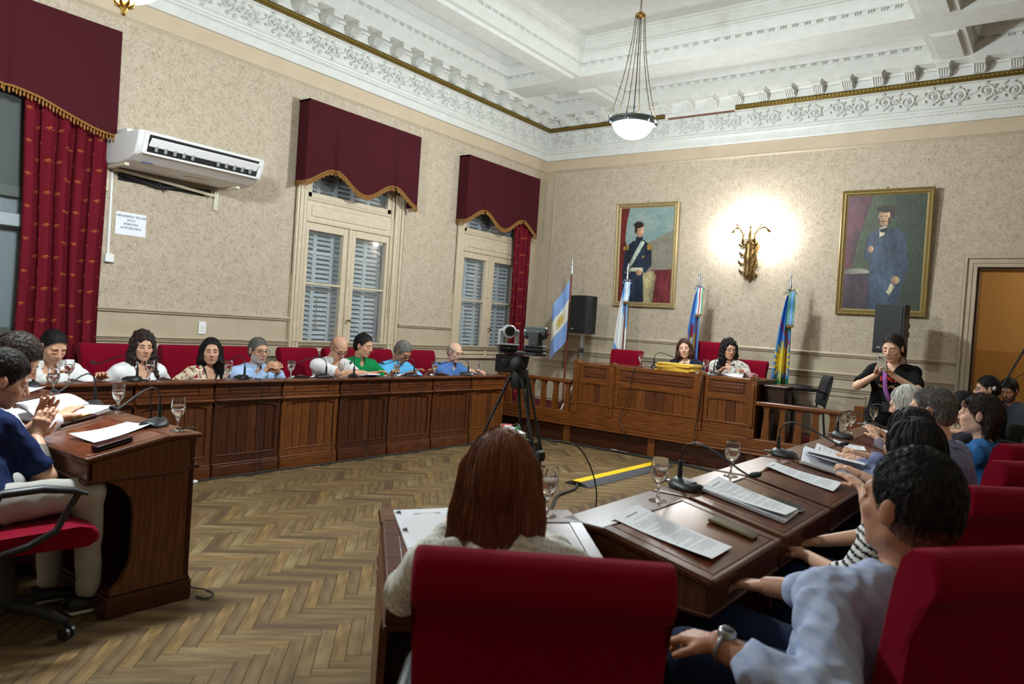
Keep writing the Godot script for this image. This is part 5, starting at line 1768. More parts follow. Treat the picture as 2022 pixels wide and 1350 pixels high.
	var lip: Color = s.get("lip", skin * Color(0.84, 0.6, 0.58))
	var paint := func(p: Vector3) -> Color:
		var q: Vector3 = hbi * (p - head) / hs
		var c := skin
		if q.z > 0.055 and absf(q.x) < 0.022 and absf(q.y + 0.064) < 0.0115 - absf(q.x) * 0.3: c = lip
		if q.z > 0.04 and absf(q.x) > 0.02 and absf(q.x) < 0.055 and q.y < -0.0 and q.y > -0.05: c = skin * Color(1.03, 0.94, 0.92)
		if stub > 0.0 and q.y < -0.03 and q.z > -0.02 and not (absf(q.x) < 0.026 and q.y > -0.074 and q.y < -0.055 and q.z > 0.05):
			var w := maxf(smoothstep(-0.05, -0.064, q.y), smoothstep(0.046, 0.06, absf(q.x)))
			if absf(q.x) < 0.03: w = maxf(w, smoothstep(-0.04, -0.048, q.y))
			c = c.lerp(beard, stub * w)
		if absf(q.y + 0.0635) < 0.003 and absf(q.x) < 0.02 and q.z > 0.06: c = lip * Color(0.7, 0.6, 0.6)
		return c
	H.net(body, paint)
	# eyes, lids, brows
	var shut: bool = s.get("down", false)
	var hcol: Color = s.hair
	for e in [-1.0, 1.0]:
		var c: Vector3 = P.call(e * 0.031, 0.001, 0.0695)
		if not shut:
			body.col = Color(0.75, 0.72, 0.7)
			body.ball(c, Vector3(0.0122, 0.0122, 0.0122) * hs, 12)
			body.col = Color(0.03, 0.018, 0.012)
			var gz: Vector3 = s.get("gaze", face).normalized()
			body.ball(c + gz * 0.0078 * hs, Vector3(0.0058, 0.0058, 0.0058) * hs, 8)
		body.col = skin * Color(0.97, 0.93, 0.92)
		var yl := -0.003 if shut else 0.007
		body.tube([P.call(e * 0.017, yl - 0.004, 0.0765), P.call(e * 0.026, yl + 0.001, 0.0805), P.call(e * 0.036, yl + 0.001, 0.0775), P.call(e * 0.046, yl - 0.005, 0.068)], 0.0042 * hs if not shut else 0.0065 * hs, 6)
		body.col = Color(0.02, 0.015, 0.012)
		body.tube([P.call(e * 0.018, yl - 0.008, 0.079), P.call(e * 0.027, yl - 0.004, 0.083), P.call(e * 0.037, yl - 0.004, 0.08), P.call(e * 0.047, yl - 0.009, 0.07)], 0.0016 * hs, 5)
		body.col = s.get("brow", hcol * 0.9)
		body.tube([P.call(e * 0.013, 0.022, 0.0835), P.call(e * 0.026, 0.028, 0.084), P.call(e * 0.04, 0.026, 0.077), P.call(e * 0.05, 0.018, 0.066)], [0.003, 0.0036, 0.003, 0.0015], 5)
	# hands
	hand(body, WL, EL, 1.0, s.get("fl_dir", (WL - EL).normalized()), s.get("palm_l", Vector3.DOWN), s.get("curl_l", 0.5), skin, fem)
	hand(body, WR, ER, -1.0, s.get("fr_dir", (WR - ER).normalized()), s.get("palm_r", Vector3.DOWN), s.get("curl_r", 0.5), skin, fem)
	if s.get("bare_feet", false): pass
	out.body = body
	# ---- shirt
	var top: Color = s.top
	var shirt := MB.new()
	shirt.col = top
	var sl: float = s.get("sleeve", 0.55)
	var G := Field.new(lo, hi, cell)
	trunk(G, pel, chest, nb, SL, SR, side, tf, b, belly, 0.006, fem)
	for q in [[SL, EL, WL], [SR, ER, WR]]:
		var k := minf(sl * 2.0, 1.0)
		G.cap(q[0], q[0].lerp(q[1], k), ar + 0.018, lerpf(ar + 0.018, ar + 0.016, k), 0.035)
		if sl > 0.5:
			var k2 := (sl - 0.5) * 2.0
			G.cap(q[1], q[1].lerp(q[2], k2), ar + 0.014, lerpf(ar + 0.014, ar * 0.58 + 0.016, k2), 0.025)
	if sl <= 0.5:
		for q in [[SL, EL], [SR, ER]]:
			var e: Vector3 = q[0].lerp(q[1], sl * 2.0)
			var n: Vector3 = (q[1] - q[0]).normalized()
			G.cap(e + n * (ar + 0.012), e + n * 0.12, ar + 0.03, ar + 0.03, 0.006, Vector3.ZERO, 1.0, true)
	# neck opening
	var vn: float = s.get("vneck", 0.02)
	var nk := 0.058 if not fem else 0.052
	G.cap(nb - tup * 0.005, neck + tup * 0.1, nk + s.get("scoop", 0.0), nk + 0.02, 0.006, Vector3.ZERO, 1.0, true)
	if vn > 0.0:
		var front := nb + tf * 0.13
		G.cap(front + tup * 0.03, front - tup * vn, 0.055 + vn * 0.22, 0.012, 0.006, tf, 0.3, true)
	var f0 := 0
	var pat = s.get("pattern", null)
	G.net(shirt, pat)
	relax(shirt, f0, s.get("fold", 0.009), Vector3(9, 6, 9), int(s.get("sd", 1)))
	if s.get("near", false): relax(shirt, 0, 0.011, Vector3(8, 3.5, 8), 4, true)
	if s.get("collar", false):
		var dark := top * 0.98
		shirt.col = dark
		for e in [-1.0, 1.0]:
			var up := neck + tup * 0.005 - fwd * 0.052
			var rings := []
			for k in 7:
				var a := PI * (0.97 - minf(vn, 0.14) * 1.3) * k / 6.0
				var dir: Vector3 = (-fwd * cos(a) + side * e * sin(a))
				var ce := nb + tup * 0.012
				var rad := nk + 0.008
				var hi_: Vector3 = ce + dir * rad + tup * (0.034 - 0.012 * k / 6.0)
				var mid: Vector3 = ce + dir * (rad + 0.006) + tup * (0.037 - 0.012 * k / 6.0)
				var lo_: Vector3 = ce + dir * (rad + 0.03) - tup * (0.004 + (0.03 if k > 4 else 0.0))
				rings.append(PackedVector3Array([ce + dir * rad - tup * 0.02, hi_, mid, lo_]))
			shirt.loft(rings, false, false)
	out.shirt = shirt
	if s.has("inner"):
		var inn_ := MB.new()
		inn_.col = s.inner
		var I := Field.new(lo, hi, cell)
		trunk(I, pel, chest, nb, SL, SR, side, tf, b, belly, -0.004, fem)
		I.cap(nb - tup * 0.01, neck + tup * 0.1, nk + 0.02, nk + 0.03, 0.006, Vector3.ZERO, 1.0, true)
		var fr2 := nb + tf * 0.13
		I.cap(fr2, fr2 - tup * 0.07, 0.06, 0.04, 0.01, tf, 0.35, true)
		I.net(inn_)
		out.inner = inn_
	# ---- trousers
	var leg := MB.new()
	leg.col = s.get("legs", lin(40, 46, 60))
	var llo := pel
	var lhi := pel
	for p in [KL, KR, FL, FR]:
		llo = llo.min(p); lhi = lhi.max(p)
	var T := Field.new(llo - Vector3(0.2, 0.06, 0.2), lhi + Vector3(0.2, 0.16, 0.2), maxf(cell, 0.015 if s.get("legs_seen", false) else 0.022))
	T.cap(pel + side * 0.07, pel - side * 0.07, 0.112 * b, 0.112 * b, 0.05, tf, 1.16)
	for q in [[1.0, KL, FL], [-1.0, KR, FR]]:
		T.cap(pel + side * q[0] * hipw, q[1], 0.092 * b, 0.066 * b, 0.05)
		T.cap(q[1], q[2], 0.066 * b, 0.05, 0.03)
	T.plane(Vector3(0, 0.075, 0), Vector3.DOWN, 0.004)
	T.net(leg)
	relax(leg, 0, 0.006, Vector3(8, 8, 8), 5)
	out.legs = leg
	var shoes := MB.new()
	shoes.col = s.get("shoe", lin(24, 24, 28))
	for q in [FL, FR]:
		var fd: Vector3 = s.get("foot_dir", fwd)
		var sp := Vector3(q.x, 0, q.z)
		var sb := Basis(Vector3.UP.cross(fd).normalized(), Vector3.UP, fd)
		shoes.xf = Transform3D(sb, sp)
		var rings := []
		for k in [[-0.085, 0.028, 0.07], [-0.07, 0.037, 0.085], [-0.02, 0.037, 0.08], [0.05, 0.043, 0.06], [0.12, 0.045, 0.05], [0.165, 0.035, 0.042], [0.185, 0.015, 0.03]]:
			var ring := PackedVector3Array()
			for j in 12:
				var a := TAU * j / 12
				ring.append(Vector3(cos(a) * k[1], 0.022 + maxf(0.0, sin(a)) * (k[2] - 0.022) + minf(0.0, sin(a)) * 0.004, k[0]))
			rings.append(ring)
		shoes.loft(rings)
		shoes.col = s.get("sole", lin(30, 30, 32))
		shoes.box(Vector3(0, 0.012, 0.05), Vector3(0.084, 0.024, 0.268), 0.011)
		shoes.col = s.get("shoe", lin(24, 24, 28))
	shoes.xf = Transform3D()
	out.shoes = shoes
	# ---- hair
	var st: String = s.get("style", "short")
	if st != "none":
		var hair := MB.new()
		hair.col = hcol
		var len_: float = s.get("len", 0.0)
		var K := Field.new(head - Vector3(0.2, 0.16 + len_, 0.2), head + Vector3(0.2, 0.2, 0.2), 0.0055 if s.get("near", false) else 0.0065)
		var th: float = s.get("thick", 0.008)
		var tt: float = s.get("crown", th)
		K.ell(P.call(0, 0.03 + tt * 0.4, -0.018 - th * 0.7), Vector3(0.0765 + th * 0.5, 0.089 + tt, 0.097 + th * 0.8) * hs, hb, 0.01)
		K.ell(P.call(0, -0.01, -0.045), Vector3(0.066 + th, 0.07, 0.07 + th) * hs, hb, 0.02)
		if st == "bald":
			K.ell(P.call(0, 0.105, 0.015), Vector3(0.09, 0.085, 0.12) * hs, hb, 0.004, true)
		var fl: float = s.get("hairline", 0.078 if st == "long" or st == "curly" else 0.066)
		# face opening: plane from forehead hairline to the sideburns, nape plane
		var n1 := (hb.y * -0.55 + hb.z * 0.83).normalized()
		if st != "long" and st != "curly":
			K.plane(P.call(0, fl, 0.078), n1, 0.004)
			K.plane(P.call(0, -0.07, 0), -hb.y, 0.006)
			for e in [-1.0, 1.0]:
				K.ell(P.call(e * 0.09, -0.012, -0.008), Vector3(0.03, 0.036, 0.026) * hs, hb, 0.004, true)
			K.ell(P.call(0, -0.03, 0.06), Vector3(0.075, 0.075, 0.075) * hs, hb, 0.006, true)
		else:
			K.plane(P.call(0, fl + 0.012, 0.07), (hb.y * -0.3 + hb.z * 0.95).normalized(), 0.006)
			K.ell(P.call(0, -0.02, 0.085), Vector3(0.064, 0.085, 0.075) * hs, hb, 0.008, true)
			var back := -face
			back.y = 0
			back = back.normalized()
			for e in [-1.0, -0.6, -0.2, 0.2, 0.6, 1.0]:
				var a0: Vector3 = P.call(e * 0.07, 0.03, -0.05 + 0.035 * absf(e))
				var a1: Vector3 = P.call(e * 0.083, -0.08, -0.055 + 0.05 * absf(e))
				var a2: Vector3 = a1 + Vector3(0, -len_ * 0.55, 0) + back * 0.02 + hb.x * e * 0.012
				var a3: Vector3 = a1 + Vector3(0, -len_, 0) + back * 0.015 + hb.x * e * 0.02 * s.get("spread", 1.0) + fwd * s.get("fall", 0.0) * absf(e)
				var w := 0.04 if absf(e) < 0.9 else 0.03
				K.cap(a0, a1, w, w, 0.02)
				if len_ > 0.02:
					K.cap(a1, a2, w, w * 0.9, 0.02)
					K.cap(a2, a3, w * 0.9, w * 0.35, 0.02)
		if s.get("fringe", false):
			K.cap(P.call(-0.045, 0.062, 0.068), P.call(0.045, 0.062, 0.068), 0.017, 0.017, 0.012)
			K.cap(P.call(-0.05, 0.045, 0.07), P.call(0.05, 0.045, 0.07), 0.013, 0.013, 0.012)
		for q in s.get("locks", []):
			K.cap(P.call(q[0].x, q[0].y, q[0].z), P.call(q[1].x, q[1].y, q[1].z), q[2], q[3], 0.015)
		K.net(hair)
		if st == "curly" or s.get("wavy", false): relax(hair, 0, 0.02, Vector3(26, 22, 26), 3, false, 0.45)
		else:
			relax(hair, 0, 0.003 if st == "long" else 0.0045, Vector3(40, 2.5, 40) if st == "long" else Vector3(60, 45, 60), 3)
			relax(hair, 0, 0.0025, Vector3(110, 3.5, 110), 8)
		tone(hair, hcol)
		if st == "short":
			for k in hair.v.size():
				var d: float = (hair.v[k] - P.call(0, fl, 0.078)).dot(n1)
				hair.c[k] = hair.c[k].lerp(skin * 0.8, clampf((d + 0.011) * 60.0, 0.0, 0.55))
		if s.has("fade"):
			for k in hair.v.size():
				var q: Vector3 = hbi * (hair.v[k] - head) / hs
				hair.c[k] = hair.c[k].lerp(skin * 0.62, clampf((s.fade - q.y) * 22.0, 0.0, 0.8))
		strands(K, hair, P.call(0, 0.12, -0.03), hb, st, s.get("near", false), len_, int(s.get("sd", 1)), skin if s.has("fade") else Color(0, 0, 0, 0), s.get("fade", -9.0), head, hs)
		out.hair = hair
	if s.has("glasses"):
		var gl := MB.new()
		gl.col = s.glasses
		var gr: float = s.get("gl_r", 0.0022)
		for e in [-1.0, 1.0]:
			var pts := []
			for k in 17:
				var a := TAU * k / 16
				var ca := cos(a)
				var sa := sin(a)
				pts.append(P.call(e * 0.032 + signf(ca) * pow(absf(ca), 0.7) * 0.0245, 0.0 + signf(sa) * pow(absf(sa), 0.7) * 0.017, 0.098 - absf(e * 0.032 + ca * 0.024) * 0.12))
			gl.tube(pts, gr, 6)
			gl.tube([P.call(e * 0.056, 0.008, 0.092), P.call(e * 0.082, 0.008, 0.06), P.call(e * 0.088, 0.01, -0.01), P.call(e * 0.086, -0.006, -0.03)], gr, 6)
		gl.tube([P.call(-0.008, 0.004, 0.1), P.call(0, 0.006, 0.102), P.call(0.008, 0.004, 0.1)], gr, 6)
		out.glasses = gl
	out.hb = hb
	out.j = {"nb": nb, "SL": SL, "SR": SR, "EL": EL, "ER": ER, "WL": WL, "WR": WR, "tf": tf, "tup": tup, "side": side, "chest": chest}
	return out

# single locks that follow the surface of the hair
func strands(K: Field, hair: MB, crown: Vector3, hb: Basis, st: String, near: bool, len_: float, sd: int, skin: Color, fade: float, head: Vector3, hs: float) -> void:
	var g := RandomNumberGenerator.new()
	g.seed = 100 + sd
	var flow := st == "long" or st == "curly"
	var count := (2200 if near else 500) if flow else (1800 if near else 420)
	if st == "bald": count = 120
	var steps := (9 if near else 7) if flow else 4
	var sl := (0.018 if flow else 0.0075)
	if st == "bald": sl = 0.004
	var r := (0.0011 if near else 0.0019)
	var n := hair.v.size()
	for k in count:
		var i := g.randi() % n
		var p := hair.v[i]
		var base := hair.c[i] * g.randf_range(0.6, 1.45)
		var wob := Vector3(g.randf_range(-1, 1), g.randf_range(-1, 1), g.randf_range(-1, 1)) * (0.55 if st == "curly" else (0.12 if flow else 0.35))
		var pts := []
		for j in steps:
			var nn := K.grad(p)
			p -= nn * (K.val(p) - (0.0015 + 0.0006 * j)) * 0.9
			var q := hb.inverse() * (p - head) / hs
			if q.z > 0.03 and q.y < 0.058 and absf(q.x) < 0.062: break
			pts.append(p)
			var d := ((p - crown).normalized() * (0.6 if flow else 1.0) + (Vector3.DOWN if flow else -hb.y * 0.5) + wob)
			if st == "curly": d += Vector3(sin(j * 2.2 + k), 0, cos(j * 2.2 + k)) * 0.8
			d = (d - nn * d.dot(nn)).normalized()
			p += d * sl
		if pts.size() < 2: continue
		hair.col = base
		var rr := []
		for j in pts.size(): rr.append(r * (1.0 - 0.75 * j / steps))
		hair.tube(pts, rr, 3)

func tone(mb: MB, col: Color) -> void:
	var f := FastNoiseLite.new()
	f.frequency = 1.0
	f.seed = 9
	for k in mb.v.size():
		var p := mb.v[k]
		var t := f.get_noise_3d(p.x * 90.0, p.y * 4.0, p.z * 90.0)
		mb.c[k] = col * (1.0 + 0.75 * t)

func trunk(F: Field, pel: Vector3, chest: Vector3, nb: Vector3, SL: Vector3, SR: Vector3, side: Vector3, tf: Vector3, b: float, belly: float, g: float, fem: bool) -> void:
	var cw := 0.075 if fem else 0.095
	F.cap(pel + side * 0.07, pel - side * 0.07, 0.12 * b + g, 0.12 * b + g, 0.05, tf, 1.12)
	var mid := pel.lerp(chest, 0.5)
	F.cap(pel + side * 0.045, mid + side * 0.04 + tf * belly * 0.4, 0.12 * b + g + belly * 0.4, (0.105 if fem else 0.12) * b + g + belly * 0.5, 0.06, tf, 1.15)
	F.cap(pel - side * 0.045, mid - side * 0.04 + tf * belly * 0.4, 0.12 * b + g + belly * 0.4, (0.105 if fem else 0.12) * b + g + belly * 0.5, 0.06, tf, 1.15)
	F.cap(mid + side * 0.04, chest + side * cw * 0.7, (0.11 if fem else 0.122) * b + g + belly * 0.3, 0.115 * b + g, 0.06, tf, 1.18)
	F.cap(mid - side * 0.04, chest - side * cw * 0.7, (0.11 if fem else 0.122) * b + g + belly * 0.3, 0.115 * b + g, 0.06, tf, 1.18)
	F.cap(chest + side * cw + (nb - chest) * 0.3, chest - side * cw + (nb - chest) * 0.3, 0.1 * b + g, 0.1 * b + g, 0.06, tf, 1.12)
	if fem:
		for e in [-1.0, 1.0]:
			F.cap(chest + side * e * 0.07 + tf * 0.07 - (nb - chest).normalized() * 0.01, chest + side * e * 0.07 + tf * 0.085 - (nb - chest).normalized() * 0.03, 0.052 + g, 0.05 + g, 0.05)
	F.cap(SL, nb, 0.052 * b + g, 0.05 + g, 0.05)
	F.cap(SR, nb, 0.052 * b + g, 0.05 + g, 0.05)

func hand(mb: MB, W: Vector3, E: Vector3, lr: float, fd: Vector3, palm: Vector3, curl: float, skin: Color, fem: bool) -> void:
	var k := 0.88 if fem else 1.0
	fd = fd.normalized()
	var pn := (palm - fd * palm.dot(fd)).normalized()
	var sd := fd.cross(pn).normalized() * lr     # towards the thumb
	var F := Field.new(W - Vector3(0.2, 0.2, 0.2) * 0.6, W + fd * 0.1 + Vector3(0.2, 0.2, 0.2) * 0.65, 0.0052)
	F.cap(W - (W - E).normalized() * 0.03, W + fd * 0.02 * k, 0.026 * k, 0.024 * k, 0.01, pn, 1.25)
	var off := [0.03, 0.01, -0.01, -0.029]
	var ln := [0.92, 1.0, 0.94, 0.75]
	for i in 4:
		var kn: Vector3 = W + fd * (0.088 - absf(i - 1.2) * 0.004) * k + sd * off[i] * k
		F.cap(W + fd * 0.012 * k + sd * off[i] * 0.6 * k, kn, 0.0145 * k, 0.0115 * k, 0.012)
		var d: Vector3 = (fd + sd * off[i] * 3.0).normalized()
		var p := kn
		var a := curl * (0.55 + 0.12 * i)
		for j in 3:
			var ax: Vector3 = d.cross(pn).normalized()
			d = d.rotated(ax, a if j > 0 else a * 0.8)
			var l: float = [0.043, 0.027, 0.021][j] * ln[i] * k
			F.cap(p, p + d * l, 0.0092 * k, 0.0085 * k if j < 2 else 0.0072 * k, 0.004)
			p += d * l
	var tp := W + fd * 0.02 * k + sd * 0.026 * k
	var td := (fd * 0.75 + sd * 0.75 + pn * 0.35).normalized()
	F.cap(W + fd * 0.01, tp + td * 0.028 * k, 0.017 * k, 0.0125 * k, 0.01)
	tp += td * 0.028 * k
	var t2 := (fd * 0.95 + sd * 0.25 + pn * 0.45).normalized()
	F.cap(tp, tp + t2 * 0.03 * k, 0.0112 * k, 0.0098 * k, 0.005)
	F.cap(tp + t2 * 0.03 * k, tp + t2 * 0.034 * k + (fd + pn * 0.5).normalized() * 0.02 * k, 0.0098 * k, 0.008 * k, 0.005)
	mb.col = skin * Color(1.0, 0.95, 0.93)
	F.net(mb)

var crowd := []
var crowd_out := []

func person(s: Dictionary) -> void:
	crowd.append(s)

func crowd_task(i: int) -> void:
	var s: Dictionary = crowd[i]
	# to the person's own coordinates: the base lies on the floor under the pelvis
	var at := Vector3(s.pel.x, s.get("floor", 0.0), s.pel.z)
	for k in ["pel", "head", "wl", "wr", "kl", "kr", "fl", "fr"]:
		if s.has(k): s[k] = s[k] - at
	s.at = at
	crowd_out[i] = compute_person(s)

func finish_people() -> void:
	crowd_out.resize(crowd.size())
	var id := WorkerThreadPool.add_group_task(crowd_task, crowd.size(), -1, true)
	WorkerThreadPool.wait_for_group_task_completion(id)
	M.skin = vm(0.5, 0.4)
	M.skin.subsurf_scatter_enabled = false
	M.cloth = vm(0.85, 0.2)
	M.hair = vm(0.6, 0.35)
	M.shoe = vm(0.5)
	for i in crowd.size():
		var s: Dictionary = crowd[i]
		var r: Dictionary = crowd_out[i]
		var t := thing("person", s.label, "person", s.at)
		put(t, "body", r.body, M.skin)
		put(t, s.get("shirt_name", "shirt"), r.shirt, M.cloth)
		if r.has("inner"): put(t, "undershirt", r.inner, M.cloth)
		put(t, s.get("legs_name", "trousers"), r.legs, M.cloth)
		put(t, "shoes", r.shoes, M.shoe)
		if r.has("hair"): put(t, "hair", r.hair, M.hair)
		if r.has("glasses"): put(t, "glasses", r.glasses, vm(0.3))
		if s.has("extra"): s.extra.call(t, r)

func build_people() -> void:
	var tan_ := lin(206, 158, 130)
	var light := lin(220, 176, 150)
	var brown := lin(182, 132, 104)
	var black := lin(26, 23, 23)
	var dark := lin(44, 34, 29)
	var grey := lin(112, 108, 104)
	var X := Vector3(1, 0, 0)
	var fl := FastNoiseLite.new()
	fl.frequency = 14.0
	fl.seed = 2
	var floral := func(p: Vector3) -> Color:
		var a := fl.get_noise_3d(p.x, p.y, p.z)
		var b := fl.get_noise_3d(p.z + 7.0, p.x, p.y)
		if a > 0.24: return lin(150, 40, 50)
		if b > 0.3: return lin(120, 96, 70)
		if a < -0.36: return lin(190, 120, 96)
		return lin(226, 208, 180)
	var blouse := func(p: Vector3) -> Color:
		var a := fl.get_noise_3d(p.x * 1.6, p.y * 1.6, p.z * 1.6)
		return lin(150, 140, 132) if a > 0.16 else (lin(110, 98, 92) if a < -0.34 else lin(205, 198, 188))
	var stripes := func(p: Vector3) -> Color:
		return lin(28, 28, 34) if fposmod(p.y * 0.9 + p.x * 0.35, 0.022) < 0.0095 else lin(226, 224, 220)
	var checks := func(p: Vector3) -> Color:
		return lin(118, 128, 166).lerp(lin(134, 144, 178), 0.5 + 0.5 * sin(p.y * 260.0) * sin((p.x + p.z) * 200.0))
	var fine := func(p: Vector3) -> Color:
		return lin(160, 173, 206) if fposmod(p.y * 0.6 + p.x * 0.5 - p.z * 0.6, 0.04) < 0.012 else lin(174, 185, 211)
	var knit := func(p: Vector3) -> Color:
		return lin(176, 172, 164) if fposmod(p.x * 0.8 + p.z * 0.8, 0.022) < 0.008 else lin(214, 211, 203)
	# --- row along the windows
	person({"label": "seated man in white open shirt looking down in front of the long curtain", "pel": Vector3(0.52, 0.57, 7.58), "head": Vector3(0.7, 1.087, 7.58), "dir": X, "face": Vector3(1, -0.5, -0.1), "down": true, "hs": 1.08, "sw": 0.205, "wl": Vector3(1.02, 0.87, 7.36), "wr": Vector3(0.98, 0.87, 7.72), "skin": tan_, "hair": black, "style": "short", "thick": 0.005, "hairline": 0.08, "fade": -0.02, "stubble": 0.25, "top": lin(226, 224, 222), "sleeve": 0.95, "vneck": 0.12, "collar": true, "sd": 1})
	person({"label": "woman with long curly dark hair in a white jacket", "fem": true, "pel": Vector3(0.52, 0.56, 6.86), "head": Vector3(0.66, 1.1, 6.855), "dir": X, "face": Vector3(1, -0.08, 0.2), "hs": 1.02, "sw": 0.18, "wl": Vector3(0.63, 0.67, 6.7), "wr": Vector3(0.63, 0.67, 7.0), "skin": tan_, "hair": lin(46, 35, 32), "style": "curly", "len": 0.19, "thick": 0.014, "spread": 2.5, "top": lin(232, 231, 232), "sleeve": 1.0, "vneck": 0.16, "inner": lin(150, 90, 76), "collar": true, "shirt_name": "jacket", "sd": 2})
	person({"label": "woman with long straight black hair in a cream and red floral jacket", "fem": true, "pel": Vector3(0.52, 0.55, 6.22), "head": Vector3(0.66, 1.068, 6.212), "dir": X, "face": Vector3(0.9, -0.04, 0.45), "hs": 1.02, "sw": 0.175, "wl": Vector3(0.63, 0.66, 6.06), "wr": Vector3(0.63, 0.66, 6.36), "skin": tan_, "hair": black, "style": "long", "len": 0.17, "thick": 0.01, "top": lin(226, 208, 180), "pattern": floral, "cell": 0.011, "sleeve": 1.0, "vneck": 0.17, "inner": lin(30, 40, 52), "shirt_name": "jacket", "sd": 3})
	person({"label": "bearded grey-haired man in light blue shirt with clasped hands and glasses", "pel": Vector3(0.54, 0.57, 5.72), "head": Vector3(0.7, 1.083, 5.725), "dir": X, "face": Vector3(1, -0.04, 0.06), "hs": 1.08, "sw": 0.205, "wl": Vector3(0.93, 0.925, 5.665), "wr": Vector3(0.93, 0.925, 5.775), "fl_dir": Vector3(0.5, 0.35, 0.6), "fr_dir": Vector3(0.5, 0.35, -0.6), "palm_l": Vector3(-0.4, 0.1, 0.8), "palm_r": Vector3(-0.4, 0.1, -0.8), "curl_l": 0.9, "curl_r": 0.9, "skin": tan_, "hair": grey * 0.7, "thick": 0.005, "stubble": 0.75, "beard": lin(176, 172, 168), "top": lin(170, 196, 232), "sleeve": 0.85, "vneck": 0.06, "collar": true, "glasses": lin(40, 36, 34), "sd": 4})
	person({"label": "bald man in white shirt and dark glasses reading with folded arms", "pel": Vector3(0.54, 0.57, 4.74), "head": Vector3(0.72, 1.125, 4.729), "dir": X, "face": Vector3(1, -0.62, 0.12), "down": true, "hs": 1.08, "sw": 0.205, "bulk": 1.05, "wl": Vector3(1.02, 0.875, 4.78), "wr": Vector3(1.0, 0.88, 4.6), "fl_dir": Vector3(0.2, 0, 1), "fr_dir": Vector3(0.2, 0, -1), "pole_l": Vector3(0.1, -0.6, -1), "pole_r": Vector3(0.1, -0.6, 1), "skin": tan_, "hair": lin(150, 112, 92), "style": "bald", "thick": 0.002, "brow": lin(60, 46, 40), "stubble": 0.2, "beard": lin(120, 100, 90), "top": lin(228, 226, 224), "sleeve": 0.42, "vneck": 0.12, "collar": true, "glasses": lin(30, 28, 30), "gl_r": 0.0032, "sd": 5})
	person({"label": "dark-haired man in green polo shirt", "pel": Vector3(0.48, 0.58, 4.27), "head": Vector3(0.6, 1.153, 4.265), "dir": X, "face": Vector3(1, -0.18, -0.25), "down": true, "hs": 1.08, "sw": 0.205, "bulk": 1.06, "wl": Vector3(0.95, 0.87, 4.12), "wr": Vector3(0.98, 0.87, 4.44), "skin": tan_, "hair": black, "thick": 0.008, "crown": 0.014, "hairline": 0.08, "top": lin(26, 128, 72), "sleeve": 0.4, "vneck": 0.07, "collar": true, "sd": 6})
	person({"label": "grey-haired man in sky blue polo with black glasses looking down", "pel": Vector3(0.5, 0.56, 3.71), "head": Vector3(0.68, 1.09, 3.708), "dir": X, "face": Vector3(1, -0.6, -0.05), "down": true, "hs": 1.06, "sw": 0.2, "wl": Vector3(0.98, 0.87, 3.55), "wr": Vector3(0.98, 0.87, 3.86), "skin": brown, "hair": grey, "thick": 0.009, "crown": 0.012, "top": lin(96, 176, 226), "sleeve": 0.4, "vneck": 0.05, "collar": true, "glasses": lin(26, 26, 28), "gl_r": 0.0028, "sd": 7})
	person({"label": "balding man in blue shirt and thin glasses beside the tripod camera", "pel": Vector3(0.5, 0.57, 2.76), "head": Vector3(0.68, 1.1, 2.751), "dir": X, "face": Vector3(1, -0.2, 0.06), "hs": 1.08, "sw": 0.21, "bulk": 1.08, "wl": Vector3(0.98, 0.885, 2.6), "wr": Vector3(0.97, 0.885, 2.76), "fl_dir": Vector3(0.8, 0, 0.5), "fr_dir": Vector3(0.8, 0.1, -0.6), "skin": light, "hair": lin(150, 140, 132), "style": "bald", "thick": 0.003, "brow": lin(120, 108, 100), "top": lin(82, 118, 178), "sleeve": 0.9, "vneck": 0.06, "collar": true, "glasses": lin(60, 58, 58), "sd": 8})
	# --- dais
	person({"label": "presiding woman with brown hair and dark blue jacket at the dais", "fem": true, "floor": 0.332, "pel": Vector3(3.2, 0.89, 0.85), "head": Vector3(3.1, 1.36, 0.97), "dir": Vector3(0.1, 0, 1), "face": Vector3(0.35, -0.03, 1), "hup": Vector3(-0.15, 1, 0), "hs": 1.02, "sw": 0.175, "wl": Vector3(3.36, 1.15, 1.27), "wr": Vector3(3.25, 1.15, 1.27), "fl_dir": Vector3(-0.4, 0.1, 0.6), "fr_dir": Vector3(0.5, 0.1, 0.6), "skin": light, "hair": lin(74, 46, 34), "style": "long", "len": 0.13, "thick": 0.012, "top": lin(34, 40, 58), "sleeve": 1.0, "vneck": 0.15, "inner": lin(214, 210, 208), "shirt_name": "jacket", "sd": 9})
	person({"label": "woman with long black hair and glasses speaking into a microphone at the dais", "fem": true, "floor": 0.332, "pel": Vector3(3.8, 0.89, 0.9), "head": Vector3(3.714, 1.392, 1.0), "dir": Vector3(0.2, 0, 1), "face": Vector3(0.75, -0.1, 0.8), "hs": 1.02, "sw": 0.18, "wl": Vector3(4.0, 1.12, 1.24), "wr": Vector3(3.72, 1.12, 1.26), "skin": tan_, "hair": black, "style": "long", "len": 0.26, "thick": 0.014, "wavy": true, "top": lin(205, 198, 188), "pattern": blouse, "sleeve": 0.9, "vneck": 0.11, "glasses": lin(40, 34, 34), "shirt_name": "blouse", "sd": 10})
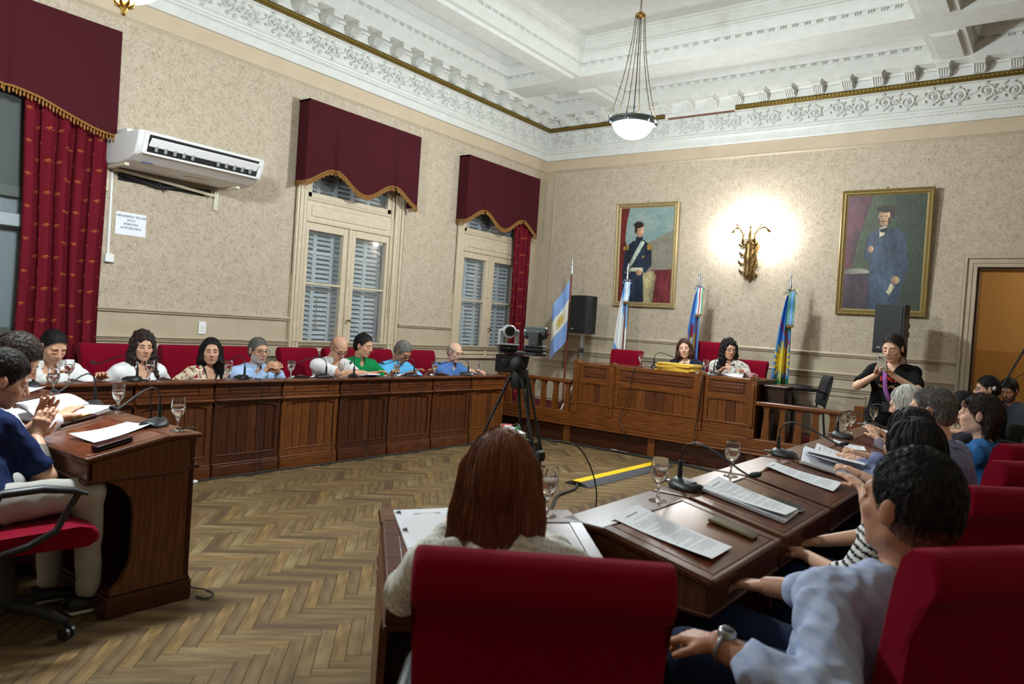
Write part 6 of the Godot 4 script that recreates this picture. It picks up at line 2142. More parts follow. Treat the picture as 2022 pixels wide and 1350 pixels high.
	# --- standing woman with phone
	person({"label": "standing woman in black printed T-shirt holding up a mobile phone", "fem": true, "standing": true, "legs_seen": true, "cell": 0.011, "pel": Vector3(5.8, 0.9, 2.37), "head": Vector3(5.8, 1.535, 2.4), "dir": Vector3(-0.12, 0, 1), "face": Vector3(-0.22, -0.28, 1), "down": true, "hs": 1.06, "sw": 0.175, "bulk": 1.05, "l1": 0.29, "l2": 0.25, "wl": Vector3(5.865, 1.29, 2.66), "wr": Vector3(5.73, 1.285, 2.66), "pole_l": Vector3(0.9, -0.7, 0), "pole_r": Vector3(-0.9, -0.8, 0), "fl_dir": Vector3(-0.55, 0.5, 0.3), "fr_dir": Vector3(0.2, 0.85, 0.2), "palm_l": Vector3(-0.6, 0, 0.6), "palm_r": Vector3(0.75, 0, 0.5), "curl_l": 0.75, "curl_r": 0.6, "skin": light, "hair": dark * 0.8, "style": "short", "thick": 0.008, "hairline": 0.078, "locks": [[Vector3(0.05, -0.02, -0.08), Vector3(0.07, -0.15, -0.03), 0.035, 0.03], [Vector3(0, -0.02, -0.09), Vector3(0.02, -0.16, -0.07), 0.04, 0.03], [Vector3(-0.05, -0.02, -0.08), Vector3(-0.065, -0.13, -0.03), 0.03, 0.022]], "top": lin(24, 24, 28), "sleeve": 0.42, "vneck": 0.08, "scoop": 0.01, "legs": lin(104, 128, 158), "legs_name": "jeans", "shirt_name": "t_shirt", "extra": standing_extra, "sd": 11})
	# --- long red-haired woman, back to the camera
	person({"label": "woman with long straight auburn hair seen from behind in a pale knitted sweater", "fem": true, "near": true, "cell": 0.009, "pel": Vector3(6.08, 0.56, 8.52), "head": Vector3(5.985, 1.105, 8.6), "dir": Vector3(-0.58, 0, -0.81), "face": Vector3(-0.58, -0.3, -0.81), "hs": 1.0, "sw": 0.175, "wl": Vector3(5.66, 0.86, 8.42), "wr": Vector3(5.72, 0.86, 8.12), "skin": light, "hair": lin(130, 80, 54), "style": "long", "len": 0.17, "thick": 0.012, "spread": 0.6, "top": lin(196, 192, 182), "pattern": knit, "sleeve": 1.0, "vneck": 0.0, "fold": 0.005, "shirt_name": "sweater", "sd": 12})
	# --- row facing the windows
	var D1 := Vector3(-0.8, 0, -0.6)
	person({"label": "dark-haired man leaning back in pale blue shirt with wrist watch", "near": true, "cell": 0.0095, "pel": Vector3(6.7, 0.55, 7.88), "head": Vector3(6.8, 1.115, 7.985), "dir": D1, "face": Vector3(-0.9, 0.12, -0.42), "hup": Vector3(0.25, 1, 0.1), "hs": 1.1, "sw": 0.215, "bulk": 1.12, "belly": 0.05, "l1": 0.3, "l2": 0.26, "wl": Vector3(6.49, 0.785, 8.37), "wr": Vector3(6.3, 0.72, 7.7), "pole_l": Vector3(0.4, -0.6, 1.0), "fl_dir": Vector3(-0.9, -0.1, -0.1), "curl_l": 0.85, "skin": brown, "hair": black, "style": "short", "thick": 0.008, "crown": 0.02, "hairline": 0.07, "fade": -0.01, "stubble": 0.15, "top": lin(196, 204, 222), "pattern": fine, "sleeve": 0.8, "vneck": 0.04, "collar": true, "legs": lin(34, 46, 66), "legs_name": "jeans", "legs_seen": true, "kl": Vector3(6.32, 0.62, 8.12), "kr": Vector3(6.24, 0.58, 7.72), "extra": watch_extra, "sd": 13})
	person({"label": "woman with long black hair in a black and white striped top", "fem": true, "cell": 0.0065, "pel": Vector3(6.68, 0.55, 6.98), "head": Vector3(6.663, 1.12, 6.963), "dir": Vector3(-0.9, 0, -0.4), "face": Vector3(-0.8, -0.3, -0.6), "hs": 1.04, "sw": 0.18, "wl": Vector3(6.36, 0.7, 7.12), "wr": Vector3(6.33, 0.7, 6.88), "skin": tan_, "hair": black, "style": "long", "len": 0.16, "thick": 0.012, "top": lin(226, 224, 220), "pattern": stripes, "sleeve": 0.6, "vneck": 0.02, "fold": 0.004, "legs": lin(44, 62, 92), "shirt_name": "striped_top", "sd": 14})
	person({"label": "woman with straight black hair bending over the open binder", "fem": true, "pel": Vector3(6.66, 0.55, 6.22), "head": Vector3(6.548, 1.11, 6.238), "dir": Vector3(-0.95, 0, -0.3), "face": Vector3(-0.85, -0.5, -0.5), "hs": 1.04, "sw": 0.175, "wl": Vector3(6.36, 0.84, 6.2), "wr": Vector3(6.3, 0.86, 5.95), "fl_dir": Vector3(-0.7, 0.35, -0.3), "curl_l": 0.35, "skin": light, "hair": black, "style": "long", "len": 0.13, "thick": 0.01, "top": lin(60, 66, 92), "sleeve": 0.45, "vneck": 0.02, "sd": 15})
	person({"label": "man with cropped grey hair and thick black glasses in blue checked shirt", "cell": 0.009, "pel": Vector3(6.7, 0.57, 5.5), "head": Vector3(6.53, 1.195, 5.5), "dir": Vector3(-1, 0, -0.2), "face": Vector3(-1, -0.08, -0.1), "near": true, "hs": 1.1, "sw": 0.205, "wl": Vector3(6.2, 0.87, 5.52), "wr": Vector3(6.2, 0.87, 5.3), "fl_dir": Vector3(-0.8, 0.2, -0.4), "skin": light, "hair": lin(104, 99, 95), "thick": 0.003, "hairline": 0.082, "fade": -0.02, "stubble": 0.3, "beard": lin(150, 140, 132), "top": lin(128, 138, 172), "pattern": checks, "sleeve": 0.9, "vneck": 0.03, "collar": true, "fold": 0.006, "glasses": lin(16, 16, 18), "gl_r": 0.0042, "sd": 16})
	person({"label": "woman with short dark fringe in blue top looking towards the windows", "fem": true, "cell": 0.011, "near": true, "pel": Vector3(6.78, 0.56, 4.72), "head": Vector3(6.69, 1.15, 4.692), "dir": Vector3(-1, 0, -0.1), "face": Vector3(-1, 0.06, 0.02), "hs": 1.05, "sw": 0.175, "wl": Vector3(6.22, 0.88, 4.78), "wr": Vector3(6.28, 0.86, 4.5), "fl_dir": Vector3(-0.3, 0.8, 0.1), "skin": light, "hair": lin(48, 36, 32), "style": "short", "thick": 0.01, "crown": 0.011, "fringe": true, "locks": [[Vector3(-0.05, 0.0, -0.07), Vector3(-0.06, -0.11, -0.06), 0.035, 0.025], [Vector3(0.05, 0.0, -0.07), Vector3(0.06, -0.11, -0.06), 0.035, 0.025], [Vector3(0, 0.0, -0.09), Vector3(0.0, -0.12, -0.08), 0.045, 0.03]], "top": lin(52, 98, 152), "sleeve": 0.5, "vneck": 0.04, "scoop": 0.02, "extra": earring_extra, "sd": 17})
	person({"label": "white-haired person leaning forward beyond the man with black glasses", "fem": true, "pel": Vector3(6.6, 0.56, 4.02), "head": Vector3(6.19, 1.125, 4.07), "dir": Vector3(-1, 0, 0), "face": Vector3(-1, -0.3, -0.2), "hs": 1.04, "wl": Vector3(6.05, 0.87, 4.2), "wr": Vector3(6.05, 0.87, 3.9), "skin": light, "hair": lin(206, 203, 196), "style": "long", "len": 0.03, "thick": 0.014, "top": lin(120, 110, 120), "sleeve": 0.9, "vneck": 0.02, "sd": 18})
	person({"label": "dark-haired man looking down at his desk beside the woman with fringe", "pel": Vector3(6.66, 0.56, 3.25), "head": Vector3(6.47, 1.07, 3.17), "dir": Vector3(-1, 0, 0), "face": Vector3(-0.9, -0.75, 0.25), "down": true, "hs": 1.06, "wl": Vector3(6.15, 0.85, 3.35), "wr": Vector3(6.15, 0.85, 3.05), "skin": brown, "hair": black, "thick": 0.014, "crown": 0.016, "stubble": 0.2, "top": lin(46, 46, 52), "sleeve": 0.9, "vneck": 0.02, "sd": 19})
	# --- by the doorway
	person({"label": "man with shaved sides and thin glasses in black by the doorway", "pel": Vector3(6.52, 0.56, 0.95), "head": Vector3(6.464, 1.182, 0.92), "dir": Vector3(-0.9, 0, 0.4), "face": Vector3(-1, -0.1, 0.3), "hs": 1.08, "sw": 0.2, "wl": Vector3(6.2, 0.72, 1.2), "wr": Vector3(6.15, 0.72, 0.95), "skin": light, "hair": black, "style": "short", "thick": 0.004, "crown": 0.012, "top": lin(26, 27, 30), "sleeve": 0.5, "vneck": 0.0, "glasses": lin(50, 40, 40), "extra": headset_extra, "sd": 20})
	person({"label": "bearded man in grey and black shirt sitting in the ochre corridor", "pel": Vector3(6.68, 0.56, -0.5), "head": Vector3(6.59, 1.138, -0.4), "dir": Vector3(-0.3, 0, 1), "face": Vector3(-0.35, -0.4, 1), "down": true, "hs": 1.08, "wl": Vector3(6.75, 0.7, -0.15), "wr": Vector3(6.45, 0.7, -0.15), "skin": brown, "hair": black, "thick": 0.012, "crown": 0.016, "stubble": 0.8, "top": lin(70, 74, 84), "sleeve": 0.5, "vneck": 0.02, "sd": 21})
	# --- desks at the near end
	person({"label": "young dark-haired man in navy polo gesturing over his desk", "near": true, "cell": 0.0095, "pel": Vector3(3.34, 0.565, 8.9), "head": Vector3(3.075, 1.075, 8.71), "dir": Vector3(-0.12, 0, -1), "face": Vector3(0.25, -0.36, -0.95), "hs": 1.06, "sw": 0.205, "bulk": 1.05, "wl": Vector3(3.0, 0.85, 8.53), "wr": Vector3(3.17, 0.81, 8.6), "pole_r": Vector3(1.0, -0.5, 0.4), "fl_dir": Vector3(0.35, 0.8, -0.2), "fr_dir": Vector3(0.1, 0.9, -0.25), "palm_l": Vector3(0.7, 0, 0.5), "palm_r": Vector3(-0.7, 0, -0.5), "curl_l": 0.3, "curl_r": 0.7, "skin": tan_, "hair": dark * 0.8, "thick": 0.009, "crown": 0.02, "fade": -0.02, "stubble": 0.3, "top": lin(30, 42, 74), "sleeve": 0.42, "vneck": 0.03, "collar": true, "fold": 0.007, "legs": lin(170, 166, 160), "legs_seen": true, "kl": Vector3(3.12, 0.6, 8.5), "kr": Vector3(3.52, 0.6, 8.5), "fl": Vector3(3.2, 0.1, 8.52), "fr": Vector3(3.44, 0.1, 8.44), "foot_dir": Vector3(0.1, 0, -1), "shoe": lin(22, 24, 30), "sole": lin(214, 210, 202), "extra": tattoo_extra, "sd": 22})
	person({"label": "dark-haired man in white shirt reading the binder behind the man in navy", "pel": Vector3(2.6, 0.565, 8.98), "head": Vector3(2.615, 1.13, 8.5), "dir": Vector3(0.05, 0, -1), "face": Vector3(0.35, -0.6, -0.85), "down": true, "hs": 1.08, "sw": 0.205, "wl": Vector3(2.4, 0.82, 8.36), "wr": Vector3(2.86, 0.85, 8.38), "skin": tan_, "hair": dark, "thick": 0.012, "crown": 0.018, "top": lin(224, 216, 220), "sleeve": 0.95, "vneck": 0.03, "collar": true, "sd": 23})
	finish_people()

func standing_extra(t: Node3D, r: Dictionary) -> void:
	var j: Dictionary = r.j
	var fr: Vector3 = j.nb + j.tf * 0.15
	var up: Vector3 = j.tup
	var left: Vector3 = j.side
	var bs := Basis(left, up, j.tf)
	for q in [["ROCK", 0.0016, -0.135, lin(0, 0, 0), rgb(196, 52, 48), 0.075]]:
		var tm := TextMesh.new()
		tm.text = q[0]
		var fnt := SystemFont.new()
		fnt.font_names = PackedStringArray(["Droid Sans"])
		fnt.font_weight = 800
		tm.font = fnt
		tm.font_size = 40
		tm.pixel_size = q[1]
		tm.depth = 0.05
		var o := put(t, "shirt_print", tm, sm(q[4], 0.8))
		o.transform = Transform3D(bs, j.nb + j.tf * 0.112 + up * q[2] + left * 0.01)
	for k in 9:
		put(t, "shirt_print", MB.new().box(j.nb + j.tf * (0.135 - 0.003 * absf(k - 4)) - up * (0.2 + 0.006 * (k % 3)) + left * (k - 4) * 0.017, Vector3(0.012, 0.02 + 0.006 * (k % 2), 0.03), 0.004), sm(rgb(176, 140, 84), 0.8))
	var st := MB.new()
	st.tube([j.nb + left * -0.05 + up * 0.0 - j.tf * 0.03, j.nb + left * -0.045 + j.tf * 0.1 - up * 0.06, j.nb + left * -0.02 + j.tf * 0.155 - up * 0.15, j.nb + left * 0.0 + j.tf * 0.165 - up * 0.24, j.nb + left * 0.05 + j.tf * 0.15 - up * 0.36], 0.02, 8, 0.2)
	put(t, "strap", st, tri_mat(sm(rgb(176, 120, 180), 0.7), noise_tex(0.08, Color(0.6, 0.4, 0.7), Color(1, 0.95, 1), 128, 2, 61), Vector3(8, 8, 8)), "lilac patterned shoulder strap")
	var bag := MB.new()
	bag.box(j.nb + left * 0.07 + j.tf * 0.17 - up * 0.4, Vector3(0.17, 0.11, 0.05), 0.02)
	put(t, "waist_bag", bag, sm(rgb(26, 26, 30), 0.35), "small glossy black bag")
	# mobile phone in her hands
	var ph := thing("mobile_phone", "pale gold mobile phone held up by the standing woman", "phone")
	var pb := Basis(Vector3.UP, -0.12) * Basis(Vector3.RIGHT, 0.25)
	ph.transform = Transform3D(pb, Vector3(5.785, 1.395, 2.745))
	put(ph, "body", MB.new().box(Vector3.ZERO, Vector3(0.074, 0.152, 0.009), 0.004), sm(rgb(206, 198, 186), 0.35, 0.2))
	put(ph, "camera_bump", MB.new().box(Vector3(-0.016, 0.052, 0.006), Vector3(0.036, 0.038, 0.004), 0.002), sm(rgb(190, 184, 174), 0.3))
	for q in [Vector3(-0.025, 0.061, 0.009), Vector3(-0.025, 0.044, 0.009), Vector3(-0.008, 0.052, 0.009)]:
		put(ph, "lens", MB.new().ball(q, Vector3(0.0065, 0.0065, 0.003), 8), M.black)

func watch_extra(t: Node3D, r: Dictionary) -> void:
	var W: Vector3 = r.j.WL
	var E: Vector3 = r.j.EL
	var ax := (W - E).normalized()
	var mb := MB.new()
	var u := ax.cross(Vector3.UP).normalized()
	var v := u.cross(ax).normalized()
	var pts := []
	var c := W - ax * 0.012
	for k in 17:
		var a := TAU * k / 16
		pts.append(c + u * cos(a) * 0.0345 + v * sin(a) * 0.033)
	mb.tube(pts, 0.009, 8, 0.5)
	put(t, "watch_strap", mb, M.steel)
	var f := MB.new()
	f.xf = Transform3D(Basis(ax, v, ax.cross(v)).orthonormalized(), c)
	f.lathe([Vector2(0.004, 0.046), Vector2(0.016, 0.046), Vector2(0.021, 0.042), Vector2(0.022, 0.03)], 18)
	put(t, "watch_case", f, M.steel)
	var d := MB.new()
	d.xf = f.xf
	d.lathe([Vector2(0.015, 0.045), Vector2(0.015, 0.0475), Vector2(0.001, 0.0475)], 16)
	put(t, "watch_dial", d, sm(rgb(20, 26, 44), 0.2))

func tattoo_extra(t: Node3D, r: Dictionary) -> void:
	var a: Vector3 = r.j.WR.lerp(r.j.ER, 0.3)
	var b: Vector3 = r.j.WR.lerp(r.j.ER, 0.62)
	put(t, "forearm_tattoo", MB.new().tube([a, a.lerp(b, 0.5), b], [0.0375, 0.0405, 0.0425], 16), tri_mat(sm(rgb(120, 112, 104), 0.6), noise_tex(0.09, Color(0.45, 0.45, 0.48), Color(1, 0.95, 0.9), 128, 3, 71), Vector3(12, 12, 12)), "dark tattoo band on the forearm")

func earring_extra(t: Node3D, r: Dictionary) -> void:
	var hb: Basis = r.hb
	var pts := []
	var s: Dictionary = crowd[crowd_out.find(r)]
	for k in 13:
		var a := TAU * k / 12
		pts.append(s.head + hb * Vector3(0.086, -0.062 + cos(a) * 0.017, -0.012 + sin(a) * 0.017))
	put(t, "hoop_earring", MB.new().tube(pts, 0.0018, 6), M.steel)

func headset_extra(t: Node3D, r: Dictionary) -> void:
	var s: Dictionary = crowd[crowd_out.find(r)]
	var hb: Basis = r.hb
	put(t, "hearing_device", MB.new().ball(s.head + hb * Vector3(0.09, 0.01, -0.05), Vector3(0.018, 0.026, 0.026), 10), sm(rgb(190, 192, 194), 0.4), "pale round hearing device on the side of the head")

func on_slope(i: int, x: float, s: float, yaw := 0.0, lift := 0.002) -> Transform3D:
	return desk_xf[i] * Transform3D(Basis(Vector3.RIGHT, -0.2), Vector3(0, 0.85, -0.135)) * Transform3D(Basis(Vector3.UP, yaw), Vector3(x, lift, -s))

func on_ledge(i: int, x: float, z: float, yaw := 0.0) -> Transform3D:
	if z < -0.14: return on_slope(i, x, (-z - 0.135) / 0.98, yaw, 0.0)
	return desk_xf[i] * Transform3D(Basis(Vector3.UP, yaw), Vector3(x, 0.8505, z))

func page_tex(sd: int) -> ImageTexture:
	var im := Image.create(210, 297, false, Image.FORMAT_RGB8)
	im.fill(rgb(236, 237, 243))
	var g := RandomNumberGenerator.new()
	g.seed = sd
	im.fill_rect(Rect2i(60, 22, 90, 5), rgb(120, 122, 130))
	var y := 44
	while y < 268:
		var w := g.randi_range(110, 166)
		if g.randf() < 0.15: w = g.randi_range(30, 80)
		var x := 22
		while x < 22 + w:
			var l := g.randi_range(4, 14)
			im.fill_rect(Rect2i(x, y, l, 2), rgb(140, 142, 152))
			x += l + 3
		y += 6 if g.randf() < 0.85 else 14
	return ImageTexture.create_from_image(im)

func page_mesh(w: float, l: float, curl: float, twist := 0.0) -> MB:
	var mb := MB.new()
	for j in 7:
		for i in 6:
			var u := i / 5.0
			var v := j / 6.0
			var y := curl * pow(absf(v - 0.35), 2.0) + twist * (u - 0.5) * (v - 0.5) + curl * 0.3 * pow(u - 0.5, 2.0)
			mb.vert(Vector3((u - 0.5) * w, maxf(y, 0.0), (0.5 - v) * l), Vector3.UP, Vector2(u, v))
	for j in 6:
		for i in 5:
			var a := j * 6 + i
			mb.t3(a, a + 1, a + 7); mb.t3(a, a + 7, a + 6)
	renormal(mb, 0)
	var n := mb.v.size()
	return mb

func paper_thing(called: String, label: String, xf: Transform3D, w := 0.21, l := 0.297, curl := 0.02, twist := 0.03, group := "") -> Node3D:
	var o := put(self, called, page_mesh(w, l, curl, twist), M["page%d" % (names[called] % 3)] if names.has(called) else M.page0)
	o.transform = xf
	o.set_meta("label", label)
	o.set_meta("category", "paper")
	if group: o.set_meta("group", group)
	return o

func make_goblet() -> Node3D:
	var t := Node3D.new()
	# outside from the foot up, then inside down
	var g := sm(Color(1, 1, 1, 0.0), 0.0)
	g.refraction_enabled = true
	g.refraction_scale = 0.05
	var pr := [Vector2(0.0, 0.0), Vector2(0.034, 0.0), Vector2(0.035, 0.002), Vector2(0.028, 0.005), Vector2(0.01, 0.01), Vector2(0.0055, 0.02), Vector2(0.005, 0.045), Vector2(0.006, 0.06), Vector2(0.014, 0.07), Vector2(0.027, 0.085), Vector2(0.034, 0.105), Vector2(0.0355, 0.125), Vector2(0.034, 0.15), Vector2(0.032, 0.17), Vector2(0.0312, 0.1705), Vector2(0.0325, 0.15), Vector2(0.034, 0.125), Vector2(0.0325, 0.106), Vector2(0.0255, 0.087), Vector2(0.012, 0.073), Vector2(0.0, 0.07)]
	put(t, "glass", MB.new().lathe(pr, 24), g)
	var w := sm(Color(1, 1, 1, 0.0), 0.0)
	w.refraction_enabled = true
	w.refraction_scale = 0.033
	put(t, "water", MB.new().lathe([Vector2(0.0, 0.0705), Vector2(0.0118, 0.0735), Vector2(0.0253, 0.0875), Vector2(0.0323, 0.1065), Vector2(0.0338, 0.125), Vector2(0.0334, 0.134), Vector2(0.0, 0.134)], 24), w)
	return t

func make_mic(ring: Color) -> Node3D:
	var t := Node3D.new()
	var rings := []
	for q in [[-0.075, 0.04, 0.018], [-0.068, 0.052, 0.026], [-0.03, 0.058, 0.034], [0.02, 0.055, 0.042], [0.05, 0.046, 0.04], [0.065, 0.03, 0.028]]:
		var ring_ := PackedVector3Array()
		for k in 16:
			var a := TAU * k / 16
			ring_.append(Vector3(cos(a) * q[1], 0.004 + maxf(0, sin(a)) * q[2], -q[0] if false else q[0]))
		rings.append(ring_)
	var ba := put(t, "base", MB.new().loft(rings), M.black)
	put(ba, "button", MB.new().box(Vector3(0, 0.034, -0.045), Vector3(0.03, 0.008, 0.018), 0.004), sm(rgb(70, 72, 76), 0.5))
	put(t, "socket", MB.new().tube([Vector3(0, 0.03, 0.03), Vector3(0, 0.115, 0.03)], [0.012, 0.009], 10), M.black)
	var pts := [Vector3(0, 0.11, 0.03), Vector3(0, 0.155, 0.025), Vector3(0, 0.19, 0.0), Vector3(0, 0.205, -0.045), Vector3(0, 0.195, -0.11), Vector3(0, 0.165, -0.19), Vector3(0, 0.13, -0.27), Vector3(0, 0.118, -0.31)]
	var gn := put(t, "gooseneck", MB.new().tube(pts, 0.0045, 8), M.black)
	put(gn, "light_ring", MB.new().tube([Vector3(0, 0.118, -0.308), Vector3(0.0, 0.12, -0.318)], 0.0075, 10), sm(ring, 0.4))
	put(gn, "capsule", MB.new().tube([Vector3(0, 0.12, -0.315), Vector3(0, 0.124, -0.33), Vector3(0, 0.13, -0.35), Vector3(0, 0.135, -0.362)], [0.008, 0.0125, 0.0125, 0.006], 10), M.black_soft)
	put(ba, "plug", MB.new().tube([Vector3(0.02, 0.02, 0.06), Vector3(0.035, 0.02, 0.1)], 0.007, 8), M.steel)
	return t

func build_table_things() -> void:
	for k in 3:
		var m := sm(Color.WHITE, 0.7, 0.0, 0.3)
		m.albedo_texture = page_tex(20 + k)
		m.cull_mode = BaseMaterial3D.CULL_DISABLED
		M["page%d" % k] = m
	# goblets of water
	var g := make_goblet()
	var gl := [
		[on_ledge(8, -0.24, -0.05), "water goblet on the free end desk beside the microphone"],
		[on_ledge(9, -0.235, -0.02), "water goblet beside the big open binder"],
		[on_ledge(10, -0.27, -0.03), "water goblet on the corner desk by the curtain"],
		[on_ledge(7, -0.1, -0.1), "water goblet in front of the man in white by the curtain"],
		[on_ledge(6, -0.18, -0.1), "water goblet in front of the curly-haired woman"],
		[on_ledge(5, -0.165, -0.1), "water goblet in front of the woman in floral jacket"],
		[on_ledge(4, -0.188, -0.1), "water goblet between the bearded man and the bald man in white"],
		[on_ledge(3, -0.28, -0.08), "water goblet in front of the bald man in white"],
		[on_ledge(2, -0.21, -0.05), "water goblet in front of the man in sky blue polo"],
		[on_ledge(1, -0.287, -0.05), "water goblet at the empty red chair by the sky blue polo"],
		[on_ledge(0, -0.07, -0.1), "water goblet in front of the balding man in blue shirt"],
		[on_ledge(11, -0.23, -0.06), "water goblet on the slanted desk of the red-haired woman"],
		[on_ledge(12, -0.189, -0.08), "water goblet by the single sheet and the gold phone"],
		[on_ledge(13, -0.27, -0.08), "water goblet by the spiral notebook"],
		[on_ledge(17, 0.22, -0.06), "water goblet beyond the open binder beside the bent microphone"],
		[on_ledge(17, -0.07, -0.04), "water goblet farther along beyond the open binder"],
		[on_ledge(18, -0.2, -0.04), "water goblet at the last desk before the standing woman"],
		[Transform3D(Basis(), Vector3(2.62, 1.081, 1.25)), "water goblet on the dais desk by the empty red chair"],
		[Transform3D(Basis(), Vector3(3.52, 1.081, 1.25)), "water goblet on the dais desk in front of the black-haired woman"],
	]
	for q in gl:
		var c: Node3D = g.duplicate()
		c.name = numbered("water_goblet")
		add_child(c)
		c.transform = q[0]
		c.set_meta("label", q[1])
		c.set_meta("category", "glass")
		c.set_meta("group", "water goblets on the desks")
	g.free()
	# gooseneck microphones
	var mic := make_mic(rgb(30, 30, 32))
	var ms := [
		[on_ledge(8, -0.04, -0.06, 0.5), "gooseneck microphone on the free end desk"],
		[on_ledge(9, 0.05, -0.04, 0.6), "gooseneck microphone behind the big open binder"],
		[on_ledge(10, 0.1, -0.04, 0.2), "gooseneck microphone on the corner desk by the curtain"],
		[on_ledge(6, -0.312, -0.1, 0.6), "gooseneck microphone in front of the empty side of the curly-haired woman's chair"],
		[on_ledge(5, -0.02, -0.1, 0.0), "gooseneck microphone between the floral jacket and the light blue shirt"],
		[on_ledge(4, 0.2, -0.1, 0.75), "gooseneck microphone pointing at the bearded man"],
		[on_ledge(3, -0.11, -0.08, -0.6), "gooseneck microphone beside the bald man in white"],
		[on_ledge(2, 0.056, -0.08, 0.7), "gooseneck microphone in front of the sky blue polo"],
		[on_ledge(1, 0.32, -0.08, 0.7), "gooseneck microphone by the balding man in blue shirt"],
		[on_ledge(13, 0.2, -0.05, -0.25), "gooseneck microphone between the single sheet and the spiral notebook"],
		[on_ledge(15, 0.24, -0.05, -0.1), "gooseneck microphone by the open binder"],
		[on_ledge(17, 0.31, -0.06, -0.2), "gooseneck microphone beyond the open binder"],
		[on_ledge(18, -0.05, -0.05, -0.3), "gooseneck microphone at the last desk before the standing woman"],
		[Transform3D(Basis(Vector3.UP, -0.9), Vector3(2.8, 1.081, 1.15)), "gooseneck microphone left of the yellow folders on the dais"],
		[Transform3D(Basis(Vector3.UP, -0.3), Vector3(3.72, 1.081, 1.42)), "gooseneck microphone in front of the speaking black-haired woman"],
	]
	for k in ms.size():
		var q: Array = ms[k]
		var c: Node3D = mic.duplicate()
		c.name = numbered("gooseneck_microphone")
		add_child(c)
		c.transform = q[0]
		c.set_meta("label", q[1])
		c.set_meta("category", "microphone")
		c.set_meta("group", "gooseneck microphones on the desks")
	mic.free()
	# microphone cables hanging over desk fronts
	for q in [[6, -0.25, "before the curly-haired woman"], [5, 0.08, "below the floral jacket"], [4, 0.22, "of the light-fronted desk of the window row"], [3, 0.0, "below the green polo"], [2, 0.1, "below the sky blue polo"], [1, 0.3, "by the balding man in blue"], [8, -0.25, "of the free end desk"]]:
		var d: Transform3D = desk_xf[q[0]]
		var x: float = q[1]
		var pts := []
		for e in [Vector3(x, 0.862, -0.06), Vector3(x, 0.862, 0.0), Vector3(x, 0.85, 0.045), Vector3(x + 0.01, 0.7, 0.05), Vector3(x + 0.025, 0.4, 0.045), Vector3(x + 0.03, 0.15, 0.04), Vector3(x + 0.01, 0.03, 0.06), Vector3(x - 0.05, 0.008, 0.12), Vector3(x - 0.13, 0.006, 0.12), Vector3(x - 0.16, 0.006, 0.06), Vector3(x - 0.1, 0.006, 0.04)]:
			pts.append(d * e)
		single("microphone_cable", MB.new().tube(smooth(pts), 0.004, 6), M.black, "thin black cable hanging down the desk front " + q[2], "cable", Vector3.ZERO, 0.0, "microphone cables down the desk fronts")
	for x in [2.78, 3.7]:
		single("microphone_cable", MB.new().tube(smooth([Vector3(x, 1.09, 1.5), Vector3(x, 1.09, 1.7), Vector3(x, 1.02, 1.765), Vector3(x - 0.02, 0.7, 1.77), Vector3(x - 0.03 if x > 3 else x - 0.12, 0.42, 1.79), Vector3(x - 0.02, 0.28, 1.81), Vector3(x + 0.03, 0.02, 1.8)]), 0.005, 6), M.black, "black cable down the dais desk front " + ("below the yellow folders" if x < 3 else "below the speaking woman"), "cable", Vector3.ZERO, 0.0, "cables down the dais desk front")
	# papers
	paper_thing("paper_sheet", "single printed sheet on the free end desk beside a dark case", on_slope(8, 0.0, 0.13, 0.1), 0.22, 0.3, 0.03, 0.04)
	paper_thing("paper_sheet", "single printed sheet lying before the gold phone", on_slope(12, 0.11, 0.145, 0.05), 0.215, 0.37, 0.02, 0.02)
	paper_thing("paper_sheet", "printed sheet on the spiral notebook", on_slope(13, 0.06, 0.15, 0.05, 0.016), 0.22, 0.36, 0.02, 0.03)
	paper_thing("paper_sheet", "printed sheet lying between the notebook and the open binder", on_slope(14, -0.06, 0.14, 0.05), 0.21, 0.36, 0.025, -0.03)
	paper_thing("paper_sheet", "sheet on the corner desk by the curtain", on_slope(10, -0.1, 0.06, 0.2), 0.21, 0.297, 0.02, 0.05)
	paper_thing("paper_sheet", "sheet half under the open binder farther along the row", on_slope(15, -0.3, 0.12, 0.2), 0.21, 0.32, 0.03, 0.05)
	paper_thing("paper_sheet", "small sheet beyond the open binder near raised hand", on_slope(16, -0.05, 0.06, 0.3), 0.16, 0.2, 0.03, 0.0)
	paper_thing("paper_sheet", "stack of sheets at the last desk before the standing woman", on_slope(18, 0.1, 0.06, 0.1), 0.22, 0.3, 0.03, 0.0)
	for q in [[7, 0.05, 0.14, "sheet in front of the man in white by the curtain"], [6, 0.05, 0.1, "sheet in front of the curly-haired woman"], [4, 0.0, 0.02, "sheets under the clasped hands of the bearded man"], [4, 0.25, 0.0, "lilac-edged sheets beside the bald man in white"], [2, 0.1, -0.02, "sheets in front of the sky blue polo"], [1, -0.06, 0.0, "sheets at the empty red chair by the sky blue polo"], [0, 0.12, 0.06, "sheets under the hands of the balding man in blue shirt"]]:
		paper_thing("paper_sheet", q[3], on_slope(q[0], q[1], q[2] + 0.1, 0.15), 0.21, 0.297, 0.05, 0.08)
	# booklet on the slanted desk
	var bk := thing("open_booklet", "open white booklet with black corner marks before the red-haired woman", "booklet")
	bk.transform = on_slope(11, 0.17, 0.12, 0.12)
	put(bk, "page", page_mesh(0.21, 0.4, 0.012, 0.0), M.page1)
	put(bk, "cover", MB.new().b2(Vector3(-0.107, -0.001, -0.2), Vector3(0.107, 0.001, 0.2)), sm(rgb(225, 225, 230), 0.6))
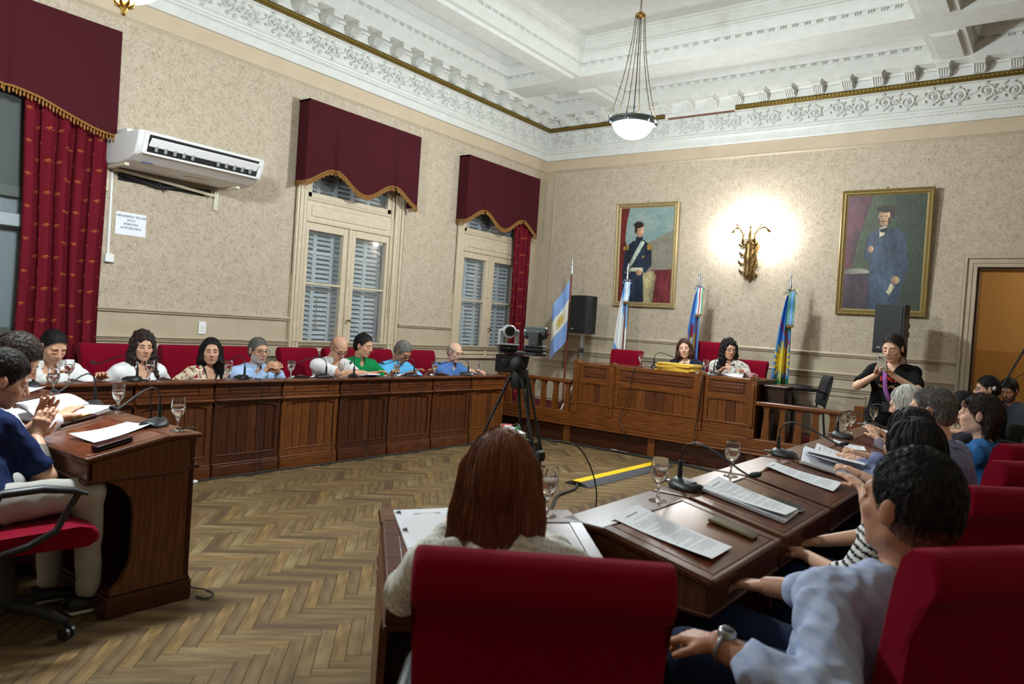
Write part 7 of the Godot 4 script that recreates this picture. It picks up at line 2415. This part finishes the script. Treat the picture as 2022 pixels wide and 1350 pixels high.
	for z in [-0.18, -0.06, 0.06, 0.18]:
		put(bk, "corner_mark", MB.new().prism([Vector2(0.086, -z - 0.012), Vector2(0.104, -z), Vector2(0.086, -z + 0.012)], 0.0, 0.001), M.black)
		var cm: Node3D = bk.get_child(bk.get_child_count() - 1)
		cm.transform = Transform3D(Basis(Vector3.RIGHT, -PI / 2), Vector3(0, 0.0035, 0))
	# spiral notebook
	var nb := thing("spiral_notebook", "closed spiral notebook under a printed sheet", "notebook")
	nb.transform = on_slope(13, 0.07, 0.15, 0.05)
	put(nb, "pages", MB.new().b2(Vector3(-0.1, 0, -0.19), Vector3(0.12, 0.012, 0.17), 0.002), sm(rgb(226, 226, 232), 0.6))
	put(nb, "cover", MB.new().b2(Vector3(-0.102, 0.0118, -0.192), Vector3(0.122, 0.0135, 0.172), 0.001), sm(rgb(206, 206, 216), 0.5))
	var sp := []
	for k in 241:
		var a := k * TAU / 8
		sp.append(Vector3(0.12 + cos(a) * 0.008, 0.007 + sin(a) * 0.009, -0.18 + k * 0.34 / 240))
	put(nb, "spiral", MB.new().tube(sp, 0.0012, 4), M.steel)
	# open binders
	for q in [[on_slope(15, 0.1, 0.15, 0.25), "thick open binder with raised curving pages and printed tables"], [on_slope(9, -0.05, 0.1, 0.25), "large open binder with raised white pages beside a goblet"]]:
		var b := thing("open_binder", q[1], "binder")
		b.transform = q[0]
		put(b, "cover", MB.new().b2(Vector3(-0.25, 0, -0.17), Vector3(0.25, 0.004, 0.17), 0.001), sm(rgb(92, 60, 46), 0.5))
		put(b, "page_block", MB.new().b2(Vector3(-0.01, 0.004, -0.16), Vector3(0.235, 0.022, 0.16), 0.003), sm(rgb(226, 226, 230), 0.7))
		put(b, "page_block", MB.new().b2(Vector3(-0.235, 0.004, -0.16), Vector3(-0.02, 0.014, 0.16), 0.003), sm(rgb(226, 226, 230), 0.7))
		for k in 3:
			var mb := MB.new()
			for j in 5:
				for i in 9:
					var u := i / 8.0
					var v := j / 4.0
					var lift := 0.025 + (0.07 - 0.012 * k) * sin(u * PI * 0.6) * (0.7 + 0.3 * v)
					mb.vert(Vector3(-0.01 + u * (0.2 - 0.01 * k), lift, (0.5 - v) * 0.31), Vector3.UP, Vector2(u, v))
			for j in 4:
				for i in 8:
					var a := j * 9 + i
					mb.t3(a, a + 1, a + 10); mb.t3(a, a + 10, a + 9)
			renormal(mb, 0)
			put(b, "raised_page", mb, M["page%d" % k])
		var lp := put(b, "page", page_mesh(0.21, 0.31, 0.02, 0.02), M.page2)
		lp.position = Vector3(-0.13, 0.016, 0)
	# small personal things
	var cs := thing("glasses_case", "dark brown oblong case on the free end desk", "case")
	cs.transform = on_slope(8, -0.25, 0.24, 0.1)
	put(cs, "base", MB.new().b2(Vector3(-0.03, 0, -0.09), Vector3(0.03, 0.014, 0.09), 0.006), sm(rgb(46, 26, 26), 0.25))
	put(cs, "lid", MB.new().b2(Vector3(-0.03, 0.014, -0.09), Vector3(0.03, 0.026, 0.09), 0.008), sm(rgb(54, 30, 28), 0.25))
	var cl := thing("pencil_tray", "dark wooden pen tray under the big open binder", "tray")
	cl.transform = on_slope(9, -0.3, 0.14, 0.1)
	put(cl, "tray", MB.new().b2(Vector3(-0.028, 0, -0.11), Vector3(0.028, 0.018, 0.11), 0.005), sm(rgb(52, 28, 26), 0.3))
	put(cl, "pen", MB.new().tube([Vector3(0.005, 0.022, -0.09), Vector3(0.0, 0.022, 0.09)], 0.005, 8), M.brass)
	for q in [[on_slope(12, -0.21, 0.25, 0.05), rgb(120, 104, 70), "mobile phone in gold case lying dark screen up"], [on_slope(13, -0.1, 0.25, 0.05), rgb(170, 168, 160), "mobile phone in clear silver case beside the notebook"]]:
		var ph := thing("mobile_phone", q[2], "phone")
		ph.transform = q[0]
		put(ph, "case", MB.new().b2(Vector3(-0.039, 0, -0.09), Vector3(0.039, 0.011, 0.09), 0.005), sm(q[1], 0.3, 0.3))
		put(ph, "screen_glass", MB.new().b2(Vector3(-0.034, 0.0105, -0.084), Vector3(0.034, 0.0118, 0.084), 0.001), sm(rgb(58, 60, 48), 0.12))
	# dais desk
	var fo := sm(rgb(220, 178, 62), 0.6)
	var st := MB.new()
	for k in 7:
		var f := MB.new()
		f.xf = Transform3D(Basis(Vector3.UP, 0.06 * ((k * 5) % 4 - 1.5)), Vector3(3.24 + 0.01 * ((k * 3) % 4), 1.0815 + k * 0.0135, 1.44))
		f.b2(Vector3(-0.24, 0, -0.16), Vector3(0.24, 0.0125, 0.16), 0.004)
		f.b2(Vector3(-0.2, 0.003, 0.158), Vector3(0.2, 0.009, 0.163), 0.001)
		single("yellow_folder", f, fo, "yellow paper folder, %s from the bottom of the stack on the dais desk" % ["first", "second", "third", "fourth", "fifth", "sixth", "seventh"][k], "folder", Vector3.ZERO, 0.0, "stacked yellow folders on the dais")
	paper_thing("paper_sheet", "loose papers before the speaking woman at the dais", Transform3D(Basis(Vector3.UP, 0.2), Vector3(3.9, 1.082, 1.42)), 0.3, 0.21, 0.05, 0.1)
	paper_thing("paper_sheet", "papers between the yellow folders and the speaking woman", Transform3D(Basis(Vector3.UP, -0.1), Vector3(3.6, 1.082, 1.5)), 0.3, 0.21, 0.03, 0.0)
	var cup := thing("pink_cup", "small pink cup at the end of the dais desk", "cup", Vector3(4.16, 1.08, 1.4))
	put(cup, "cup", MB.new().lathe([Vector2(0.0, 0.0), Vector2(0.035, 0.0), Vector2(0.045, 0.06), Vector2(0.042, 0.06), Vector2(0.032, 0.006), Vector2(0.0, 0.006)], 18), sm(rgb(226, 168, 178), 0.4))
	put(cup, "handle", MB.new().tube([Vector3(0.042, 0.05, 0), Vector3(0.065, 0.045, 0), Vector3(0.062, 0.02, 0), Vector3(0.038, 0.015, 0)], 0.005, 6), sm(rgb(226, 168, 178), 0.4))
	# purple folder in the window row
	var pf := thing("purple_folder", "purple edged folder before the man in green polo", "folder")
	pf.transform = on_slope(3, 0.12, 0.06, 0.2)
	put(pf, "cover", MB.new().b2(Vector3(-0.12, 0, -0.16), Vector3(0.12, 0.004, 0.16), 0.001), sm(rgb(96, 60, 130), 0.5))
	put(pf, "pages", MB.new().b2(Vector3(-0.112, 0.004, -0.152), Vector3(0.112, 0.016, 0.152), 0.002), sm(rgb(228, 226, 230), 0.7))

func smooth(pts: Array) -> Array:
	var c := Curve3D.new()
	for k in pts.size():
		var t: Vector3 = (pts[mini(k + 1, pts.size() - 1)] - pts[maxi(k - 1, 0)]) * 0.17
		c.add_point(pts[k], -t, t)
	c.bake_interval = 0.025
	return Array(c.get_baked_points())

func flag(at: Vector3, h: float, turn: float, label: String, paint: Callable, furled: bool) -> Node3D:
	# at: foot of the pole; h: height of the spear tip
	var t := thing("flag", label, "flag", at, turn)
	var lean := 0.0
	put(t, "pole", MB.new().tube([Vector3(0, 0.03, 0), Vector3(0, h - 0.24, 0)], 0.016, 10), sm(rgb(110, 50, 34), 0.35))
	var sp := MB.new()
	sp.lathe([Vector2(0.016, h - 0.25), Vector2(0.019, h - 0.2), Vector2(0.01, h - 0.18), Vector2(0.015, h - 0.14), Vector2(0.006, h - 0.12), Vector2(0.014, h - 0.09), Vector2(0.008, h - 0.05), Vector2(0.001, h)], 10)
	var cr := []
	for k in 11:
		var a := PI + PI * k / 10.0
		cr.append(Vector3(cos(a) * 0.04, h - 0.125 + sin(a) * 0.03, 0))
	sp.tube(cr, 0.005, 6)
	put(t, "spear_tip", sp, M.steel)
	put(t, "foot", MB.new().lathe([Vector2(0.0, 0.0), Vector2(0.14, 0.0), Vector2(0.14, 0.03), Vector2(0.05, 0.05), Vector2(0.022, 0.09), Vector2(0.0, 0.09)], 20), M.wood_dark)
	var mb := MB.new()
	var rows := 90
	var cols := 56
	var top := h - 0.3
	var bot := 0.2 if furled else top - 0.95
	for j in rows + 1:
		var v := float(j) / rows
		var y := lerpf(top, bot, v)
		for i in cols + 1:
			var u := float(i) / cols
			var p: Vector3
			if furled:
				# gathered at the top, falling in soft folds round the pole
				var w := 0.045 + 0.23 * pow(v, 0.7) * (1.0 - 0.2 * v * v)
				var a := u * TAU * 2.5 + v * 1.2
				p = Vector3(-w * (u * 1.1 - 0.3) + 0.01, y - 0.03 * u * (1.0 - v), 0.02 + (0.02 + 0.045 * v) * sin(a) + 0.03 * v)
			else:
				var drop := u * 0.45
				p = Vector3(-u * 0.26, y - drop * (1.0 - 0.3 * v), 0.03 * sin(u * 9.0 + v * 2.0) * (0.4 + u))
			mb.col = paint.call(u, v)
			mb.vert(p, Vector3.BACK, Vector2(u, v))
	for j in rows:
		for i in cols:
			var a := j * (cols + 1) + i
			mb.t3(a, a + cols + 1, a + cols + 2); mb.t3(a, a + cols + 2, a + 1)
	renormal(mb, 0)
	var m := vm(0.6, 0.3)
	m.cull_mode = BaseMaterial3D.CULL_DISABLED
	put(t, "cloth", mb, m)
	return t

func ribbon(t: Node3D, y: float, cols: Array, len_: float, x := 0.02) -> void:
	var bow := MB.new()
	for s in [-1.0, 1.0]:
		bow.tube([Vector3(x, y, 0.03), Vector3(x + s * 0.04, y + 0.03, 0.05), Vector3(x + s * 0.07, y - 0.02, 0.05), Vector3(x, y - 0.01, 0.04)], [0.008, 0.02, 0.018, 0.006], 8, 0.4)
	put(t, "bow", bow, sm(cols[0], 0.5))
	for k in cols.size():
		var w := 0.085 / cols.size()
		var x0 := x - 0.02 + k * w
		var rb := MB.new()
		var rings := []
		for j in 10:
			var yy := y - len_ * j / 9.0
			var z := 0.075 + 0.012 * sin(j * 0.9) + 0.03 * j / 9.0
			rings.append(PackedVector3Array([Vector3(x0, yy, z), Vector3(x0 + w, yy, z + 0.004)]))
		rb.loft(rings, false, false)
		put(t, "ribbon_stripe", rb, sm(cols[k], 0.5))
	put(t, "ribbon_fringe", MB.new().b2(Vector3(x - 0.022, y - len_ - 0.03, 0.09), Vector3(x + 0.067, y - len_ + 0.005, 0.11), 0.004), M.fringe)

func sun_at(u: float, v: float, cu: float, cv: float, ru: float, rv: float) -> float:
	var d := Vector2((u - cu) / ru, (v - cv) / rv)
	var r := d.length()
	var ray := 0.5 + 0.5 * cos(d.angle() * 16.0)
	return 1.0 if r < 0.45 else (1.0 if r < 0.5 + 0.5 * ray and r < 1.0 else 0.0)

func speaker(at: Vector3, turn: float, label: String, stand_label: String, floor_y: float) -> void:
	var t := thing("loudspeaker", label, "loudspeaker", at, turn)
	var cab := MB.new()
	cab.prism([Vector2(-0.165, 0.13), Vector2(0.165, 0.13), Vector2(0.165, 0.0), Vector2(0.1, -0.16), Vector2(-0.1, -0.16), Vector2(-0.165, 0.0)], 0.0, 0.56)
	var c2 := MB.new()
	c2.xf = Transform3D(Basis(Vector3.RIGHT, -PI / 2), Vector3.ZERO)
	c2.add(cab)
	put(t, "cabinet", c2, sm(rgb(20, 20, 22), 0.6))
	put(t, "grille", MB.new().b2(Vector3(-0.15, 0.02, -0.14), Vector3(0.15, 0.54, -0.125), 0.006), tri_mat(sm(rgb(28, 28, 31), 0.6), noise_tex(0.35, Color(0.3, 0.3, 0.32), Color(1, 1, 1), 256, 1, 81, FastNoiseLite.TYPE_CELLULAR), Vector3(3, 3, 3)))
	for y in [0.2, 0.3]:
		put(t, "handle_recess", MB.new().b2(Vector3(0.1, y, 0.03), Vector3(0.153, y + 0.06, 0.07), 0.006).b2(Vector3(-0.153, y, 0.03), Vector3(-0.1, y + 0.06, 0.07), 0.006), M.black)
	put(t, "badge", MB.new().b2(Vector3(0.07, 0.06, -0.146), Vector3(0.11, 0.072, -0.138)), sm(rgb(170, 172, 178), 0.3))
	var s := thing("speaker_stand", stand_label, "stand", Vector3(at.x, floor_y, at.z), turn)
	var H := at.y - floor_y
	put(s, "pole", MB.new().tube([Vector3(0, 0.1, 0), Vector3(0, H - 0.002, 0)], 0.018, 10), M.steel)
	put(s, "collar", MB.new().tube([Vector3(0, H * 0.75, 0), Vector3(0, H * 0.75 + 0.07, 0)], 0.03, 10).tube([Vector3(0, H * 0.75 + 0.03, 0), Vector3(0.06, H * 0.75 + 0.03, 0)], 0.012, 6), M.black)
	for k in 3:
		var a := TAU * k / 3 + 0.4
		put(s, "leg", MB.new().tube([Vector3(0, 0.52, 0) + Vector3(cos(a), 0, sin(a)) * 0.03, Vector3(cos(a) * 0.38, 0.012, sin(a) * 0.38)], 0.011, 8), M.steel)
		put(s, "brace", MB.new().tube([Vector3(cos(a) * 0.02, 0.14, sin(a) * 0.02), Vector3(cos(a) * 0.2, 0.26, sin(a) * 0.2)], 0.007, 6), M.steel)

func build_small_things() -> void:
	var sky := lin(112, 164, 216)
	var white := lin(226, 226, 222)
	var gold := lin(196, 154, 62)
	var arg := func(u: float, v: float) -> Color:
		var s := v * 1.55 - 0.62 + u * 0.55
		if s < 0.0: return sky
		if s < 0.62:
			return gold if sun_at(u, v, 0.55, 0.62, 0.26, 0.075) > 0.5 else white
		return sky
	var arg_small := func(u: float, v: float) -> Color:
		if v < 0.33: return lin(130, 158, 206)
		if v < 0.66: return lin(190, 160, 84) if sun_at(u, v, 0.5, 0.5, 0.26, 0.13) > 0.5 else lin(222, 216, 200)
		return lin(130, 158, 206)
	var crest := func(u: float, v: float) -> Color:
		if u > 0.45 and v > 0.28 and v < 0.4 and u < 0.75: return lin(150, 40, 50)
		if v > 0.36 and v < 0.62 and u > 0.35 and u < 0.9:
			if fposmod(u * 6.0, 1.0) < 0.5: return lin(222, 180, 60)
			return lin(110, 150, 210)
		if v >= 0.62 and v < 0.7 and u > 0.3: return lin(60, 120, 70)
		return lin(86, 136, 200)
	var prov := func(u: float, v: float) -> Color:
		var s := v + (u - 0.5) * 0.22
		var su := sun_at(u, v, 0.45, 0.52, 0.55, 0.17)
		if su > 0.5 and v > 0.36: return lin(228, 200, 70)
		if v > 0.56 and v < 0.585 and u < 0.4: return lin(170, 40, 44)
		if absf(s - 0.3) < 0.012: return lin(176, 40, 48)
		if v < 0.3: return lin(36, 112, 92) if u < 0.5 else lin(60, 118, 190)
		if v < 0.66: return lin(72, 130, 196)
		return lin(34, 112, 78)
	flag(Vector3(1.03, 0.332, 0.6), 2.26, 0.35, "small pale blue and white flag on a dark red pole before the loudspeaker", arg_small, false)
	var f := flag(Vector3(1.93, 0.332, 0.5), 2.2, 0.15, "tall furled sky blue and white flag with gold sun before the officer portrait", arg, true)
	ribbon(f, 1.92, [rgb(170, 200, 232), rgb(236, 236, 234), rgb(170, 200, 232)], 0.28)
	f = flag(Vector3(3.04, 0.332, 0.5), 2.14, 0.15, "furled blue flag with yellow striped crest behind the presiding woman", crest, true)
	ribbon(f, 1.86, [rgb(90, 150, 210), rgb(236, 236, 234), rgb(170, 60, 70), rgb(236, 236, 234), rgb(70, 160, 110)], 0.36)
	f = flag(Vector3(4.26, 0.332, 0.5), 2.12, 0.15, "furled green and blue flag with yellow half sun beside the black visitor chair", prov, true)
	ribbon(f, 1.84, [rgb(36, 112, 92), rgb(70, 120, 196), rgb(36, 112, 92)], 0.42)
	speaker(Vector3(1.36, 1.46, 0.7), 2.9, "black loudspeaker on a stand between the two left flags", "grey tripod stand under the loudspeaker beside the small flag", 0.332)
	speaker(Vector3(5.5, 1.48, 0.66), PI - 0.25, "black loudspeaker on a stand in front of the portrait in long coat", "tripod stand under the loudspeaker by the doorway", 0.0)
	# tripod with two video cameras
	var T := Vector3(4.27, 0, 6.2)
	var t := thing("camera_tripod", "tall black tripod carrying two video cameras in the open floor", "tripod", T)
	var H := 1.22
	put(t, "apex", MB.new().lathe([Vector2(0.05, H - 0.12), Vector2(0.06, H - 0.08), Vector2(0.06, H), Vector2(0.035, H + 0.02)], 14), M.black)
	for k in 3:
		var a: float = [2.55, 0.25, 4.4][k]
		var d := Vector3(cos(a), 0, sin(a))
		var sd := Vector3(-sin(a), 0, cos(a))
		var leg := MB.new()
		for s in [-0.03, 0.03]:
			leg.tube([Vector3(0, H - 0.05, 0) + d * 0.06 + sd * s, Vector3(0, 0.68, 0) + d * 0.25 + sd * s], 0.0095, 8)
		leg.tube([Vector3(0, 0.78, 0) + d * 0.215, Vector3(0, 0.02, 0) + d * 0.46], 0.012, 8)
		put(t, "leg", leg, M.black)
		put(t, "leg_clamp", MB.new().box(Vector3(0, 0.7, 0) + d * 0.245, Vector3(0.07, 0.07, 0.07), 0.015), M.black_soft)
		put(t, "foot", MB.new().ball(Vector3(0, 0.02, 0) + d * 0.46, Vector3(0.022, 0.02, 0.022), 8), M.black_soft)
		put(t, "spreader_arm", MB.new().tube([Vector3(0, 0.79, 0), Vector3(0, 0.77, 0) + d * 0.21], 0.008, 6), M.black)
	put(t, "pan_head", MB.new().tube([Vector3(0, H, 0), Vector3(0, H + 0.09, 0)], [0.045, 0.06], 12).ball(Vector3(0.02, H + 0.04, 0.06), Vector3(0.05, 0.05, 0.04), 10), M.black_soft)
	put(t, "mounting_plate", MB.new().b2(Vector3(-0.14, H + 0.1, -0.06), Vector3(0.16, H + 0.12, 0.06), 0.004), M.black)
	var yaw := 0.75
	for q in [[Vector3(-0.075, H + 0.12, 0.045), rgb(196, 198, 202), "silver pan and tilt video camera with round lens head on the tripod", 1.0], [Vector3(0.075, H + 0.12, -0.05), rgb(92, 96, 100), "dark grey pan and tilt video camera behind the silver one", 0.9]]:
		var c := thing("video_camera", q[2], "camera", T + q[0], yaw if q[3] == 1.0 else yaw + 1.2)
		var bm := sm(q[1], 0.3, 0.5)
		put(c, "base", MB.new().b2(Vector3(-0.065, 0, -0.065), Vector3(0.065, 0.035, 0.065), 0.012), M.black)
		put(c, "base_top", MB.new().b2(Vector3(-0.068, 0.035, -0.068), Vector3(0.068, 0.045, 0.068), 0.004), bm)
		for s in [-1.0, 1.0]:
			put(c, "yoke_arm", MB.new().b2(Vector3(s * 0.055 - 0.012, 0.04, -0.035), Vector3(s * 0.055 + 0.012, 0.14, 0.035), 0.011), bm)
		var hd := MB.new()
		hd.tube([Vector3(0, 0.125, -0.075), Vector3(0, 0.125, -0.06), Vector3(0, 0.125, 0.06), Vector3(0, 0.125, 0.07)], [0.034, 0.043, 0.043, 0.038], 18)
		put(c, "lens_head", hd, bm)
		put(c, "lens", MB.new().tube([Vector3(0, 0.125, 0.066), Vector3(0, 0.125, 0.074)], 0.031, 18), sm(rgb(14, 14, 18), 0.08))
		put(c, "status_light", MB.new().ball(Vector3(0.0, 0.018, 0.066), Vector3(0.004, 0.004, 0.002), 6), sm(rgb(90, 230, 120), 0.4))
	single("control_box", MB.new().b2(Vector3(-0.07, 0, -0.045), Vector3(0.07, 0.115, 0.045), 0.006).ball(Vector3(-0.005, 0.06, 0.045), Vector3(0.028, 0.028, 0.004), 14), M.black, "black box hanging under the silver camera on the tripod", "box", T + Vector3(-0.075, H - 0.02, 0.05), 0.6)
	var ps := thing("power_strip", "white power strip with red switch on the tripod spreader", "power strip", T + Vector3(0.0, 0.795, 0.03), -0.65)
	put(ps, "body", MB.new().b2(Vector3(-0.2, 0, -0.03), Vector3(0.2, 0.045, 0.03), 0.006), M.white_plastic)
	put(ps, "switch", MB.new().b2(Vector3(0.14, 0.03, 0.025), Vector3(0.17, 0.042, 0.034), 0.003), sm(rgb(196, 40, 34), 0.4))
	put(ps, "end_plug", MB.new().b2(Vector3(-0.16, 0.01, -0.036), Vector3(-0.13, 0.05, 0.036), 0.004), sm(rgb(200, 30, 34), 0.4))
	for k in 4:
		put(ps, "socket", MB.new().tube([Vector3(-0.08 + k * 0.055, 0.044, 0), Vector3(-0.08 + k * 0.055, 0.047, 0)], 0.018, 12), sm(rgb(190, 190, 190), 0.5))
	single("green_cable_tie", MB.new().tube(smooth([Vector3(0, -0.04, 0.02), Vector3(0.01, 0.02, 0.045), Vector3(0, 0.06, 0.02), Vector3(-0.01, 0.05, -0.03)]), 0.008, 6), sm(rgb(60, 150, 80), 0.5), "green cord tied round the power strip", "cord", T + Vector3(0.08, 0.8, 0.08))
	for q in [[[Vector3(0.1, 1.2, 0.05), Vector3(0.14, 0.95, 0.06), Vector3(0.1, 0.8, 0.05)], M.black, "black camera lead hanging inside the tripod"], [[Vector3(0.2, 0.78, -0.08), Vector3(0.38, 0.74, -0.2), Vector3(0.5, 0.45, -0.24), Vector3(0.46, 0.1, -0.15), Vector3(0.4, 0.02, 0.1), Vector3(0.55, 0.01, 0.25)], M.black, "black cable looping from the tripod to the floor"], [[Vector3(0.15, 0.74, 0.1), Vector3(0.1, 0.4, 0.24), Vector3(0.3, 0.03, 0.35), Vector3(0.42, 0.02, 0.3)], M.white_plastic, "white cable running from the power strip to the floor"], [[Vector3(-0.1, 0.8, -0.02), Vector3(-0.02, 0.86, -0.04), Vector3(0.04, 0.8, 0.0), Vector3(-0.04, 0.78, 0.05), Vector3(-0.1, 0.83, 0.03), Vector3(0.0, 0.79, -0.02)], M.black, "tangle of thin black cable on the tripod spreader"]]:
		single("loose_cable", MB.new().tube(smooth(q[0]), 0.005, 6), q[1], q[2], "cable", T)
	# cable ramp
	var A := Vector3(3.4, 0, 3.95)
	var B := Vector3(3.42, 0, 2.1)
	var r := thing("cable_ramp", "black floor cable ramp with yellow lid on the parquet", "cable ramp", (A + B) * 0.5, atan2(B.x - A.x, B.z - A.z))
	var Lh := A.distance_to(B) * 0.5
	for s in [-1.0, 1.0]:
		put(r, "ramp_side", MB.new().prism([Vector2(s * 0.045, 0.0), Vector2(s * 0.14, 0.0), Vector2(s * 0.14, 0.006), Vector2(s * 0.05, 0.04)], -Lh, Lh), sm(rgb(52, 54, 58), 0.55))
		var n := MB.new()
		for k in 44:
			n.xf = Transform3D(Basis(Vector3.BACK, -s * 0.36), Vector3(s * 0.097, 0.024, -Lh + 0.04 + k * (Lh * 2 - 0.08) / 43))
			n.box(Vector3.ZERO, Vector3(0.05, 0.006, 0.012), 0.002)
		put(r, "grip_ribs", n, sm(rgb(70, 72, 78), 0.5)).set_meta("kind", "stuff")
	put(r, "lid", MB.new().b2(Vector3(-0.05, 0.036, -Lh), Vector3(0.05, 0.046, Lh), 0.003), sm(rgb(232, 188, 24), 0.5), "bright yellow lid")
	put(r, "channel", MB.new().b2(Vector3(-0.05, 0.0, -Lh), Vector3(0.05, 0.036, Lh)), M.black)
	single("floor_cable", MB.new().tube(smooth([Vector3(3.41, 0.02, 3.95), Vector3(3.5, 0.012, 4.15), Vector3(3.55, 0.012, 4.5), Vector3(3.75, 0.012, 4.9), Vector3(4.1, 0.012, 5.6), Vector3(4.3, 0.012, 6.0)]), 0.014, 6), M.black, "black cable bundle from the yellow ramp to the tripod", "cable")
	single("floor_cable", MB.new().tube(smooth([Vector3(1.3, 0.008, 7.9), Vector3(1.29, 0.008, 6.0), Vector3(1.3, 0.008, 4.0), Vector3(1.29, 0.008, 2.2), Vector3(1.5, 0.008, 1.85)]), 0.009, 6), M.black_soft, "black cable lying along the plinths of the window row", "cable")
	single("floor_cable", MB.new().tube(smooth([Vector3(1.5, 0.012, 1.84), Vector3(2.5, 0.012, 1.82), Vector3(3.4, 0.012, 1.86), Vector3(4.0, 0.012, 2.0), Vector3(4.9, 0.012, 2.4)]), 0.016, 6), M.black_soft, "thick black cable along the foot of the dais", "cable")
	single("jack_plug", MB.new().tube([Vector3(0, 0.03, 0), Vector3(0.08, 0.03, 0), Vector3(0.09, 0.03, 0.0), Vector3(0.24, 0.028, 0.01)], [0.012, 0.012, 0.006, 0.006], 8), M.steel, "metal jack plugs hanging at the foot of the dais", "plug", Vector3(2.6, 0.0, 1.84))
	single("cable_connector", MB.new().b2(Vector3(-0.02, 0, -0.09), Vector3(0.02, 0.02, 0.09), 0.006), M.white_plastic, "white cable connector on the floor at the window row plinth", "connector", Vector3(1.31, 0.0, 6.75))
	single("cable_connector", MB.new().tube(smooth([Vector3(0, 0.02, 0), Vector3(0.08, 0.025, 0.02), Vector3(0.16, 0.02, 0.0), Vector3(0.14, 0.015, 0.1), Vector3(0.05, 0.015, 0.09)]), 0.011, 8), M.white_plastic, "white plug and lead on the parquet near the slanted desk", "connector", Vector3(4.45, 0.0, 6.35))
	# stand of another camera in the corridor doorway
	var k2 := thing("boom_stand", "thin black boom stand leaning in the doorway", "stand", Vector3(6.78, 0, 0.1))
	put(k2, "pole", MB.new().tube([Vector3(-0.32, 0.95, 0.3), Vector3(0.1, 2.0, -0.1)], 0.012, 8), M.black)
	put(k2, "upright", MB.new().tube([Vector3(-0.32, 0.02, 0.3), Vector3(-0.32, 0.97, 0.3)], 0.014, 8), M.black)
	put(k2, "head", MB.new().b2(Vector3(-0.06, 1.95, -0.14), Vector3(0.2, 2.0, -0.06), 0.008), M.black)
	for k in 3:
		var a := TAU * k / 3
		put(k2, "leg", MB.new().tube([Vector3(-0.32, 0.25, 0.3), Vector3(-0.32 + cos(a) * 0.25, 0.012, 0.3 + sin(a) * 0.25)], 0.009, 6), M.black)
	put(k2, "lead", MB.new().tube(smooth([Vector3(0.08, 1.95, -0.08), Vector3(0.1, 1.5, 0.0), Vector3(-0.1, 1.3, 0.15), Vector3(-0.3, 0.95, 0.28)]), 0.004, 5), M.black)
	# plain chairs for the two people by the door
	for q in [[Vector3(6.52, 0, 0.95), -1.15, "black visitor chair of the man with thin glasses by the doorway"], [Vector3(6.68, 0, -0.52), -0.3, "black visitor chair in the ochre corridor"]]:
		var v := get_node("visitor_chair")
		copy(v, q[0], q[1], q[2])
